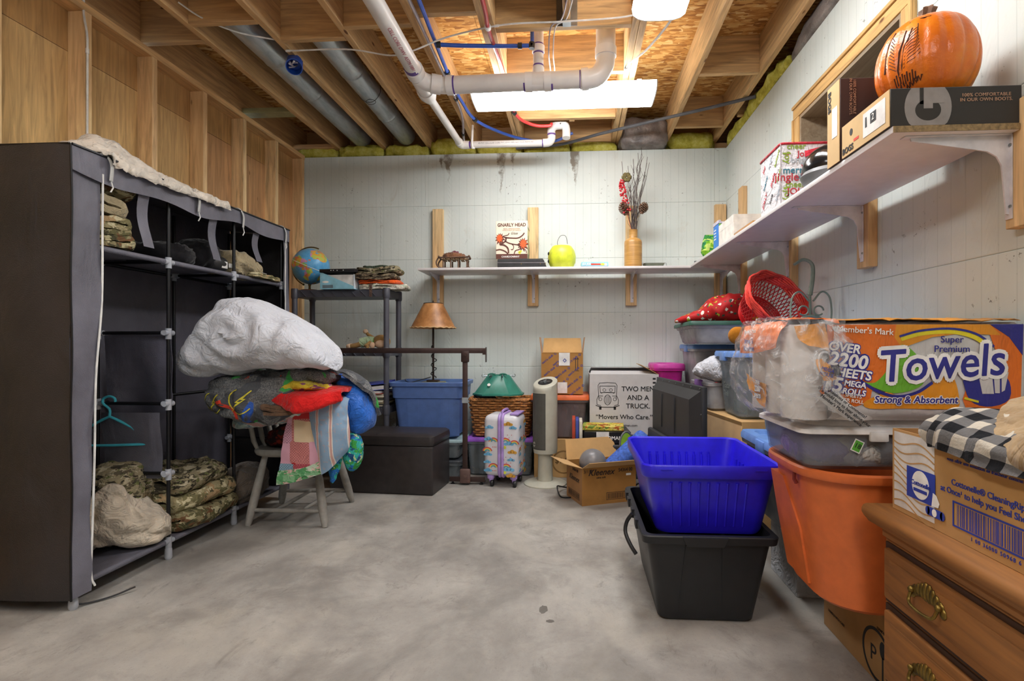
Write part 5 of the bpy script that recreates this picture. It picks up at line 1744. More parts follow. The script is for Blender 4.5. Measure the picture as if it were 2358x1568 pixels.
MB().tube(curve([(0, -.08, z1), (0, -.075, z1 + .022), (0, .0, z1 + .028), (0, .075, z1 + .022), (0, .08, z1)], 16), .009, 8).build('top_handle', PUR, sc_)
MB().box(.06, .125, -.1, .1, z1 - .004, z1 + .012, .006).build('trolley_handle', PUR, sc_)
for x in (-.085, .085):
    for y in (-.085, .085):
        mb = MB().lathe([(.026, .056), (.028, .08), (.012, .084)], 14, (x, y, 0)).tube([(x, y, .062), (x + .012, y - .012, .022)], [.02, .012], 10)
        mb.build('wheel_fork', PUR, sc_)
        MB().lathe([(.006, -.011), (.021, -.011), (.024, -.006), (.024, .006), (.021, .011), (.006, .011)], 18, M=Matrix.Translation((x + .013, y - .014, .024)) @ Matrix.Rotation(R(90), 4, 'Y')).build('wheel', BLKP, sc_)
Mf = frame((0, -d / 2 - .0005, 0), (1, 0, 0), (0, 0, 1))
Ms = frame((w / 2 + .0005, 0, 0), (0, 1, 0), (0, 0, 1))
SKB, MUS, LEM = plain('print sky blue', '#6fb1d8', .5, bump=0), plain('print mustard', '#cf9a3c', .5, bump=0), plain('print lemon', '#d3d94a', .5, bump=0)
ARC = [plain('print red', '#c9494f', .5, bump=0), plain('print yellow', '#dfc34a', .5, bump=0), plain('print teal', '#4f9fb0', .5, bump=0)]
def cloud(x, y, k):
    return [ell(x - .018 * k, y, .014 * k, .009 * k, 12), ell(x, y + .005 * k, .016 * k, .013 * k, 12), ell(x + .018 * k, y, .014 * k, .009 * k, 12)]
def prints(M, side):
    xs = 1 if side == 'f' else .9
    sky, mus, lem = [], [], []
    for i, (x, y, k) in enumerate(((-.085, .43, 1), (-.09, .345, 1.1), (.06, .315, 1.2), (-.095, .235, 1), (.09, .43, .9), (-.1, .18, .9), (.075, .20, .9), (.06, .13, 1.3), (-.095, .12, 1))):
        sky += cloud(x * xs, y, k)
    for x, y in ((.055, .455), (.085, .255), (.075, .085)):
        mus += cloud(x, y, 1.1)
    for x, y in ((.03, .29), (.03, .11)):
        lem += [ell(x, y, .011, .011, 14)]
    for lst, m_, lf in ((sky, SKB, .0012), (mus, MUS, .0013)):
        for i in range(0, len(lst), 3):
            flat(sc_, lst[i:i + 3], M, m_, 'cloud_print', lf)
    for p_ in lem:
        flat(sc_, [p_], M, LEM, 'sun_print', .0012)
    for j in range(3):
        ps = []
        for x, y in ((-.055, .325), (.035, .325), (-.055, .14), (.04, .14), (.1, .31), (-.1, .255)):
            ps += ringpoly(x * xs, y, .034 - .009 * j, .03 - .008 * j, .008, 14, 10, 170)
        flat(sc_, ps, M, ARC[j], 'rainbow_print', .0011 + .0001 * j)
    dots = [ell(.02 + .016 * (i % 5) + .006 * sin(i * 3), .38 - .02 * (i // 5) - .16 * (i % 2), .003, .003, 8) for i in range(14)]
    dots += [ell(-.06 + .012 * (i % 3), .29 - .17 * (i // 3), .0035, .0035, 8) for i in range(6)]
    flat(sc_, dots, M, ARC[0], 'heart_print', .0012)
prints(Mf, 'f')
prints(Ms, 's')

# ---- tower heater
th = thing('tower_heater', 'beige tower heater with slanted top on a round base', 'heater', (-.222, 3.93, 0), R(-10))
BEI = plain('beige plastic', '#b9b7a8', .4, 0, .03)
DGR = plain('dark grille', '#5a5852', .5, 0, .05, 30, .0)
MB().lathe([(.158, 0), (.158, .008), (.14, .018), (.06, .026)], 40).build('base', BEI, th)
MB().lathe([(.056, .02), (.053, .2), (.056, .235)], 28).build('stem', BEI, th)
n = 36
rings = []
for z, r_ in ((.225, .07), (.232, .086), (.26, .09), (.5, .09), (.69, .09)):
    rings.append([(r_ * cos(2 * pi * i / n), r_ * sin(2 * pi * i / n), z) for i in range(n)])
def tz(x, y):
    return .745 + .42 * y + .10 * x
rings.append([(.09 * cos(2 * pi * i / n), .09 * sin(2 * pi * i / n), tz(.09 * cos(2 * pi * i / n), .09 * sin(2 * pi * i / n))) for i in range(n)])
rings.append([(.084 * cos(2 * pi * i / n), .084 * sin(2 * pi * i / n), tz(.084 * cos(2 * pi * i / n), .084 * sin(2 * pi * i / n)) + .006) for i in range(n)])
MB().loft(rings).build('housing', BEI, th)
Mt = frame((0, 0, tz(0, 0) + .006), (1, 0, .10), (0, 1, .42))
flat(th, [ell(0, 0, .055, .048, 28)], Mt, BLKP, 'control_panel', .003, .003)
MB().lathe([(.014, 0), (.012, .012), (.004, .014)], 16, M=Mt @ Matrix.Translation((0, -.008, .003))).build('dial', GALV, th)
flat(th, [rect(-.003, .012, .006, .025), rect(.015, .0, .022, .005), rect(-.038, .0, .022, .005)], Mt, plain('grey legend', '#8a8a8a', .5), 'control_print', .0036)
mb = MB()
def gp(a, z, r_):
    return (r_ * cos(a), r_ * sin(a), z)
A0, A1 = R(188), R(282)
for k in range(20):
    a0 = A0 + (A1 - A0) * k / 20
    a1 = A0 + (A1 - A0) * (k + .55) / 20
    mb.loft([[gp(a0, .27, .09), gp(a1, .27, .09), gp(a1, .27, .0925), gp(a0, .27, .0925)], [gp(a0, .665, .09), gp(a1, .665, .09), gp(a1, .665, .0925), gp(a0, .665, .0925)]])
mb.build('grille_bars', DGR, th)
mb = MB()
mb.grid(lambda u, v: gp(A0 - .04 + (A1 - A0 + .08) * u, .262 + .41 * v, .0908), 20, 4)
mb.build('grille', plain('grille back', '#46453f', .6), th)
Mlog = frame(gp(R(225), .30, .0935), (-sin(R(225)), cos(R(225)), 0), (0, 0, 1))
flat(th, [ell(0, 0, .018, .022, 20)], Mlog, plain('badge silver', '#a8a69a', .3), 'badge', .001)
flat(th, ringpoly(0, 0, .017, .021, .002), Mlog, BLKP, 'badge_ring', .0016)
text(th, 'LASKO', .010, Mlog, BLKP, 'badge_lettering', bold=.02, lift=.002)

# ---- orange lid bin with books, open carton on it
t = thing('storage_bin', 'clear bin of books with orange lid behind the tower heater', 'storage bin', (-.12, 4.27, .30))
container(t, .42, .34, .305, clear('pinkish clear plastic', '#d3c4c4', .2, .2), .03)
ORL = plain('orange lid plastic', '#dd6a34', .4)
lid(t, .42, .34, .307, ORL, h=.03)
BKC = ('#2f5a44', '#20262e', '#3b4a6a', '#6b3540', '#20262e', '#47506b', '#2f5a44')
for i in range(7):
    MB().box(-.15 + .045 * i, -.15 + .045 * i + .038, -.12, .12, .012, .22 + .012 * (i % 3), .003).build('book', plain('book cover %s' % BKC[i], BKC[i], .5), t, rot=(0, .14, 0))
t = thing('carton', 'plain brown carton with a price ring printed on it under the orange lid bin', 'carton', (-.12, 4.27, 0))
carton(t, .40, .32, .297, CARD2, closed=True)
Mc = frame((.03, -.16, .12), (1, 0, 0), (0, 0, 1))
flat(t, ringpoly(0, 0, .085, .085, .012), Mc, plain('tan ink', '#8d6a3c', .7), 'price_ring')
text(t, '$9.99', .06, Mc @ Matrix.Translation((0, .01, 0)), plain('brown ink', '#7a5a30', .7), 'price', bold=.02)
sb = thing('open_carton', 'tall brown warehouse club carton with open flaps on the orange lid', 'carton', (-.105, 4.27, .642), R(1))
CBR = fabric('brown board', '#a5773f', .8, .05, 300, .08)
carton(sb, .325, .24, .315, CBR)
flap(sb, (.1625, -.12, .315), (-.1625, -.12, .315), (0, -.1, .75), .01, CBR)
flap(sb, (-.1625, .12, .315), (.1625, .12, .315), (0, .25, .6), .135, CARD2)
flap(sb, (-.1625, -.12, .315), (-.1625, .12, .315), (-.12, 0, 1), .13, CBR)
flap(sb, (.1625, .12, .315), (.1625, -.12, .315), (.12, 0, 1), .13, CBR)
heap('contents', (.3, .2, .30), CARD2, sb, (0, 0, .005), seed=3, amp=.004, e=.3)
Mc = frame((0, -.12, .1575), (1, 0, 0), (0, 0, 1))
for i, (x, y) in enumerate(((-.115, .115), (-.03, .10), (.075, .105), (-.10, .02), (-.01, .0), (.09, .02), (-.11, -.075), (-.02, -.085), (.08, -.07), (.10, -.135), (-.07, -.13))):
    text(sb, "sam's club", .026, Mc @ Matrix.Translation((x, y, 0)) @ Matrix.Rotation(R(38), 4, 'Z'), BLUEI, 'carton_print', bold=.012)
    M2 = Mc @ Matrix.Translation((x + .062, y + .045, 0)) @ Matrix.Rotation(R(38), 4, 'Z')
    flat(sb, stroke([(0, .009), (.009, 0), (0, -.009), (-.009, 0), (0, .009)], .0035), M2, BLUEI, 'diamond_print')
flat(sb, [rect(-.025, .065, .085, .10)], Mc, PAPERW, 'paper_label', .0028)
flat(sb, [rect(-.035, -.15, .075, .085)], Mc, PAPERW, 'paper_label', .0028)
flat(sb, stroke([(.02, .118), (.032, .105), (.02, .092), (.008, .105), (.02, .118)], .005), Mc, BLUEI, 'diamond_print', .0034)
flat(sb, stroke([(.105, .03), (.105, .125)], .005) + stroke([(.097, .112), (.105, .127), (.113, .112)], .004) + stroke([(.122, .03), (.122, .125)], .005) + stroke([(.114, .112), (.122, .127), (.13, .112)], .004) + [rect(.095, .022, .037, .004)], Mc, BLACKI, 'arrows_print')
for i in range(3):
    text(sb, 'the box you need every time', .012, frame((0, .12 + .02 + .013 * i - .002, .315 + .05 + .032 * i - .004), (1, 0, 0), (0, .25, .6)), plain('mauve ink', '#8a7a8a', .7), 'flap_print', lift=-.0012)

# ---- moving carton
mv = thing('moving_carton', 'white movers carton with a smiling truck drawing', 'carton', (.37, 4.25, .345), R(0))
WCB = fabric('white board', '#c3c1c1', .75, .04, 200, .08)
carton(mv, .52, .36, .455, WCB)
flap(mv, (-.26, -.18, .455), (.26, -.18, .455), (0, .95, .12), .16, WCB)
flap(mv, (.26, .18, .455), (-.26, .18, .455), (0, -.9, .25), .17, WCB)
flap(mv, (-.26, .18, .455), (-.26, -.18, .455), (-.3, 0, 1), .03, WCB)
flap(mv, (.26, -.18, .455), (.26, .18, .455), (-.9, 0, .5), .15, CARD2)
Mc = frame((0, -.18, .2275), (1, 0, 0), (0, 0, 1))
for s, y in (('TWO MEN', .118), ('AND A', .052), ('TRUCK.', -.012)):
    text(mv, s, .052, Mc @ Matrix.Translation((.105, y, 0)), BLACKI, 'lettering', bold=.014)
text(mv, '\u201cMovers Who Care.\u201d', .049, Mc @ Matrix.Translation((0, -.095, 0)), BLACKI, 'lettering', bold=.014)
text(mv, 'www.twomen.com', .026, Mc @ Matrix.Translation((0, -.158, 0)), BLACKI, 'lettering', bold=.01)
tk = []
tx_, ty_ = -.125, .045
tk += stroke([(tx_ + x, ty_ + y) for x, y in [(-.065, -.01), (-.072, .10), (-.06, .118), (.0, .122), (.06, .118), (.072, .10), (.065, -.01)]], .004)
tk += stroke([(tx_ + x, ty_ + y) for x, y in [(-.055, .045), (-.058, .095), (.058, .095), (.055, .045), (-.055, .045)]], .004)
for s in (-1, 1):
    tk += ringpoly(tx_ + s * .025, ty_ + .065, .012, .010, .003, 14)
    tk += ringpoly(tx_ + s * .055, ty_ - .005, .012, .012, .003, 14)
    tk += stroke([(tx_ + s * x, ty_ + y) for x, y in [(.035, .02), (.07, .02), (.082, -.01), (.08, -.045), (.05, -.055)]], .004)
    tk += [rect(tx_ + s * .055 - .009, ty_ - .085, .018, .025)]
    tk += stroke([(tx_ + s * .008 * k, ty_ + .03 - .002 * k) for k in (1, 1.01)], .003)
tk += ringpoly(tx_, ty_ - .01, .026, .038, .004, 20)
for k in (-.014, -.005, .005, .014):
    tk += stroke([(tx_ + k, ty_ - .04), (tx_ + k, ty_ + .02)], .003)
tk += stroke([(tx_ + x, ty_ + y) for x, y in [(-.09, -.052), (-.05, -.066), (.05, -.066), (.09, -.052)]], .006)
tk += stroke([(tx_ + x, ty_ + y) for x, y in [(-.05, .04), (-.03, .047), (.03, .047), (.05, .04)]], .004)
flat(mv, tk, Mc, BLACKI, 'truck_drawing')
flat(mv, [rect(.215, .19 - .03 * i, .022, .014) for i in range(3)], Mc, BLACKI, 'corner_marks')
t = thing('storage_tote', 'dark blue tote under the white movers carton', 'storage tote', (.37, 4.25, 0))
NAV = plain('navy plastic', '#2f4059', .4)
container(t, .52, .38, .30, NAV, .04)
lid(t, .52, .38, .302, plain('black lid plastic', '#232529', .45), h=.03)

# ---- board games on a crate between heater and movers carton
t = thing('tote_box', 'grey tote used as a stand under the board games', 'storage tote', (.185, 3.93, 0))
container(t, .38, .24, .295, plain('smoke plastic', '#4d5058', .45), .02)
lid(t, .38, .24, .297, plain('black lid plastic', '#232529', .45), h=.02, handles=False)
t = thing('game_box', 'black game box with white capitals in front of the movers carton', 'game box', (.225, 3.93, .322), R(2))
MB().box(-.165, .165, -.125, .125, 0, .085, .003, 1).build('box', plain('black gloss card', '#17181b', .35), t)
Mc = frame((.03, -.125, .04), (1, 0, 0), (0, 0, 1))
text(t, 'LEGO ROMANE'[5:], .036, Mc @ Matrix.Translation((.02, 0, 0)), WHITEI, 'lettering', bold=.02)
flat(t, [rect(-.11, -.005, .09, .05)], Mc, PAPERW, 'price_label', .0008)
barcode(t, -.105, .002, .03, .036, Mc, BLACKI, 3)
t = thing('game_box', 'yellow and orange adventure game box on the black game box', 'game box', (.205, 3.95, .4085), R(-4))
MB().box(-.15, .15, -.10, .10, 0, .03, .003, 1).build('box', camo('yellow game art', ['#c9b44a', '#d9c96a', '#b5622f', '#6d8a3a'], 14), t)
for i, s in enumerate(('THE SECRET', 'THE MUMMY')):
    text(t, s, .026, frame((-.02, -.05 + .035 - .035 * i, .03), (1, 0, 0), (0, 1, 0)), plain('maroon ink', '#7a2f20', .6), 'lettering', bold=.02)
for i, c in enumerate(('#b5452f', '#3f4fa0', '#d9d3c3')):
    o = MB().box(-.011, .011, -.10, .10, 0, .17 - .008 * i, .002).build('picture_book', plain('book cover %s' % c, c, .5), None, (-.115, 3.93, .322))
    o.location.x = -.012 + .026 * i
    tag(o, ('red picture book standing left of the black game box', 'blue picture book standing left of the black game box', 'white picture book touching the black game box')[i], 'book', 'picture books by the games')

# ---- tissue carton with ball and roller
kb = thing('tissue_carton', 'open brown tissue carton on the floor in front of the games', 'carton', (.17, 3.585, 0), R(22.5))
KBR = fabric('tissue carton board', '#9d7039', .8, .06, 300, .08)
KW, KD, KH = .385, .265, .242
carton(kb, KW, KD, KH, KBR)
flap(kb, (-KW / 2, -KD / 2, KH), (KW / 2, -KD / 2, KH), (0, -.8, .45), .10, CARD2)
flap(kb, (KW / 2, KD / 2, KH), (-KW / 2, KD / 2, KH), (-.03, .35, 1), .14, CARD2)
flap(kb, (-KW / 2, KD / 2, KH), (-KW / 2, -KD / 2, KH), (-1, -.1, .32), .13, CARD2)
flap(kb, (KW / 2, -KD / 2, KH), (KW / 2, KD / 2, KH), (.6, 0, -.8), .12, CARD2)
Mc = frame((0, -KD / 2, KH / 2), (1, 0, 0), (0, 0, 1))
BRI = plain('dark brown ink', '#33231a', .7, bump=0)
text(kb, 'Kleenex', .055, Mc @ Matrix.Translation((-.06, .085, 0)), BRI, 'lettering', bold=.02, shear=.35)
text(kb, 'ultra soft', .018, Mc @ Matrix.Translation((-.06, .052, 0)), BRI, 'lettering', bold=.012)
text(kb, '54364 00', .032, Mc @ Matrix.Translation((.115, .09, 0)), BRI, 'lettering', bold=.02, sx=.85)
text(kb, '3/110', .028, Mc @ Matrix.Translation((-.15, .095, 0)), BRI, 'lettering', bold=.01)
flat(kb, [rect(.12, .052, .036, .014)], Mc, WHITEI, 'label')
flat(kb, stroke([(-.02, -.095), (.175, -.095), (.175, -.05), (-.02, -.05), (-.02, -.095)], .003) + stroke([(.105, -.095), (.105, -.05)], .003), Mc, BRI, 'barcode_frame')
barcode(kb, -.012, -.09, .11, .035, Mc, BRI, 5)
barcode(kb, .112, -.09, .055, .035, Mc, BRI, 7)
Ml = frame((-KW / 2, 0, KH / 2), (0, -1, 0), (0, 0, 1))
text(kb, 'Kleenex', .05, Ml @ Matrix.Translation((0, .03, 0)), BRI, 'lettering', bold=.02, shear=.35)
text(kb, '54364 00', .026, Ml @ Matrix.Translation((.02, .085, 0)), BRI, 'lettering', bold=.02)
flat(kb, stroke([(-.10, -.095), (.09, -.095), (.09, -.055), (-.10, -.055), (-.10, -.095)], .003), Ml, BRI, 'barcode_frame')
barcode(kb, -.095, -.09, .18, .03, Ml, BRI, 8)
o = MB().ball((0, 0, .09), .09, 32, 20).build('exercise_ball', plain('grey rubber', '#77777a', .35, 0, .08, 6), None, (.115, 3.55, .155))
tag(o, 'small grey exercise ball in the tissue carton', 'ball')
t = thing('foam_roller', 'blue foam roller sticking out of the tissue carton', 'foam roller', (.20, 3.60, .155))
d_ = V((.62, .30, .50)).normalized()
FOAMB = plain('blue foam', '#3f63b8', .8, 0, .2, 60, .4)
M = d_.to_track_quat('Z', 'Y').to_matrix().to_4x4()
MB().lathe([(.02, 0), (.062, 0), (.066, .01), (.066, .38), (.062, .39), (.02, .39), (.018, .38), (.018, .01)], 28, M=M, caps=False).build('roller', FOAMB, t)
t = thing('toy_racket', 'lime green toy racket standing behind the tissue carton', 'toy', (.36, 3.80, .0))
LIM = plain('lime plastic', '#9ccb3a', .4)
MB().tube([(.045 * cos(R(a)), .02 * cos(R(a)), .33 + .08 * sin(R(a))) for a in range(0, 360, 15)], .007, 8, closed=True).build('hoop', plain('grey rim', '#6d6d70', .4), t)
MB().loft([[(.04 * cos(R(a)), .018 * cos(R(a)) - .004, .33 + .073 * sin(R(a))) for a in range(0, 360, 15)], [(.04 * cos(R(a)), .018 * cos(R(a)) + .004, .33 + .073 * sin(R(a))) for a in range(0, 360, 15)]]).build('face', LIM, t)
MB().tube([(0, 0, 0), (0, 0, .25)], .011, 10).build('handle', LIM, t)
line('power_cord', 'black power cord looped on the floor beside the tissue carton', 'cord',
     [(-.05, 3.80, .006), (-.10, 3.74, .03), (-.125, 3.66, .05), (-.10, 3.58, .006), (-.04, 3.56, .006), (.02, 3.60, .004)], .005, BLKP, 30)
line('power_cord', 'black power cord bunched behind the right side of the tissue carton', 'cord',
     [(.40, 3.74, .006), (.47, 3.68, .04), (.45, 3.60, .01), (.40, 3.62, .05), (.44, 3.70, .07), (.49, 3.63, .01)], .005, BLKP, 36)

# ---- television seen from behind
tv = thing('television', 'black flat television standing with its back to the room', 'television', (.635, 3.36, 0), R(-83))
TVB = plain('black tv plastic', '#2b2c2e', .5, 0, .08, 12, .1)
# local x runs along the screen (towards the camera), y points away from the visible back
L2, ZB, ZT2 = .45, .235, .80
mb = MB().box(-L2, L2, -.008, .022, ZB, ZT2, .006)
mb.build('screen_bezel', TVB, tv)
def trap(y0, y1, k0, k1, a=L2, zb=ZB, zt=ZT2):
    return [[(-a + k, y, zb + k), (a - k, y, zb + k), (a - k, y, zt - k), (-a + k, y, zt - k)] for y, k in ((y0, k0), (y1, k1))]
MB().loft(trap(-.008, -.055, .025, .075)).build('back_cover', TVB, tv)
MB().box(-.40, .05, -.085, -.05, ZB + .03, ZB + .22, .012).build('electronics_cover', TVB, tv)
for x in (-.15, .12):
    MB().box(x - .004, x + .004, -.062, -.05, ZB + .26, ZT2 - .09, .002).build('rib', TVB, tv)
for i in range(7):
    MB().lathe([(.004, 0), (.004, .003)], 8, M=Matrix.Translation((-L2 + .03 + i * .14, -.009, ZT2 - .012)) @ Matrix.Rotation(R(90), 4, 'X')).build('screw', GALV, tv)
for z in (.35, .5, .65):
    MB().lathe([(.004, 0), (.004, .003)], 8, M=Matrix.Translation((L2 - .012, -.009, z)) @ Matrix.Rotation(R(90), 4, 'X')).build('screw', GALV, tv)
MB().box(-.06, .06, -.03, .02, .018, ZB + .05, .006).build('stand_neck', TVB, tv)
MB().box(-.26, .26, -.13, .11, 0, .018, .008).build('stand_base', TVB, tv)
# ================================================================== ALONG THE RIGHT WALL
# ---- black tote and blue recycling bin
BLK2 = plain('black tote plastic', '#1e1f22', .45, 0, .08)
t = thing('storage_tote', 'black tote on the floor under the bright blue bin', 'storage tote', (.485, 2.275, 0), R(0))
container(t, .455, .64, .34, BLK2, .055, .03, rim=.018, rimh=.03)
MB().loft([[(-.10, -.332, .338), (.06, -.332, .338), (.06, -.345, .338), (-.10, -.345, .338)], [(-.085, -.330, .305), (.045, -.330, .305), (.045, -.343, .305), (-.085, -.343, .305)]]).build('latch', BLK2, t)
for x in (-.085, .045):
    MB().loft([[(x, -.318, .30), (x + .004, -.318, .30), (x + .004, -.31, .30), (x, -.31, .30)], [(x * 1.25, -.268, .02), (x * 1.25 + .004, -.268, .02), (x * 1.25 + .004, -.26, .02), (x * 1.25, -.26, .02)]]).build('panel_line', BLK2, t)
for y in (-.18, -.05, .1, .2):
    MB().loft([[(-.24, y, .345), (-.24, y + .05, .345), (-.252, y + .05, .345), (-.252, y, .345)], [(-.235, y, .31), (-.235, y + .05, .31), (-.25, y + .05, .31), (-.25, y, .31)]]).build('rim_notch', BLK2, t)
line('tote_strap', 'black buckled strap hanging on the left side of the black tote', 'strap', [(.232, 2.20, .335), (.212, 2.21, .30), (.205, 2.20, .26), (.222, 2.17, .22), (.243, 2.15, .19)], .008, BLKP, 16)
RB = plain('bright blue plastic', '#2a1fd0', .32, 0, .06)
t = thing('recycling_bin', 'bright blue ribbed bin standing in the black tote', 'bin', (.505, 2.29, .318))
mb = MB()
def rr(w, d, z, r=.05):
    return [(x, y, z) for x, y in rrect(w, d, r, 6)]
mb.loft([rr(.385, .50, 0), rr(.40, .515, .015), rr(.475, .58, .215), rr(.505, .61, .218), rr(.512, .616, .224), rr(.515, .62, .262), rr(.508, .612, .268), rr(.49, .595, .262), rr(.47, .575, .215), rr(.395, .505, .02), rr(.36, .47, .012)])
mb.build('body', RB, t)
for i in range(9):
    x = -.15 + .0345 * i
    for sg in (-1, 1):
        a, b = sg * (.2575 + .0325 * .05), sg * (.2575 + .0325 * .82)
        MB().tube([(x * .94, a - sg * .001, .03), (x, b, .185), (x, b + sg * .003, .2)], [.004, .005, .007], 8).build('rib', RB, t)
    y = -.19 + .046 * i
    MB().tube([(.1995 + .0375 * .05, y * .94, .03), (.1995 + .0375 * .82, y, .185)], [.004, .006], 8).build('rib', RB, t)
    MB().tube([(.197 + .0375 * .1, y * .94, .035), (.190 + .0375 * .9, y, .19)], [.004, .006], 8).build('rib', RB, t)
    MB().tube([(x * .94, .252, .035), (x, .2505 + .0325 * .8, .19)], [.004, .006], 8).build('rib', RB, t)
for x in (-.17, .17):
    MB().box(x - .022, x + .022, -.313, -.309, .25, .253).build('slot_mark', RB, t)
t = thing('wood_scrap', 'scrap of split wood in the bright blue bin', 'wood scrap', (.44, 2.30, .34))
MB().box(-.03, .09, -.012, .012, 0, .016, .002).box(-.03, .08, -.012, .012, .018, .026, .002).build('stick', CARD2, t, rot=(.2, -.55, .4), loc=(0, 0, .02))

# ---- orange tote with white-lid bin and towel pack
t = thing('carton', 'long brown carton with a spoon logo under the orange tote', 'carton', (1.072, 1.77, 0))
carton(t, .314, .51, .245, fabric('dim brown board', '#94703f', .85, .06, 300, .08), closed=True)
Mc = frame((-.157, -.09, .085), (0, -1, 0), (0, 0, 1))
flat(t, ringpoly(0, 0, .075, .075, .010, 30, 40, 330), Mc, BLACKI, 'ring_logo')
text(t, 'P', .07, Mc @ Matrix.Translation((-.018, -.005, 0)), BLACKI, 'letter_logo')
flat(t, [ell(.032, .03, .016, .026, 18)] + [rect(.028, -.06, .008, .07)], Mc, BLACKI, 'spoon_logo')
for i, (y, z) in enumerate(((.2, .1), (.16, .05), (-.15, .15))):
    text(t, 'HANDLE WITH CARE', .012, frame((-.157, y, z + .02), (0, -1, 0), (0, 0, 1)), BRI, 'lettering')
OR = plain('orange plastic', '#cf6a33', .42, 0, .05)
t = thing('storage_tote', 'large orange tote between the blue bin and the dresser', 'storage tote', (.942, 1.775, .247))
mb = MB()
mb.loft([rr(.37, .36, 0, .12), rr(.40, .385, .012, .13), rr(.50, .455, .385, .15), rr(.545, .485, .39, .16), rr(.553, .492, .396, .165), rr(.553, .492, .412, .165), rr(.54, .48, .418, .16), rr(.49, .445, .412, .15), rr(.39, .375, .02, .12), rr(.3, .3, .016, .1)])
mb.build('body', OR, t)
# raised side panel and dark hook
mb = MB()
def sidep(y, z, o=0):
    s = z / .385
    return (-(.2 + .05 * s) - .006 - o, y * (.8 + .2 * s), z)
mb.loft([[sidep(.14, .03), sidep(-.06, .03), sidep(-.06, .03, -.03), sidep(.14, .03, -.03)], [sidep(.16, .2), sidep(-.04, .2), sidep(-.04, .2, -.03), sidep(.16, .2, -.03)], [sidep(.16, .345), sidep(.05, .345), sidep(.05, .345, -.03), sidep(.16, .345, -.03)]])
mb.build('side_panel', OR, t)
MB().tube([(-.262, -.075, .392), (-.263, -.075, .365), (-.256, -.075, .352)], .006, 6).build('tag', plain('dark red tag', '#7a2620', .6), t)

CLRX = clear('very clear plastic', '#dcdee2', .16, .2)
wbn = thing('underbed_bin', 'flat clear bin with white lid on the orange tote', 'storage bin', (.94, 1.752, .667))
container(wbn, .56, .35, .112, CLRX, .012, .03, rim=.006, rimh=.008)
WL = plain('white lid plastic', '#e9e7e6', .4)
mb = MB()
mb.loft([rr(.585, .375, .106, .035), rr(.592, .382, .108, .035), rr(.590, .380, .120, .035), rr(.57, .36, .126, .035), rr(.52, .33, .128, .06), rr(.50, .31, .145, .06), rr(.49, .30, .147, .06)])
mb.build('lid', WL, wbn)
MB().box(-.11, -.06, -.20, -.186, .088, .116, .004).build('latch', WL, wbn)
for lab, nm, sz, lo, m in ((0, 'contents', (.16, .24, .09), (-.185, -.03, .006), fabric('lilac cloth', '#7d6fb0')), (1, 'contents', (.18, .22, .085), (-.09, -.05, .006), fabric('pale grey wool', '#c2c0bb')), (2, 'contents', (.2, .2, .095), (.03, .05, .006), fabric('dark slate cloth', '#3d454e'))):
    heap(nm, sz, m, wbn, lo, seed=lab + 40, amp=.02, f=12)
MB().box(-.02, .05, -.155, -.02, .008, .09, .003).build('red_box', plain('red card', '#9c2430', .5), wbn)
MB().box(.052, .13, -.155, -.02, .008, .09, .003).build('white_box', PAPERW, wbn)
text(wbn, 'ELEMIS\nLONDON', .010, frame((.09, -.1556, .05), (1, 0, 0), (0, 0, 1)), plain('red ink', '#b03a45', .6), 'lettering')
Mst = frame((-.135, -.176, .072), (1, 0, 0), (0, 0, 1)) @ Matrix.Rotation(R(-25), 4, 'Z')
flat(wbn, [rect(-.014, -.018, .028, .036)], Mst, WHITEI, 'sticker', .001)
flat(wbn, [rect(-.011, -.015, .022, .03)], Mst, plain('green sticker', '#5aa83a', .6), 'sticker', .0016)
text(wbn, '18', .02, Mst, BLACKI, 'sticker_number', lift=.0022)

# towel pack
PXA, PXB, PYA, PYB, PZA, PZB = .60, 1.222, 1.53, 1.905, .816, 1.092
ROLLM = fabric('white paper roll', '#d6d3d0', .9, .03, 200, .2)
CORE = CARD
for i, (x, y) in enumerate(((.663, 1.593), (.663, 1.718), (.663, 1.843), (.788, 1.593))):
    r_ = thing('paper_towel_roll', ('white paper towel roll at the torn front corner of the towel pack', 'white paper towel roll in the middle of the torn end of the towel pack', 'white paper towel roll at the rear of the torn end of the towel pack', 'white paper towel roll just inside the orange wrapper')[i], 'paper towel', (x, y, PZA + .002), 0, 'paper towel rolls')
    MB().lathe([(.021, 0), (.060, 0), (.0615, .002), (.0615, .266), (.060, .268), (.021, .268)], 32, caps=False).build('roll', ROLLM, r_)
    MB().lathe([(.021, 0), (.021, .268), (.019, .268), (.019, 0)], 20, caps=False).build('core', CORE, r_)
tp_ = thing('towel_pack', 'huge orange wrapped pack of paper towels on the white-lid bin', 'paper towels', (.95, 1.72, PZA))
def wrap_print(name, c):
    t = NT(name)
    v = t.co()
    t.color(t.ramp(t.noise(v, 5, 3), [(.3, shade(c, .9)), (.7, shade(c, 1.06))]))
    h = t.math('ADD', t.noise(t.co((1, 1, 1)), 9, 3, .5, 1.2), t.math('MULTIPLY', t.noise(t.co((3, 3, 1)), 22, 3, .5, 1.0), .4))
    t.bump(h, .55, .012)
    return t.done(.28, 0, .5)
WO, WY_, WG, WB, WW = wrap_print('wrapper orange', '#e0701c'), wrap_print('wrapper amber', '#e0931c'), wrap_print('wrapper green', '#6db52f'), wrap_print('wrapper violet blue', '#2a2a86'), wrap_print('wrapper pearl', '#c9c7c5')
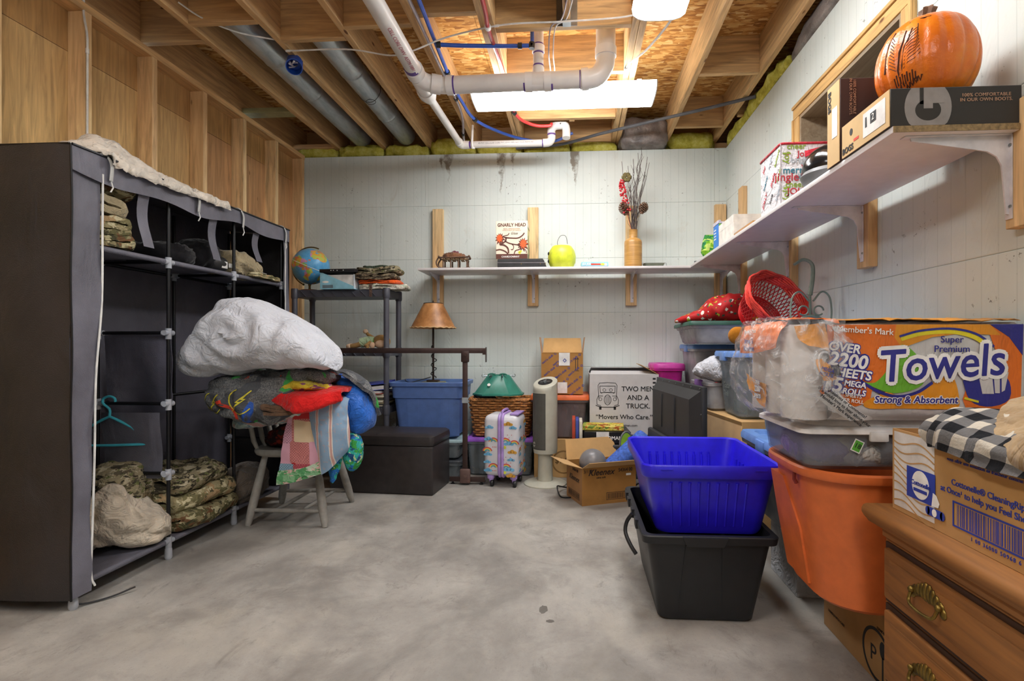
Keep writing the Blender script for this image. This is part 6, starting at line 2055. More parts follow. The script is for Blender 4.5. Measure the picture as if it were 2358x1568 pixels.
# white wrapper body with soft roll bulges
mb = MB()
nx, nz = 60, 14
def wf(u, v):
    x = .715 + (PXB - .715) * u
    z = PZA + (PZB - PZA) * v
    rnd_ = max(0, abs(2 * v - 1) - .86) / .14
    return (x, PYA + .004 - .0025 * abs(sin(pi * (x - .725) / .125)) + .03 * rnd_ ** 2, z - .0 * rnd_)
mb.M = wm(tp_)
front = [[mb._v(wf(i / nx, j / nz)) for i in range(nx + 1)] for j in range(nz + 1)]
for j in range(nz):
    for i in range(nx):
        mb._f([front[j][i], front[j][i + 1], front[j + 1][i + 1], front[j + 1][i]])
mb.box(.715, PXB, PYA + .034, PYB, PZA, PZB, .006)
mb.build('wrapper', WW, tp_, smooth=60)
def pk(polys, m, name='wrapper_print', lift=.0035, th=.0006):
    return flat(tp_, polys, wm(tp_) @ frame((0, PYA + .003, 0), (1, 0, 0), (0, 0, 1)), m, name, lift, th)
ys = PZA + .036
def arcpts(pts, n=16):
    return [(p.x, p.y) for p in curve([(x, y, 0) for x, y in pts], n)]
pk([[(.70, 1.085), (.895, 1.085), (.90, 1.03), (.86, .95), (.82, .90), (.815, .872), (.78, .858), (.735, .858), (.70, .87), (.68, .90), (.715, .96), (.70, 1.02)]], WO, lift=.0036)
pk([[(.885, 1.085), (1.13, 1.085), (1.16, 1.055), (1.06, 1.06), (.98, 1.05), (.90, 1.02), (.88, 1.05)]], WY_, lift=.0037)
pk([arcpts([(.86, .90), (.91, .885), (.97, .915), (1.02, .955), (1.04, .93), (1.05, .885), (1.045, .855), (.98, .852), (.90, .853), (.815, .852), (.80, .87), (.86, .90)], 40)], WY_, lift=.0038)
pk([arcpts([(.90, 1.03), (.865, .965), (.83, .925), (.80, .925), (.84, .905), (.88, .895), (.93, .905), (.96, .93), (.95, .985), (.92, 1.02), (.90, 1.03)], 40)], WG, lift=.0042)
pk(stroke(arcpts([(.79, .928), (.84, .898), (.89, .886), (.94, .898), (.98, .925)], 20), .008), WB, lift=.0048)
pk(stroke(arcpts([(.897, 1.045), (.95, 1.06), (1.03, 1.065), (1.09, 1.05), (1.13, 1.02)], 20), .012), wrap_print('wrapper yellow', '#dfd022'), lift=.0049)
pk(stroke(arcpts([(.893, 1.052), (.95, 1.068), (1.03, 1.073), (1.095, 1.058), (1.14, 1.024)], 20), .006), WB, lift=.0062)
pk([[(1.10, 1.085), (1.13, 1.06), (1.15, 1.0), (1.08, .94), (1.06, .88), (1.07, .85), (1.21, .85), (1.215, 1.04), (1.18, 1.085)]], WO, lift=.0036)
pk([arcpts([(1.06, .93), (1.10, .955), (1.15, .955), (1.18, .93), (1.18, .88), (1.13, .86), (1.08, .875), (1.06, .93)], 24)], WB, lift=.0046)
pk([[(1.10, .945), (1.11, .895), (1.14, .895), (1.135, .945)], [(1.14, .943), (1.143, .897), (1.155, .897), (1.155, .945)], [(1.16, .945), (1.16, .9), (1.168, .905), (1.178, .955)]], WW, lift=.0056)
pk([[(1.13, 1.085), (1.18, 1.05), (1.215, 1.0), (1.217, 1.085)]], WB, lift=.0046)
WVI, WHI = plain('violet ink', '#2a2a86', .4, bump=0), plain('bright white ink', '#eceae6', .4, bump=0)
def ptx(s, size, x, z, m, lift, bold=.02, shear=0., outline=None, sx=1., rot=0., name='lettering'):
    M = wm(tp_) @ frame((x, PYA + .003, z), (1, 0, 0), (0, 0, 1)) @ Matrix.Rotation(R(rot), 4, 'Z')
    if outline:
        text(tp_, s, size, M, outline, name + '_outline', bold=bold + .085, shear=shear, lift=lift - .0008, sx=sx)
    text(tp_, s, size, M, m, name, bold=bold, shear=shear, lift=lift, sx=sx)
ptx('OVER', .034, .745, 1.02, WHI, .0068, .03, .1, WVI, 1, -8)
ptx('2200', .052, .755, .984, WHI, .0068, .03, .1, WVI, 1, -8)
ptx('SHEETS', .034, .762, .948, WHI, .0068, .03, .1, WVI, 1, -8)
ptx('15', .056, .712, .918, WHI, .0068, .03, .1, WVI, 1, -8)
ptx('MEGA\nROLLS', .022, .772, .908, WHI, .0068, .03, .1, WVI, 1, -8)
ptx('SHEETS\nPER ROLL', .014, .768, .88, WHI, .0068, .01, .0, None, 1, -8)
ptx('Super\nPremium', .026, 1.03, 1.03, WVI, .0068, .01)
ptx('Towels', .125, 1.0, .975, WVI, .0076, .012, .15, WHI, .9, 4, 'brand_lettering')
ptx('Strong & Absorbent', .027, .935, .877, WVI, .0068, .02, .15, WHI)
ptx("Member's Mark", .024, .80, 1.068, WHI, .0068, .005, 0, None, 1, -4)
pk([[(.712, 1.075), (.722, 1.083), (.73, 1.073), (.72, 1.065)]], WW, lift=.0065)
pk([[(1.062, .88), (1.1, .87), (1.1, .876), (1.064, .886)]], wrap_print('wrapper yellow', '#dfd022'), lift=.006)
# top and torn end pieces of the printed film
TPO = wm(tp_)
def sheet(name, rows, m, nu=24, nv=18, th=.0012, amp=.008, f=14, seed=3):
    return drape(name, [[TPO @ V(p) for p in r] for r in rows], m, tp_, nu, nv, th, amp, f, seed)
sheet('torn_wrapper_end', ([(.61, 1.56, 1.094), (.60, 1.68, 1.096), (.598, 1.80, 1.095), (.60, 1.90, 1.09)],
                           [(.588, 1.56, 1.06), (.582, 1.68, 1.06), (.58, 1.80, 1.06), (.585, 1.90, 1.06)],
                           [(.585, 1.58, 1.02), (.575, 1.70, 1.005), (.572, 1.80, 1.0), (.578, 1.90, 1.0)]), WO)
sheet('torn_wrapper_top', ([(.60, 1.54, 1.094), (.66, 1.525, 1.096), (.70, 1.522, 1.094), (.73, 1.522, 1.09)],
                           [(.60, 1.62, 1.10), (.66, 1.61, 1.102), (.70, 1.60, 1.10), (.74, 1.60, 1.098)],
                           [(.60, 1.75, 1.10), (.66, 1.75, 1.104), (.70, 1.75, 1.10), (.74, 1.75, 1.10)],
                           [(.60, 1.90, 1.094), (.66, 1.90, 1.096), (.70, 1.90, 1.096), (.74, 1.90, 1.096)]), WO)
sheet('torn_wrapper_corner', ([(.69, 1.524, 1.09), (.65, 1.52, 1.085), (.61, 1.53, 1.08)],
                              [(.695, 1.522, 1.05), (.66, 1.516, 1.045), (.62, 1.524, 1.045)],
                              [(.70, 1.52, 1.01), (.672, 1.512, 1.02), (.64, 1.516, 1.025)]), WY_, 14, 14)
sheet('wrapper_top', ([(.72, 1.54, 1.0935), (.9, 1.535, 1.0945), (1.05, 1.535, 1.0945), (1.218, 1.54, 1.093)],
                      [(.72, 1.66, 1.10), (.9, 1.66, 1.102), (1.05, 1.66, 1.102), (1.218, 1.66, 1.10)],
                      [(.72, 1.90, 1.095), (.9, 1.90, 1.097), (1.05, 1.90, 1.097), (1.218, 1.90, 1.095)]), WY_, 30, 14)
sheet('yellow_label_flap', ([(.598, 1.70, .905), (.594, 1.79, .912), (.592, 1.87, .93)],
                            [(.594, 1.70, .875), (.588, 1.77, .875), (.588, 1.83, .885)],
                            [(.596, 1.70, .835), (.592, 1.73, .84), (.590, 1.76, .85)]), WY_, 12, 12)
Mend = TPO @ frame((.588, 1.76, .885), (0, -1, 0), (0, 0, 1))
for s, z, k in (('OVER', .024, .016), ('2200', .003, .026), ('SHEETS', -.02, .018)):
    text(tp_, s, k, Mend @ Matrix.Translation((.02, z, .006)), WVI, 'lettering_outline', bold=.08, lift=.001)
    text(tp_, s, k, Mend @ Matrix.Translation((.02, z, .006)), WHI, 'lettering', bold=.03, lift=.002)
Men2 = TPO @ frame((.574, 1.72, 1.03), (0, -1, 0), (0, 0, 1))
text(tp_, 'Strong &\nAbsorbent', .024, Men2 @ Matrix.Translation((-.06, -.002, .008)), WVI, 'lettering', bold=.02)
text(tp_, "Member's Mark", .018, Men2 @ Matrix.Translation((-.05, .042, .006)), WHI, 'lettering', bold=.005)
sheet('paper_flap', ([(.655, 1.50, .99), (.675, 1.495, .99), (.70, 1.50, .975)],
                     [(.66, 1.49, .96), (.685, 1.485, .955), (.71, 1.492, .95)],
                     [(.675, 1.492, .93), (.695, 1.487, .93), (.715, 1.495, .935)]), WY_, 10, 10)
barcode(tp_, -.014, -.018, .028, .03, TPO @ frame((.70, 1.487, .962), (1, 0, .2), (-.1, 0, 1)), BLACKI, 9)
text(tp_, 'MEGA\nROLLS', .013, TPO @ frame((.678, 1.484, .955), (1, 0, -.3), (.2, 0, 1)), WVI, 'lettering', bold=.04, lift=.003)
PFL = sheet('info_flap', ([(.66, 1.50, .885), (.69, 1.495, .90), (.715, 1.50, .905)],
                     [(.70, 1.49, .85), (.725, 1.487, .86), (.745, 1.492, .87)],
                     [(.745, 1.492, .82), (.765, 1.488, .828), (.785, 1.495, .835)]), WW, 10, 10)
text(tp_, 'Questions or Comments?\nWe would love to hear about your\nMember\'s Mark experience', .012, TPO @ frame((.722, 1.484, .862), (.8, 0, -.62), (.5, 0, .8)), BLACKI, 'lettering', bold=.02, lift=.003)
FILM = NT('clear wrapping film')
FILM.color('#e8eaee')
_tr = FILM.n('ShaderNodeBsdfTransparent')
_mx = FILM.n('ShaderNodeMixShader')
_cr = FILM.noise(FILM.co((1, 1, 1)), 16, 4, .6, 1.6)
FILM.l(FILM.ramp(_cr, [(.44, .06), (.58, .15), (.68, .55)]), _mx.inputs[0])
FILM.l(_tr.outputs[0], _mx.inputs[1])
FILM.l(FILM.b.outputs[0], _mx.inputs[2])
FILM.l(_mx.outputs[0], FILM.out.inputs['Surface'])
FILM.bump(_cr, .9, .02)
FILM = FILM.done(.12, 0, .6)
sheet('clear_film', ([(.735, 1.520, 1.097), (.66, 1.512, 1.10), (.60, 1.525, 1.10), (.575, 1.62, 1.105), (.565, 1.76, 1.10), (.59, 1.915, 1.095)],
                     [(.735, 1.512, 1.04), (.65, 1.495, 1.03), (.56, 1.51, 1.03), (.535, 1.62, 1.04), (.53, 1.76, 1.02), (.57, 1.92, 1.01)],
                     [(.735, 1.512, .97), (.66, 1.480, .96), (.55, 1.50, .96), (.52, 1.62, .96), (.52, 1.78, .94), (.56, 1.92, .92)],
                     [(.735, 1.515, .90), (.68, 1.492, .88), (.585, 1.515, .87), (.56, 1.63, .87), (.55, 1.76, .87), (.57, 1.91, .86)],
                     [(.735, 1.523, .835), (.68, 1.52, .825), (.61, 1.525, .82), (.592, 1.63, .822), (.592, 1.76, .822), (.598, 1.905, .822)]), FILM, 60, 40, .0008, .016, 11, 7)
sheet('clear_film', ([(.715, 1.518, 1.08), (.74, 1.508, 1.06), (.77, 1.512, 1.04)],
                     [(.70, 1.500, 1.0), (.72, 1.492, .98), (.74, 1.50, .98)],
                     [(.67, 1.49, .93), (.69, 1.482, .92), (.71, 1.49, .92)],
                     [(.69, 1.50, .85), (.72, 1.492, .84), (.74, 1.505, .85)]), FILM, 24, 24, .0008, .014, 16, 9)

# ---- light blue lid bin on a white box, further clear bins
t = thing('carton', 'white cardboard box on the floor behind the black tote', 'carton', (1.055, 2.37, 0))
carton(t, .31, .29, .252, fabric('cool white board', '#b9b9bb', .7, .04), closed=True)
t = thing('storage_bin', 'smoky clear bin with light blue lid on the white floor box', 'storage bin', (1.0, 2.36, .254))
container(t, .37, .55, .335, clear('smoky clear plastic', '#8d9197', .55, .25), .04)
LBL = plain('light blue lid plastic', '#6b93d3', .4)
lid(t, .37, .55, .337, LBL, h=.028)
heap('contents', (.26, .4, .25), fabric('grey jersey', '#8d8f94'), t, (0, 0, .014), seed=2)
t = thing('storage_bin', 'tall clear bin standing on the light blue lid behind the towel pack', 'storage bin', (1.03, 2.41, .622))
container(t, .34, .40, .32, CLRB, .03)
lid(t, .34, .40, .322, LBL)
heap('contents', (.24, .28, .22), fabric('sand cloth', '#c4b48c'), t, (0, 0, .014), seed=12)
bx = thing('carton', 'long brown carton under the bins of toys by the right wall', 'carton', (1.01, 3.33, 0), R(7))
carton(bx, .34, .80, .615, CARD2, closed=True)
MB().box(-.171, -.169, -.40, .40, .595, .612).build('tape', plain('tan tape', '#8d6d45', .4), bx)
t = thing('storage_bin', 'tall clear bin with light blue clip lid and green paper inside', 'storage bin', (1.035, 3.15, .618))
container(t, .33, .37, .345, CLR, .035, .03, rim=.008)
lid(t, .33, .37, .347, LBL, h=.026)
for i, (x, y, z, w_, h_, c) in enumerate(((-.08, 0, .02, .004, .22, '#b9cbb0'), (-.05, .02, .02, .004, .26, '#dfe3da'), (.02, -.02, .02, .05, .2, '#9ab08f'))):
    MB().box(x, x + w_, -.12 + y, .12 + y, z, z + h_).build('papers', plain('inner paper %d' % i, c, .7), t)
heap('contents', (.2, .24, .12), fabric('sand cloth', '#c4b48c'), t, (0, 0, .014), seed=22)
text(t, 'Tractor\nTools', .045, frame((-.152, .02, .15), (0, -1, 0), (.1, 0, 1)), plain('grey marker', '#6d7470', .7), 'handwriting', shear=.2, lift=.003)
t = thing('storage_bin', 'low clear bin with purple latch holding red toys', 'storage bin', (.985, 3.53, .618), R(6))
container(t, .36, .34, .175, CLRW, .025, .03, rim=.008)
MB().box(-.20, -.175, -.05, .05, .13, .185, .005).build('latch', plain('violet latch', '#7d55a0', .4), t)
MB().box(-.06, .06, -.195, -.175, .13, .185, .005).build('latch', plain('violet latch', '#7d55a0', .4), t)
heap('contents', (.28, .26, .15), camo('mixed toys', ['#b5323a', '#8a3a5a', '#cdc6be', '#6a5aa0'], 10), t, (0, 0, .012), seed=32, amp=.02)
o = lump('pillow', [(-.17, .03, .02, .02), (-.13, .09, .0, .09), (-.05, .15, .0, .12), (.04, .165, .0, .13), (.12, .13, .0, .11), (.16, .06, .02, .03)], 0, WHITEC, None, (0, 0, 0), 33, .012, 10, rot=(0, R(12), R(-30)), loc=(.90, 3.41, .80))
tag(o, 'small white pillow drooping over the bin with the purple latch', 'pillow')
# far corner stack
t = thing('carton', 'plain carton in the far right corner under the stacked bins', 'carton', (1.03, 4.09, 0))
carton(t, .38, .54, .60, CARD, closed=True)
t = thing('storage_bin', 'milky bin with blue lid in the corner under the green-lid bin', 'storage bin', (1.035, 4.08, .602))
container(t, .37, .50, .40, CLRW, .03)
lid(t, .37, .50, .402, plain('sky blue lid', '#5f8fd0', .4), h=.026)
heap('contents', (.3, .4, .3), fabric('pale lilac cloth', '#bdb5c4'), t, (0, 0, .014), seed=42)
t = thing('storage_tote', 'magenta tote with lid behind the television', 'storage tote', (.715, 4.25, .452))
MAG = plain('magenta plastic', '#b01f86', .4)
container(t, .21, .34, .40, MAG, .03, .05)
lid(t, .21, .34, .402, plain('pink lid plastic', '#c23f9c', .4), r=.06, h=.028)
t = thing('carton', 'brown carton under the magenta tote', 'carton', (.69, 4.25, 0))
carton(t, .2, .38, .45, CARD, closed=True)
t = thing('underbed_bin', 'clear bin with dark green lid under the Christmas print cloth', 'storage bin', (.985, 3.80, 1.033), R(-3))
container(t, .44, .74, .125, CLRW, .035, .05, rim=.01)
lid(t, .45, .75, .126, plain('dark green lid', '#2f5a4c', .45), h=.02, handles=False)
heap('contents', (.34, .6, .10), camo('pale mixed cloth', ['#c4beb4', '#a9a49c', '#d6d2ca', '#8f8fae'], 6), t, (0, 0, .012), seed=52)
# Christmas cloth
def xmas_mat():
    t = NT('red cloth with stars')
    v = t.co()
    c = lin('#b31a1d')
    for i, (col, sc, th) in enumerate((('#e6e0d6', 19, .045), ('#a9b03a', 17, .05), ('#3f4a3c', 21, .04))):
        vo = t.n('ShaderNodeTexVoronoi', feature='F1')
        nz = t.n('ShaderNodeTexNoise')
        vv = t.co(loc=(i * 2.7, i * 1.1, i * 4.2))
        t.l(vv, vo.inputs['Vector'])
        vo.inputs['Scale'].default_value = sc
        vo.inputs['Randomness'].default_value = .7
        d = t.math('ADD', vo.outputs['Distance'], t.math('MULTIPLY', t.math('SUBTRACT', t.noise(vv, 60, 1), .5), .55))
        f = t.ramp(d, [(.20, 1.0), (.23, 0.0)])
        c = t.mix(f, c, lin(col))
    t.color(c)
    t.bump(t.noise(v, 30, 3), .2, .006)
    return t.done(.6, 0, .3)
XM = xmas_mat()
o = lump('christmas_sack', [(-.29, .02, .0, .03), (-.22, .05, .0, .09), (-.13, .085, .0, .13), (-.06, .15, .0, .17), (.02, .18, .0, .19), (.10, .185, .0, .19), (.17, .16, .0, .17), (.22, .07, .0, .05)], 0, XM, None, (0, 0, 0), 35, .022, 9, 70, 44, rot=(0, 0, R(-6)), loc=(.985, 3.74, 1.182))
tag(o, 'red Christmas print sack with white and green stars on the green-lid bin', 'sack')
# teddy bear
TED = fabric('golden plush', '#a56a1c', 1, .25, 260, 1.0)
t = thing('teddy_bear', 'golden brown teddy bear half hidden behind the towel pack', 'plush toy', (.985, 3.03, .994))
MB().ball((0, .0, .075), (.075, .07, .075), 22, 16).build('head', TED, t)
MB().ball((-.085, -.02, .085), (.055, .028, .05), 18, 12).build('ear', TED, t)
MB().ball((.02, -.02, .145), (.05, .028, .048), 18, 12).build('ear', TED, t)
MB().ball((.02, -.06, .06), (.035, .025, .028), 14, 10).build('muzzle', fabric('pale plush', '#c99a5a', 1), t)
MB().ball((.10, .04, .06), (.08, .07, .06), 18, 12).build('torso', TED, t)
# red basket
rbk = thing('red_basket', 'red woven basket tipped on its side behind the towel pack', 'basket', (1.0, 3.0, 1.0))
REDB = plain('red lacquered cane', '#b8131a', .35, 0, .15)
REDL = plain('light red cane', '#d8443a', .35, 0, .15)
ax = V((.30, -.72, .50)).normalized()
rim_c = V((1.065, 2.86, 1.275))
Mq = Matrix.Translation(rim_c - ax * .20 - V(rbk.location)) @ ax.to_track_quat('Z', 'X').to_matrix().to_4x4()
def bp(a, s):
    r_ = .105 + .07 * s ** .8
    return Mq @ V((r_ * cos(a), r_ * sin(a), .20 * s))
mb = MB()
for k in range(44):
    for dr_ in (-1, 1):
        a = 2 * pi * k / 44
        mb.tube([bp(a + dr_ * .55 * s, s) for s in (0, .25, .5, .75, .97)], .0028, 5)
mb.build('lattice', REDB, rbk)
mb = MB()
for k in range(7):
    mb.tube([bp(2 * pi * i / 40, .74 + .045 * k) + Mq.to_3x3() @ V((.006 * cos(2 * pi * i / 40 * 9 + k), .006 * sin(2 * pi * i / 40 * 9 + k), 0)) for i in range(40)], .0062, 6, closed=True)
mb.build('rim_wrap', REDL, rbk)
mb = MB()
for k in range(5):
    mb.tube([bp(2 * pi * i / 36, .03 + .05 * k) for i in range(36)], .005, 6, closed=True)
mb.lathe([(.104, .0), (.104, .006), (.002, .006)], 30, M=Mq)
mb.build('bottom', REDB, rbk)
# wrought metal scroll
ws = thing('metal_scroll_stand', 'grey green wrought metal scroll stand in front of the red basket', 'stand', (1.12, 2.62, .966))
GRM = plain('grey green metal', '#7d8a7d', .5, .3)
MB().box(-.05, .05, -.03, .03, 0, .006).build('base', GRM, ws)
MB().tube([(0, 0, .006), (0, 0, .34)], .006, 8).build('post', GRM, ws)
MB().tube(curve([(0, 0, .30), (.012, 0, .38), (.01, 0, .445), (-.03, 0, .47), (-.075, 0, .445)], 20), [.012 - .0003 * i for i in range(20)], 8).build('hook', GRM, ws)
for s in (-1, 1):
    MB().tube(curve([(s * .01, -.01, .27), (s * .05, -.01, .315), (s * .085, -.01, .29), (s * .095, -.01, .22), (s * .09, -.01, .16)], 20), .0045, 8).build('scroll', GRM, ws)
    MB().tube([(s * (.035 + .022 * cos(R(a))), -.012, .225 + .022 * sin(R(a))) for a in range(0, 330, 20)], .004, 8).build('curl', GRM, ws)
MB().tube([(.055 * cos(R(a)), -.012, .17 + .03 * sin(R(a))) for a in range(0, 181, 15)], .006, 8).build('arch', GRM, ws)

# ---- dresser
DW = pine('honey stained wood', 1, 1.0, '#825224')
DWX = pine('honey stained wood x', 0, 1.0, '#a86a2c')
DWD = plain('dark wood groove', '#3a2312', .6)
ds = thing('dresser', 'honey stained wooden dresser with brass handles at the right edge', 'dresser', (1.02, .95, 0))
yA, yB = .42, 1.455
MW(ds).box(.815, 1.235, yA, yB, .02, .555, .003).build('carcass', DW, ds)
mb = MW(ds)
prof = [(.79, .555), (.785, .562), (.778, .570), (.772, .580), (.772, .590), (.776, .598), (.784, .602)]
mb.loft([[(x, y, z) for x, z in prof] + [(1.24, y, .602), (1.24, y, .555)] for y in (yA - .03, yB + .035)])
mb.build('top', DW, ds)
MW(ds).box(.806, .815, yA, yB, .528, .5545, .002).build('cornice', DW, ds)
for z0, z1 in ((.375, .505), (.165, .345), (.03, .135)):
    MW(ds).box(.810, .816, yA + .01, yB - .01, z0 - .012, z1 + .012).build('groove', DWD, ds)
    d_o = MW(ds).box(.798, .815, yA + .02, yB - .02, z0, z1, .006, 2).build('drawer', DW, ds)
    MW(ds).box(.795, .799, yA + .05, yB - .05, z0 + .022, z1 - .022, .002).build('drawer_panel', DW, d_o)
    for y in (1.255, .62):
        zc = (z0 + z1) / 2 + .022
        if z0 < .05:
            continue
        HB = plain('antique brass', '#75602f', .38, .85, .25, 40)
        mb = MW(ds)
        for sg in (-1, 1):
            # scalloped half of the backplate
            for k, (dy, dz, ry, rz_) in enumerate(((.006, .006, .010, .022), (.018, .004, .010, .018), (.030, .0, .010, .015), (.042, -.006, .013, .013), (.052, -.016, .010, .012))):
                mb.ball((.794, y + sg * dy, zc + dz), (.006, ry, rz_), 12, 8)
        mb.build('backplate', HB, d_o)
        mb = MW(ds)
        mb.tube(curve([(.787, y + .047, zc - .006), (.778, y + .042, zc - .03), (.774, y + .02, zc - .036), (.774, y - .02, zc - .036), (.778, y - .042, zc - .03), (.787, y - .047, zc - .006)], 24), .0038, 8)
        mb.ball((.787, y + .047, zc - .006), .008, 10, 8).ball((.787, y - .047, zc - .006), .008, 10, 8)
        mb.build('bail_pull', HB, d_o)
for y in (yA + .03, yB - .03):
    MW(ds).box(.815, .85, y - .02, y + .02, 0, .02).build('foot', DW, ds)
    MW(ds).box(1.2, 1.235, y - .02, y + .02, 0, .02).build('foot', DW, ds)

# ---- toilet paper carton with blankets
cb = thing('tissue_carton', 'open brown toilet paper carton full of blankets on the dresser', 'carton', (1.03, 1.09, .603))
CB = fabric('kraft carton', '#b58a52', .8, .05, 300, .08)
carton(cb, .40, .72, .208, CB)
Mc = frame((-.2, .36, 0), (0, -1, 0), (0, 0, 1))    # x = distance from the far edge, y = height
flat(cb, [rect(.008, .012, .155, .19)], Mc, plain('white print', '#d4d0cb', .7), 'white_panel', .0006)
ps = []
for k in range(9):
    ps += stroke([(.008 + .155 * i / 14, .025 + .02 * k + .010 * sin(i * .42 + k * .5) - .0012 * i) for i in range(15)], .0035)
flat(cb, ps, Mc, CB, 'wave_print', .0012)
NVY = plain('royal blue ink', '#2c3f9e', .6, bump=0)
flat(cb, [rect(.062, .05, .105, .075)], Mc, NVY, 'brand_panel', .0016)
flat(cb, [ell(.115, .088, .032, .034, 26)], Mc, WHITEI, 'oval_print', .0022)
text(cb, 'Cottonelle', .016, Mc @ Matrix.Translation((.115, .090, 0)), NVY, 'lettering', bold=.02, lift=.0028, shear=.1)
flat(cb, [rect(.09, .070, .05, .008)], Mc, NVY, 'ribbon_print', .0028)
flat(cb, [[(.155, .05), (.178, .052), (.182, .062), (.172, .078), (.16, .082)]], Mc, WHITEI, 'sheet_print', .0020)
flat(cb, [ell(.142, .037, .008, .010, 12), rect(.142, .027, .05, .020), ell(.192, .037, .008, .010, 12)], Mc, NVY, 'roll_print', .0024)
flat(cb, [ell(.166, .037, .008, .009, 16)], Mc, WHITEI, 'oval_print', .003)
text(cb, 'Cottonelle\u00ae CleaningRipples\u2122\nat Once\u00b9 to help you Feel Shower Clean', .019, Mc @ Matrix.Translation((.34, .113, 0)), NVY, 'lettering', bold=.01, line=1.1)
text(cb, 'vous offrir une sensation de fra\u00eecheur comme \u00e0 la sortie de la douche', .011, Mc @ Matrix.Translation((.36, .172, 0)), NVY, 'lettering')
text(cb, "Quand on associe Cottonelle a un element plus d'un coup", .010, Mc @ Matrix.Translation((.35, .187, 0)), NVY, 'lettering')
flat(cb, stroke([(.225, .03), (.45, .03), (.45, .082), (.225, .082), (.225, .03)], .004), Mc, NVY, 'barcode_frame', .0012)
barcode(cb, .236, .033, .205, .045, Mc, NVY, 4)
text(cb, '1 00 36000 50968 6', .012, Mc @ Matrix.Translation((.34, .018, 0)), NVY, 'lettering', spacing=1.3)
flat(cb, [rect(.003, .003, .003, .2)], Mc, BRI, 'corner_shadow_line', .0004) if False else None
o = heap('fuzzy_socks', (.14, .14, .10), stripes('pink and turquoise terry', '#c95fa6', '#5fb3cc', '#c95fa6', 14, 0), None, (.94, 1.36, .735), (0, 0, .3), seed=61, amp=.012, f=14)
tag(o, 'pink and turquoise striped fuzzy socks at the far end of the carton', 'socks')
def plaid_mat():
    t = NT('black and cream plaid')
    v = t.co()
    sp = t.n('ShaderNodeSeparateXYZ')
    t.l(v, sp.inputs[0])
    a = t.math('GREATER_THAN', t.math('FRACT', t.math('MULTIPLY', t.math('ADD', sp.outputs[1], t.math('MULTIPLY', sp.outputs[2], .5)), 14)), .5)
    b = t.math('GREATER_THAN', t.math('FRACT', t.math('MULTIPLY', t.math('ADD', sp.outputs[0], t.math('MULTIPLY', sp.outputs[2], 1.2)), 14)), .5)
    f = t.math('MULTIPLY', t.math('ADD', a, b), .5)
    t.color(t.ramp(f, [(0, '#c3bcae'), (.4, '#6d6c6c'), (.9, '#232427')], 'CONSTANT'))
    t.bump(t.noise(v, 200, 3), .5, .004)
    return t.done(.95, 0, .1)
PLD = plaid_mat()
b = (.95, 1.15, .8)
pl_ = drape('plaid_blanket', off((
    [(1.10, 1.33, .815), (1.10, 1.20, .83), (1.10, 1.05, .835), (1.10, .90, .83)],
    [(.98, 1.345, .845), (.98, 1.22, .87), (.98, 1.08, .87), (.98, .92, .86)],
    [(.88, 1.34, .855), (.87, 1.25, .885), (.88, 1.12, .88), (.88, .95, .87)],
    [(.82, 1.31, .835), (.805, 1.22, .855), (.80, 1.10, .845), (.81, .98, .84)],
    [(.818, 1.29, .795), (.80, 1.20, .80), (.795, 1.10, .79), (.80, 1.0, .79)]), b), PLD, None, 44, 44, .018, .010, 12, 5, loc=b)
tag(pl_, 'black and cream plaid fleece blanket spilling out of the carton', 'blanket')
FLR = fabric('tan floral fleece', '#7d6040', .95, .1, 500, .3, '#b39b78', 7)
b = (.95, 1.0, .85)
fb = drape('floral_blanket', off((
    [(1.15, 1.28, .87), (1.15, 1.18, .89), (1.15, 1.02, .89), (1.15, .85, .88)],
    [(1.02, 1.27, .895), (1.02, 1.17, .91), (1.02, 1.02, .91), (1.02, .85, .90)],
    [(.92, 1.19, .895), (.91, 1.11, .905), (.91, 1.0, .905), (.92, .86, .895)],
    [(.84, 1.12, .87), (.835, 1.06, .872), (.835, .98, .872), (.84, .88, .865)],
    [(.815, 1.09, .835), (.805, 1.04, .83), (.805, .97, .83), (.815, .89, .83)],
    [(.825, 1.08, .81), (.815, 1.03, .805), (.815, .97, .805), (.825, .90, .81)]), b), FLR, None, 40, 50, .022, .010, 9, 8, loc=b)
tag(fb, 'tan floral fleece blanket folded over the plaid one at the right edge', 'blanket')
# ================================================================== WALL SHELVES AND WHAT STANDS ON THEM
WSH = plain('white melamine', '#d8d4d4', .35, 0, .02)
WSE = plain('raw chipboard edge', '#8a7350', .8, 0, .2, 90, .3)
BRK = plain('white bracket enamel', '#cfccd0', .4)
CLEAT = pine('pine cleat', 2, 1.05, '#ccb083')
ZS1, ZS0 = 1.632, 1.613
def bracket(parent, M):
    """local: x along shelf, -y into the room from the cleat face (y=0), z up, top at 0"""
    mb = MB()
    mb.M = M
    mb.box(-.0125, .0125, -.003, 0, -.235, 0, .001)
    mb.box(-.0125, .0125, -.285, 0, -.003, 0, .001)
    pts = []
    n = 14
    for i in range(n + 1):
        s = i / n
        pts.append((-.26 * (1 - s) - .003 * s, -.003 * (1 - s) - .21 * s))
    web = [(-.003, -.003), (-.26, -.003)] + [(-.05 - .2 * cos(R(90 * i / 10)) , -.02 - .17 * sin(R(90 * i / 10)) + .0) for i in range(11)]
    outer = [(-.265, -.003), (-.262, -.012), (-.06, -.045), (-.035, -.06), (-.022, -.085), (-.010, -.22), (-.003, -.222), (-.003, -.003)]
    mb.loft([[(-.0025, y, z) for y, z in outer], [(.0025, y, z) for y, z in outer]])
    o = mb.build('bracket', BRK, parent)
    for z in (-.03, -.2):
        mb = MB()
        mb.M = M
        mb.lathe([(.005, 0), (.004, .003), (.001, .004)], 8, M=Matrix.Translation((0.007, -.003, z)) @ Matrix.Rotation(R(90), 4, 'X'))
        mb.build('screw', GALV, o)
    return o
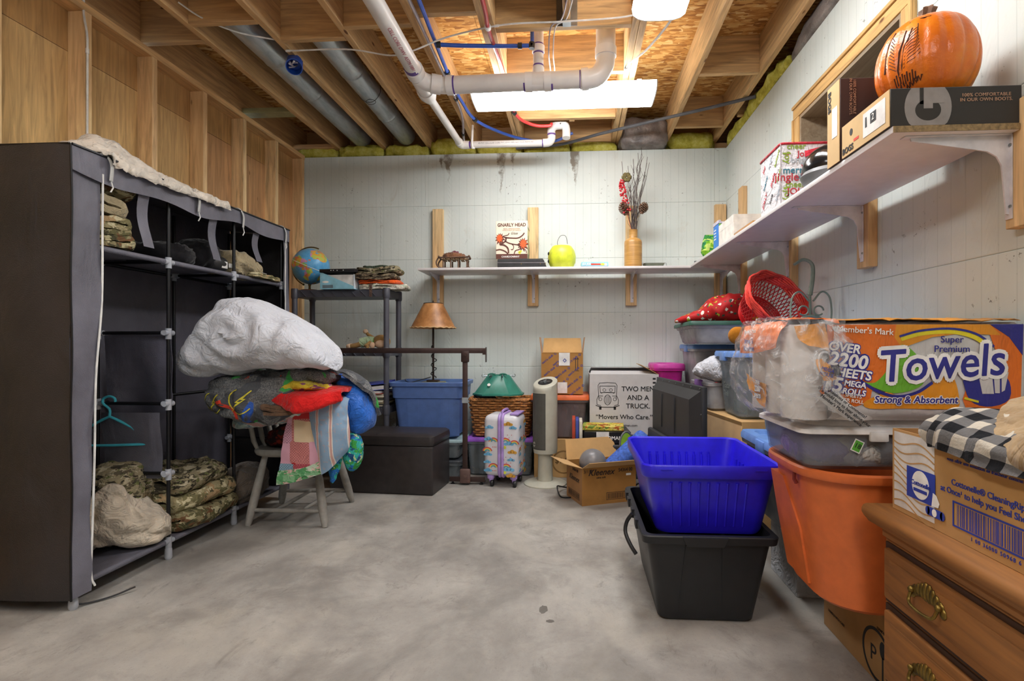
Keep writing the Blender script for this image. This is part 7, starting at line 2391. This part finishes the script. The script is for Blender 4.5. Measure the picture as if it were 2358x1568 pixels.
s1 = thing('wall_shelf', 'long white shelf on the back wall carried by brackets', 'shelf', (0, D - .2, ZS0))
MW(s1).box(-1.24, XR - .04, 4.115, D - .039, ZS0, ZS1, .002).build('board', WSH, s1)
for x in (-1.166, -.355, .463, 1.19):
    MW(s1).box(x - .045, x + .045, D - .038, D, 1.352, 2.18, .002, 1).build('cleat', CLEAT, s1)
    bracket(s1, wm(s1) @ Matrix.Translation((x + .005, D - .0385, ZS0 - .0005)))
s2 = thing('wall_shelf', 'long white shelf on the right wall below the window', 'shelf', (XR - .2, 2.8, ZS0))
MW(s2).box(.873, XR - .039, 1.525, 4.1145, ZS0, ZS1, .002).build('board', WSH, s2)
MW(s2).box(.874, XR - .040, 1.5225, 1.5249, ZS0 + .001, ZS1 - .001).build('raw_edge', WSE, s2)
for y in (1.53, 2.32, 3.10, 3.985):
    MW(s2).box(XR - .038, XR, y - .045, y + .045, 1.352, 2.18 if y > 3.1 else 1.70, .002, 1).build('cleat', CLEAT, s2)
    bracket(s2, wm(s2) @ Matrix.Translation((XR - .0385, y + (.03 if y < 1.6 else 0), ZS0 - .0005)) @ Matrix.Rotation(R(-90), 4, 'Z'))
ZS_ = ZS1 + .0005
# ---- back shelf, left to right
TWG = plain('twig wood', '#5d4636', .7, 0, .25, 40, .3)
TWG2 = plain('slat wood', '#7d6648', .7, 0, .25, 40, .3)
t = thing('toy_sleigh', 'small dark twig sleigh at the left end of the back shelf', 'decoration', (-.97, 4.25, ZS_), R(6))
for y in (-.055, .055):
    MB().tube(curve([(-.125, y, .095), (-.145, y, .05), (-.12, y, .012), (-.05, y, .007), (.06, y, .007), (.125, y, .012)], 24), .006, 8).build('runner', TWG, t)
    for x in (-.09, -.03, .03, .10):
        MB().tube([(x, y, .006), (x, y, .075 if x < .09 else .105)], .006, 8).build('upright', TWG, t)
    MB().tube([(-.125, y, .092), (.12, y, .098)], .006, 8).build('side_rail', TWG, t)
for i in range(6):
    MB().box(-.10 + .036 * i, -.072 + .036 * i, -.07, .07, .075, .082, .002).build('slat', TWG2, t)
MB().box(-.13, -.118, -.075, .075, .092, .104, .002).box(.11, .122, -.075, .075, .098, .11, .002).build('end_bar', TWG, t)
heap('dried_bundle', (.17, .09, .045), fabric('dried brown leaves', '#6d4a35', .9, .3), t, (-.01, 0, .083), seed=3, amp=.02, f=24)
heap('ribbon_bow', (.05, .05, .03), fabric('plum ribbon', '#6a2f40', .6), t, (.0, 0, .118), seed=4, amp=.012, f=30)
t = thing('black_case', 'flat black case under the wine box on the back shelf', 'case', (-.425, 4.24, ZS_))
MB().loft([[(x, y, z) for x, y in ((-.185, -.10), (.195, -.10), (.195, .10), (-.185, .10))] for z in (0, .02)] + [[(-.185, -.10, .055), (.18, -.10, .055), (.18, .10, .055), (-.185, .10, .055)], [(-.183, -.098, .068), (.17, -.098, .068), (.17, .10, .068), (-.183, .10, .068)]]).build('case', plain('scuffed black leatherette', '#1f2021', .5, 0, .3, 30, .2), t)
MB().tube([(-.185, -.1005, .038), (.195, -.1005, .036)], .0015, 6).build('seam', GREYT, t)
for x in (.0, .15, .188):
    MB().box(x, x + .006, -.1015, -.1, .022, .034).build('clasp', BRASS, t)
t = thing('wine_box', 'cream wine box with brown vine drawing standing on the black case', 'wine box', (-.50, 4.235, ZS_ + .0695))
WNC = plain('cream card', '#e0d3bd', .5, 0, .02)
MB().box(-.125, .125, -.075, .075, 0, .30, .002, 1).build('box', WNC, t)
MB().loft([[(0, -.07, .3005), (.12, -.07, .3005), (.12, .03, .3005), (0, .03, .3005)], [(0, -.07, .302), (.12, -.07, .302), (.12, .03, .325), (0, .03, .325)]]).build('torn_flap', WNC, t)
Mc = frame((0, -.0755, 0), (1, 0, 0), (0, 0, 1))
MAR = plain('maroon print', '#5a2f24', .5, bump=0)
ORG = plain('orange leaf print', '#d85a22', .5, bump=0)
flat(t, [rect(-.124, .002, .248, .038)], Mc, MAR, 'base_band', .0008)
text(t, 'GNARLY HEAD', .036, Mc @ Matrix.Translation((0, .268, 0)), MAR, 'lettering', bold=.03, sx=.92)
text(t, 'BOLD, APPROACHABLE\nWITH A HINT OF VANILLA', .0125, Mc @ Matrix.Translation((0, .232, 0)), plain('tan print', '#b08a70', .6, bump=0), 'lettering')
text(t, 'Glass', .026, Mc @ Matrix.Translation((.02, .202, 0)), BLACKI, 'handwriting', shear=.3)
text(t, 'CHARDONNAY', .020, Mc @ Matrix.Translation((-.01, .018, 0)), WHITEI, 'lettering', bold=.02, lift=.0014)
vines = []
for pts, wd_ in (([(-.09, .185), (-.05, .17), (.0, .165), (.05, .165), (.085, .185), (.10, .205)], .010), ([(-.045, .17), (-.05, .14), (-.09, .115), (-.06, .11), (-.03, .085), (-.025, .045)], .012),
                 ([(-.05, .14), (-.02, .125), (.02, .115), (.06, .11), (.09, .10)], .009), ([(.0, .12), (.015, .10), (.01, .075), (-.005, .075)], .006), ([(-.125, .07), (-.09, .075), (-.05, .06), (-.03, .04)], .010), ([(.05, .11), (.07, .09), (.06, .075), (.03, .065), (.02, .04)], .008), ([(.09, .075), (.11, .07), (.118, .045)], .006), ([(-.07, .18), (-.03, .19), (-.02, .205)], .006)):
    vines += stroke([(p.x, p.y) for p in curve([(a, b, 0) for a, b in pts], 16)], wd_)
flat(t, vines, Mc, MAR, 'vine_drawing', .0008)
def leaf(x, y, k, rot):
    out = []
    for i in range(22):
        a = 2 * pi * i / 22
        r_ = k * (1 + .25 * (1 if i % 2 else -1)) * (1 + .3 * cos(a))
        out.append((x + r_ * cos(a + rot), y + r_ * 1.3 * sin(a + rot)))
    return out
flat(t, [leaf(-.095, .17, .032, -1.2), leaf(.085, .125, .036, -1.0)], Mc, MAR, 'leaf_shadow_print', .0009)
flat(t, [leaf(-.098, .172, .023, -1.2)], Mc, ORG, 'leaf_print', .0014)
flat(t, [leaf(.088, .127, .026, -1.0)], Mc, ORG, 'leaf_print', .0014)
flat(t, [ell(.06, .055, .009, .007, 12), ell(.072, .06, .009, .007, 12), ell(.064, .045, .008, .007, 12)], Mc, plain('grape print', '#d3cf3a', .5), 'grape_print', .0014)
Mc2 = frame((.1255, 0, 0), (0, 1, 0), (0, 0, 1))
flat(t, [rect(-.072, .005, .144, .24)], Mc2, plain('olive side print', '#cfc68e', .6), 'side_panel_print', .0005)
flat(t, [leaf(-.03, .16, .03, -1.2), leaf(.03, .09, .035, -1), rect(-.07, .005, .12, .04)], Mc2, plain('grey olive print', '#7d7a5a', .6), 'side_leaf_print', .001)
text(t, 'GNARLY HEAD', .022, Mc2 @ Matrix.Translation((0, .25, 0)), plain('grey olive print', '#7d7a5a', .6), 'lettering', bold=.03)
t = thing('pumpkin_pail', 'yellow green plastic pumpkin pail with wire handle on the back shelf', 'pail', (-.107, 4.25, ZS_))
PAL = plain('yellow green plastic', '#c9d33a', .35)
n = 48
rings = []
for z, r_ in ((0, .075), (.01, .088), (.05, .108), (.10, .112), (.145, .10), (.175, .08), (.18, .076), (.175, .072), (.14, .09), (.02, .08)):
    rings.append([(r_ * (1 - .035 * abs(sin(2 * pi * i / n * 4))) * cos(2 * pi * i / n), r_ * (1 - .035 * abs(sin(2 * pi * i / n * 4))) * sin(2 * pi * i / n), z) for i in range(n)])
MB().loft(rings).build('body', PAL, t)
MB().tube(curve([(-.03, 0, .17), (-.035, 0, .22), (-.01, 0, .265), (.03, 0, .262), (.045, 0, .2)], 20), .0018, 6).build('wire_handle', WIRE, t)
for z in (.12, .06):
    MB().ball((-.105, -.02, z), (.008, .014, .014), 12, 8).build('eye_print', BLACKI, t)
t = thing('board_game', 'long flat blue game box on the back shelf', 'game box', (.15, 4.22, ZS_), R(2))
MB().box(-.105, .105, -.06, .06, 0, .04, .001, 1).build('box', plain('pale blue card', '#8fc6d8', .55), t)
Mc = frame((0, -.0605, .02), (1, 0, 0), (0, 0, 1))
flat(t, [rect(-.104, -.019, .208, .007)], Mc, plain('navy strip', '#27406b', .5), 'base_strip', .0008)
text(t, 'G.I. JOE', .022, Mc @ Matrix.Translation((-.065, .004, 0)), WHITEI, 'lettering', bold=.03, shear=.2, sx=.9)
flat(t, [rect(-.03, -.004, .075, .012)], Mc, plain('red print', '#d8402a', .7), 'title_print', .0008)
flat(t, [ell(.06, .002, .016, .010, 14)], Mc, plain('print yellow', '#dfc34a', .5), 'picture_print', .001)
flat(t, [ell(.085, .0, .010, .011, 14)], Mc, WHITEI, 'picture_print', .001)
# vase
def stone_mat():
    t = NT('tan stoneware')
    v = t.co((1, 1, 14))
    t.color(t.ramp(t.noise(v, 5, 4, .6), [(.3, '#9a6f38'), (.55, '#b58848'), (.75, '#c39a5c')]))
    t.bump(t.noise(v, 14, 3), .25, .004)
    return t.done(.35, 0, .5)
va = thing('vase', 'tan stoneware bottle vase holding bare branches on the back shelf', 'vase', (.457, 4.25, ZS_))
MB().lathe([(.06, 0), (.070, .004), (.070, .20), (.066, .218), (.05, .232), (.036, .238), (.034, .245), (.034, .30), (.036, .304), (.030, .304), (.028, .25)], 36).build('bottle', stone_mat(), va)
BRC = plain('bare grey branch', '#4c413e', .8, 0, .2, 60, .3)
rnd = random.Random(11)
br = thing('branch_bunch', 'bunch of bare twisted branches rising from the tan vase', 'branches', (.457, 4.25, ZS_ + .05))
for k in range(17):
    x, y, z = rnd.uniform(-.012, .012), rnd.uniform(-.01, .01), .0
    tx_, ty2 = rnd.uniform(-.09, .12), rnd.uniform(-.06, .03)
    H = rnd.uniform(.62, .93)
    P = []
    for i in range(15):
        s = i / 14
        grow = max(0, s - .25) / .75
        P.append((x + tx_ * grow ** 1.1 + rnd.uniform(-.009, .009) * (s > .2), y + ty2 * grow + rnd.uniform(-.008, .008) * (s > .2), H * s))
    MB().tube(P, [.0046 - .003 * i / 14 for i in range(15)], 5).build('branch', BRC, br)
    for q in range(3):
        i = rnd.randint(6, 12)
        b0 = V(P[i])
        d_ = V((rnd.uniform(-.035, .035), rnd.uniform(-.02, .02), rnd.uniform(.03, .09)))
        MB().tube([b0, b0 + d_ * .5 + V((rnd.uniform(-.006, .006), 0, 0)), b0 + d_], [.0018, .0014, .0008], 4).build('twig', BRC, br)
PCN = plain('pine cone scale', '#6a4c38', .7, 0, .25, 40)
def cone(label, c, axis, L, r_):
    t = thing('pine_cone', label, 'pine cone', c, 0, 'pine cones in the vase')
    M = V(axis).normalized().to_track_quat('Z', 'Y').to_matrix().to_4x4()
    mb = MB()
    for k in range(70):
        s = k / 70
        a = k * 2.39996
        rr_ = r_ * (sin(pi * (.12 + .8 * s)) ** .8)
        z = L * (s - .5)
        o_ = V((cos(a), sin(a), 0))
        tn = V((-sin(a), cos(a), 0))
        p0, p1 = o_ * rr_ * .35 + V((0, 0, z)), o_ * rr_ + V((0, 0, z + .006))
        w_ = .0085 * (.5 + sin(pi * s))
        mb.loft([[M @ (p0 - tn * w_ * .5), M @ (p0 + tn * w_ * .5), M @ (p0 + tn * w_ * .5 + V((0, 0, .002))), M @ (p0 - tn * w_ * .5 + V((0, 0, .002)))],
                 [M @ (p1 - tn * w_), M @ (p1 + tn * w_), M @ (p1 + tn * w_ * .8 + V((0, 0, .004))), M @ (p1 - tn * w_ * .8 + V((0, 0, .004)))]])
    mb.build('scales', PCN, t)
    MB().tube([M @ V((0, 0, -L / 2)), M @ V((0, 0, L * .45))], [r_ * .4, r_ * .2], 8).build('core', PCN, t)
    MB().tube(curve([M @ V((0, 0, -L * .45)), (V((.457, 4.25, 1.98)) - V(c)) * .5 + V((.0, 0, .0)), V((.457, 4.25, 1.94)) - V(c)], 10), .002, 5).build('stem', TWG2, t)
cone('plump pine cone on the left of the vase branches', (.385, 4.235, 2.10), (-.35, -.1, 1), .10, .042)
cone('open pine cone on the right of the vase branches', (.535, 4.245, 2.105), (.4, -.1, 1), .085, .038)
BERM = plain('red berry', '#b8202c', .4)
t = thing('berry_spray', 'spray of red berries leaning left in the tan vase', 'berries', (.44, 4.235, 1.94))
sp_ = curve([(.0, 0, 0), (-.03, 0, .12), (-.055, 0, .25), (-.085, 0, .40)], 20)
MB().tube(sp_, .002, 5).build('stem', plain('orange stem', '#c4622c', .7), t)
rnd = random.Random(3)
bm_ = MB().ball((0, 0, 0), .0075, 8, 6).mesh('berry', BERM)
for k in range(85):
    s = rnd.uniform(.38, 1)
    p = sp_[min(19, int(s * 19))]
    w_ = .032 * (1.15 - s) + .012
    obj('berry', bm_, t, p + V((rnd.uniform(-w_, w_), rnd.uniform(-w_, w_), rnd.uniform(-.01, .02))))
t = thing('dried_pod', 'dried olive star shaped pod among the branches', 'seed pod', (.405, 4.235, 2.35))
PODM = plain('olive dried pod', '#5d5330', .85, 0, .3, 60, .5)
for a in range(0, 360, 60):
    MB().ball((.022 * cos(R(a)), 0, .022 * sin(R(a))), (.019, .016, .019), 10, 8).build('lobe', PODM, t)
MB().tube([(0, .01, -.015), (.02, .01, -.15), (.05, .01, -.42)], .002, 5).build('stem', TWG2, t)
t = thing('tin_dish', 'shallow grey green tin dish with wire clips beside the vase', 'dish', (.62, 4.27, ZS_))
MB().loft([rr(.12, .09, 0, .02), rr(.16, .12, .034, .02), rr(.165, .125, .036, .02), rr(.155, .115, .034, .02), rr(.115, .085, .004, .02)]).build('dish', plain('grey green tin', '#737a6a', .45, .3), t)
for x in (-.085, .085):
    MB().tube([(x + .012 * cos(R(a)), -.03, .022 + .018 * sin(R(a))) for a in range(0, 360, 30)], .0018, 6, closed=True).build('wire_clip', GALV, t)

# ---- right shelf, far to near
t = thing('metal_ruler', 'dark grey metal strip lying at the corner of the two shelves', 'metal strip', (.92, 4.02, ZS_), R(60))
MB().box(-.06, .16, -.02, .02, 0, .012, .002).build('strip', plain('dark grey steel', '#4a4f50', .4, .5), t)
MB().box(.04, .12, -.018, .018, .0125, .035, .003).build('block', WHITEM, t)
t = thing('seed_bag', 'green and yellow plastic snack bag on the far end of the right shelf', 'bag', (.975, 3.82, ZS_))
GB = camo('green bag print', ['#7fb52f', '#2f7a4c', '#c3d36a', '#3d8a3a'], 9)
MB().loft([[(x * .7, y * .5, 0) for x, y in rrect(.17, .10, .03)], [(x, y, .05) for x, y in rrect(.17, .10, .03)], [(x * .9, y * .7, .12) for x, y in rrect(.17, .10, .03)], [(x * .75, y * .12, .17) for x, y in rrect(.17, .10, .03)]]).build('pouch', GB, t)
t = thing('filter_box', 'blue and green carton standing on the far end of the right shelf', 'carton', (1.055, 3.68, ZS_))
MB().box(-.10, .10, -.065, .065, 0, .205, .002, 1).build('box', plain('white glossy card', '#d9dde6', .35), t)
Mc = frame((0, -.0655, 0), (1, 0, 0), (0, 0, 1))
Mc2 = frame((-.1005, 0, 0), (0, -1, 0), (0, 0, 1))
BLP = plain('vivid blue print', '#2a78d0', .4, bump=0)
flat(t, [rect(-.065, 0, .13, .204)], Mc2, BLP, 'side_print', .0006)
for i in range(4):
    flat(t, [rect(-.05, .17 - .02 * i, .05, .008)], Mc2, WHITEI, 'bar_print', .0012)
flat(t, [[(-.099, .002), (-.055, .002), (-.05, .08), (-.058, .15), (-.05, .203), (-.099, .203)]], Mc, plain('vivid green print', '#6dbf3a', .4, bump=0), 'green_print', .0006)
flat(t, [rect(.06, .1, .04, .1)], Mc, BLP, 'blue_print', .0007)
text(t, 'Filters', .035, Mc @ Matrix.Translation((.01, .15, 0)) @ Matrix.Rotation(R(90), 4, 'Z'), plain('grey blue print', '#7d8fc0', .5), 'lettering')
t = thing('folded_tray', 'folded pale tray on top of the blue and green carton', 'tray', (1.06, 3.68, ZS_ + .2055))
MB().box(-.11, .11, -.07, .07, 0, .012, .004).box(-.11, -.09, -.07, .07, .012, .022, .004).build('tray', plain('pale lilac plastic', '#c9c6d6', .4), t)
t = thing('white_box', 'plain white box in front of the blue and green carton', 'box', (1.06, 3.36, ZS_))
MB().box(-.13, .13, -.16, .16, 0, .165, .003, 1).build('box', plain('soft white card', '#dcd8d0', .6), t)
MB().box(-.1305, .1305, -.1605, .1605, .12, .1655).build('lid', plain('soft white card', '#dcd8d0', .6), t)
t = thing('wood_offcut', 'flat brown board offcut lying on the right shelf', 'board', (.955, 2.88, ZS_))
MB().box(-.07, .14, -.16, .16, 0, .018, .002).build('board', plain('brown board', '#7d6a55', .7), t)
# Christmas gift bag
cbg = thing('christmas_bag', 'white fabric storage cube printed with Christmas words on the right shelf', 'storage cube', (1.04, 2.50, ZS_))
CWH = fabric('white printed cloth', '#d6d3d6', .8, .03)
bw, bd, bh = .30, .26, .268
mb = MB()
mb.loft([[(x, y, z) for x, y in rrect(bw - .004 * (z < .1), bd, .012, 2)] for z in (0, .1, .2, bh)] + [[(x, y, z) for x, y in rrect(bw - .012, bd - .012, .01, 2)] for z in (bh, .02)])
mb.build('body', CWH, cbg)
CRD = fabric('red binding', '#c0303f', .7)
MB().tube([(x, y, bh + .001) for x, y in rrect(bw, bd, .012, 2)], .0055, 8, closed=True).build('binding', CRD, cbg)
MB().tube([(-bw / 2, -bd / 2, .004), (-bw / 2 - .001, -bd / 2 - .001, bh)], .002, 6).build('seam', GREYT, cbg)
drape('handle', [[(-.05, -bd / 2 - .004, .232), (-.02, -bd / 2 - .018, .238), (.06, -bd / 2 - .03, .25), (.14, -bd / 2 - .006, .25)], [(-.05, -bd / 2 - .004, .208), (-.02, -bd / 2 - .018, .214), (.06, -bd / 2 - .03, .226), (.14, -bd / 2 - .006, .226)]], CRD, cbg, 20, 5, .004, .002)
MGR, MTL, MGY, MRD, MBK = (plain('xmas ' + k, c, .7, bump=0) for k, c in (('green', '#8aa33a'), ('teal', '#3f7f92'), ('grey', '#aab2ba'), ('red', '#b8323f'), ('black', '#2a2a2e')))
Mc = frame((-bw / 2, -bd / 2 - .0008, 0), (1, 0, 0), (0, 0, 1))
Ms_ = frame((-bw / 2 - .0008, bd / 2, 0), (0, -1, 0), (0, 0, 1))
def xw(M, s, x, z, k, m, rot=0, b=.015):
    text(cbg, s, k, M @ Matrix.Translation((x, z, 0)) @ Matrix.Rotation(R(rot), 4, 'Z'), m, 'word_print', bold=b, lift=.0008)
for s, x, z, k, m, rt in (('cheer', .065, .255, .035, MGR, 0), ('Jolly', .10, .222, .036, MRD, 0), ('joy', .028, .205, .04, MGR, -90), ('bright', .085, .195, .036, MGY, 0), ('wish', .11, .172, .026, MRD, 0), ('merry', .06, .152, .042, MTL, 0), ('believe', .15, .155, .03, MGR, 0), ('jingle', .025, .122, .05, MRD, 0), ('love', .105, .115, .034, MBK, -90), ('jin', .15, .12, .05, MRD, 0), ('cheer', .06, .09, .036, MGR, 0), ('JOLLY', .08, .06, .040, MRD, 0), ('joy', .028, .042, .04, MGR, -90), ('bright', .085, .032, .036, MGY, 0), ('merry', .06, .004 + .012, .03, MTL, 0), ('joy', .2, .2, .04, MGR, -90), ('cheer', .22, .12, .036, MGR, 0), ('bright', .24, .06, .036, MGY, 0), ('peace', .155, .07, .02, MGY, 90)):
    xw(Mc, s, x, z, k, m, rt)
for s, x, z, k, m, rt in (('joy', .06, .22, .036, MRD, 50), ('bright', .14, .23, .036, MGY, 50), ('believe', .22, .22, .036, MGR, 50), ('merry', .08, .15, .036, MTL, 50), ('jingle', .17, .14, .04, MRD, 50), ('cheer', .24, .14, .036, MGR, 50), ('JOLLY', .07, .07, .036, MRD, 50), ('love', .15, .06, .034, MBK, 50), ('bright', .23, .06, .036, MGY, 50)):
    xw(Ms_, s, x, z, k * .8, m, rt)
flat(cbg, [ell(.018, .225, .008, .005, 8), ell(.032, .228, .008, .005, 8), ell(.018, .075, .008, .005, 8), ell(.032, .078, .008, .005, 8)], Mc, MGR, 'holly_print', .0008)
flat(cbg, [ell(.03, .219, .003, .003, 8), ell(.024, .217, .003, .003, 8), ell(.03, .069, .003, .003, 8)], Mc, MRD, 'holly_berry_print', .0012)
sf = []
for a in range(0, 180, 45):
    sf += stroke([(.075 - .014 * cos(R(a)), .122 - .014 * sin(R(a))), (.075 + .014 * cos(R(a)), .122 + .014 * sin(R(a)))], .002)
flat(cbg, sf, Mc, MTL, 'snowflake_print', .0008)
flat(cbg, ringpoly(.146, .205, .007, .007, .004, 10, 0, 180) + stroke([(.139, .205), (.128, .178)], .004), Mc, MRD, 'candy_cane_print', .0008)
# dark bowl shaped things
t = thing('bicycle_helmet', 'glossy black helmet resting on a grey one beside the Christmas cube', 'helmet', (1.0, 2.16, ZS_ + .081))
MB().ball((0, 0, .005), (.10, .12, .095), 24, 16).build('shell', plain('glossy black shell', '#17181a', .15), t)
t = thing('bicycle_helmet', 'grey helmet under the glossy black helmet', 'helmet', (1.0, 2.14, ZS_))
MB().lathe([(.07, 0), (.10, .02), (.115, .055), (.105, .07), (.06, .075)], 28).build('shell', plain('grey shell', '#6d7072', .4), t)
# boot boxes
KR = fabric('ribbed kraft', '#c9a873', .8, .04, 200, .1)
BRX = fabric('dark brown card', '#3f2b26', .6, .05, 300, .05)
BKX = fabric('charcoal card', '#35322f', .6, .05, 300, .05)
GRX = plain('warm grey print', '#8f8885', .6, bump=0)
TANI = plain('tan print', '#c09a6a', .6, bump=0)
def bootbox(t, w, d, h, dark):
    """kraft end on -x, dark long faces"""
    MB().box(-w / 2 + .001, w / 2, -d / 2, d / 2, 0, h, .0015, 1).build('box', dark, t)
    MB().box(-w / 2 - .001, -w / 2 + .001, -d / 2 + .002, d / 2 - .002, .001, h - .001).build('end_panel', KR, t)
b2 = thing('boot_box', 'dark boot box with a big grey G at the near end of the shelf', 'shoe box', (1.04, 1.66, ZS_))
bootbox(b2, .345, .265, .104, BKX)
Mc = frame((-.1725, -.1326, 0), (1, 0, 0), (0, 0, 1))
gcx, gcy = .10, .05
disc = [(x, min(.1035, max(.0005, y))) for x, y in ell(gcx, gcy, .062, .075, 40)]
flat(b2, [disc], Mc, GRX, 'oval_logo', .0005)
flat(b2, [ell(gcx, gcy - .008, .034, .029, 30)] + [rect(gcx - .022, gcy + .008, .010, .045)], Mc, BKX, 'letter_G', .0011)
flat(b2, [rect(gcx - .012, gcy - .004, .024, .0572)], Mc, GRX, 'letter_notch', .0017)
flat(b2, [rect(gcx + .0121, gcy + .010, .03, .02)], Mc, GRX, 'letter_notch', .0017)
text(b2, '100% COMFORTABLE\nIN OUR OWN BOOTS.', .013, Mc @ Matrix.Translation((.252, .073, 0)), TANI, 'lettering', bold=.01, spacing=1.05)
Mc2 = frame((-.1736, .1325, 0), (0, -1, 0), (0, 0, 1))
text(b2, 'BOGS', .026, Mc2 @ Matrix.Translation((.04, .018, 0)), BLACKI, 'lettering', bold=.03)
flat(b2, [ell(.06, .066, .009, .011, 18)], Mc2, BLACKI, 'finger_hole', .0006)
flat(b2, [rect(.13, .018, .115, .072)], Mc2, PAPERW, 'size_label', .0008)
flat(b2, [rect(.17, .046, .03, .03), [(.142, .045), (.152, .045), (.15, .075), (.143, .075)]], Mc2, BLACKI, 'label_print', .0014)
text(b2, '2', .028, Mc2 @ Matrix.Translation((.185, .061, 0)), WHITEI, 'label_number', lift=.002)
barcode(b2, .208, .048, .032, .03, Mc2, BLACKI, 6)
flat(b2, [rect(.075, .03, .03, .008)], Mc2, plain('red print', '#d8402a', .7), 'red_mark', .0006)
b1 = thing('boot_box', 'brown boot box standing on edge behind the pumpkin', 'shoe box', (1.04, 1.85, ZS_))
bootbox(b1, .345, .086, .272, BRX)
Mc = frame((-.1725, -.0436, 0), (1, 0, 0), (0, 0, 1))
text(b1, '100% COMFORTABLE\nIN OUR OWN BOOTS.', .012, Mc @ Matrix.Translation((.04, .21, 0)) @ Matrix.Rotation(R(-90), 4, 'Z'), TANI, 'lettering', bold=.01)
Mc2 = frame((-.1736, .043, 0), (0, -1, 0), (0, 0, 1))
text(b1, 'BOGS', .028, Mc2 @ Matrix.Translation((.018, .22, 0)) @ Matrix.Rotation(R(-90), 4, 'Z'), BLACKI, 'lettering', bold=.03)
flat(b1, [rect(.036, .09, .036, .10)], Mc2, PAPERW, 'size_label', .0008)
Mb = Mc2 @ Matrix.Translation((.04, .185, 0)) @ Matrix.Rotation(R(-90), 4, 'Z')
barcode(b1, .0, .0, .08, .02, Mb, BLACKI, 12)
# pumpkin
pk_ = thing('pumpkin', 'large orange carved pumpkin lying on the dark boot box', 'pumpkin', (1.05, 1.667, ZS_ + .1045))
def pump_mat():
    t = NT('pumpkin skin')
    v = t.co()
    t.color(t.ramp(t.noise(v, 9, 4, .6), [(.3, '#c85a12'), (.55, '#df7418'), (.75, '#e58f22')]))
    t.bump(t.noise(v, 30, 4, .6), .35, .01)
    return t.done(.3, 0, .55)
PM = pump_mat()
n, m = 96, 36
rings = []
H2, RR = .132, .138
for j in range(1, m):
    ph = pi * j / m
    ring = []
    for i in range(n):
        a = 2 * pi * i / n
        lobe = 1 - .075 * (1 - abs(sin(a * 7.5 + .4 + .25 * sin(a * 2)))) ** 2.5 * sin(ph) ** .5 + .012 * noise.noise(V((cos(a) * 3, sin(a) * 3, ph * 2)))
        r_ = RR * (sin(ph) ** .72) * lobe
        z = H2 - cos(ph) * H2 * (1 - .10 * math.exp(-((r_ / .05) ** 2)))
        x = r_ * cos(a)
        y = r_ * sin(a)
        ring.append((x * (1 - .04 * z / H2), y * .93, z))
    rings.append(ring)
body = MB().loft(rings).build('body', PM, pk_, smooth=70)
STM = plain('dry pumpkin stem', '#6d5240', .8, 0, .3, 40, .4)
mb = MB()
rg = []
for z, r_, dx in ((.248, .034, 0), (.263, .02, 0), (.28, .017, .002), (.298, .02, .006), (.304, .012, .008)):
    rg.append([(dx + r_ * (1 + .22 * (1 if i % 2 else -1)) * cos(2 * pi * i / 12), r_ * (1 + .22 * (1 if i % 2 else -1)) * sin(2 * pi * i / 12), z) for i in range(12)])
mb.loft(rg).build('stem', STM, pk_)
# carved lines on the left side
bmc = bmesh.new()
bmc.from_mesh(body.data)
from mathutils.bvhtree import BVHTree
treep = BVHTree.FromBMesh(bmc)
CARV = plain('carved dark flesh', '#4a2208', .8)
def carve(pts2, w_, name):
    """pts2: (angle in degrees around the pumpkin, height); a dark scored groove following the skin"""
    pts = []
    for a, z in pts2:
        d_ = V((cos(R(a)), sin(R(a)), 0))
        h = treep.ray_cast(V((0, 0, z)) + d_ * .4, -d_)
        if h[0] is not None:
            pts.append(h[0])
    if len(pts) > 1:
        MB().tube(pts, w_, 5).build(name, CARV, pk_)
rnd = random.Random(21)
carve([(205, .04), (206, .09), (208, .14), (212, .17), (214, .20)], .0028, 'carved_line')
carve([(209, .05), (211, .10), (214, .15), (219, .17), (222, .20)], .0022, 'carved_line')
for k in range(10):
    z0 = .09 + .010 * k
    carve([(213 + k * .6, z0), (219 + k * .6, z0 + .012), (226 + k * .3, z0 + .016 + .003 * sin(k)), (232 - k * .4, z0 + .03)], .0012, 'carved_line')
    carve([(204 - k * .3, z0), (197, z0 + .014), (190, z0 + .02)], .0012, 'carved_line')
for k in range(9):
    carve([(200 + 3.2 * k, .045 + .004 * (k % 3)), (200.5 + 3.2 * k, .072 + .006 * (k % 2))], .0022, 'carved_line')
for k in range(4):
    carve([(212 + 5 * k, .035 + .004 * k), (214 + 5 * k, .047 + .004 * k), (216 + 5 * k, .036 + .004 * k), (218 + 5 * k, .05 + .004 * k)], .0028, 'carved_tooth')
carve([(186, .10), (188, .15), (192, .18), (198, .21)], .003, 'carved_line')
carve([(215, .226), (232, .228), (245, .226)], .0018, 'carved_line')
bmc.free()
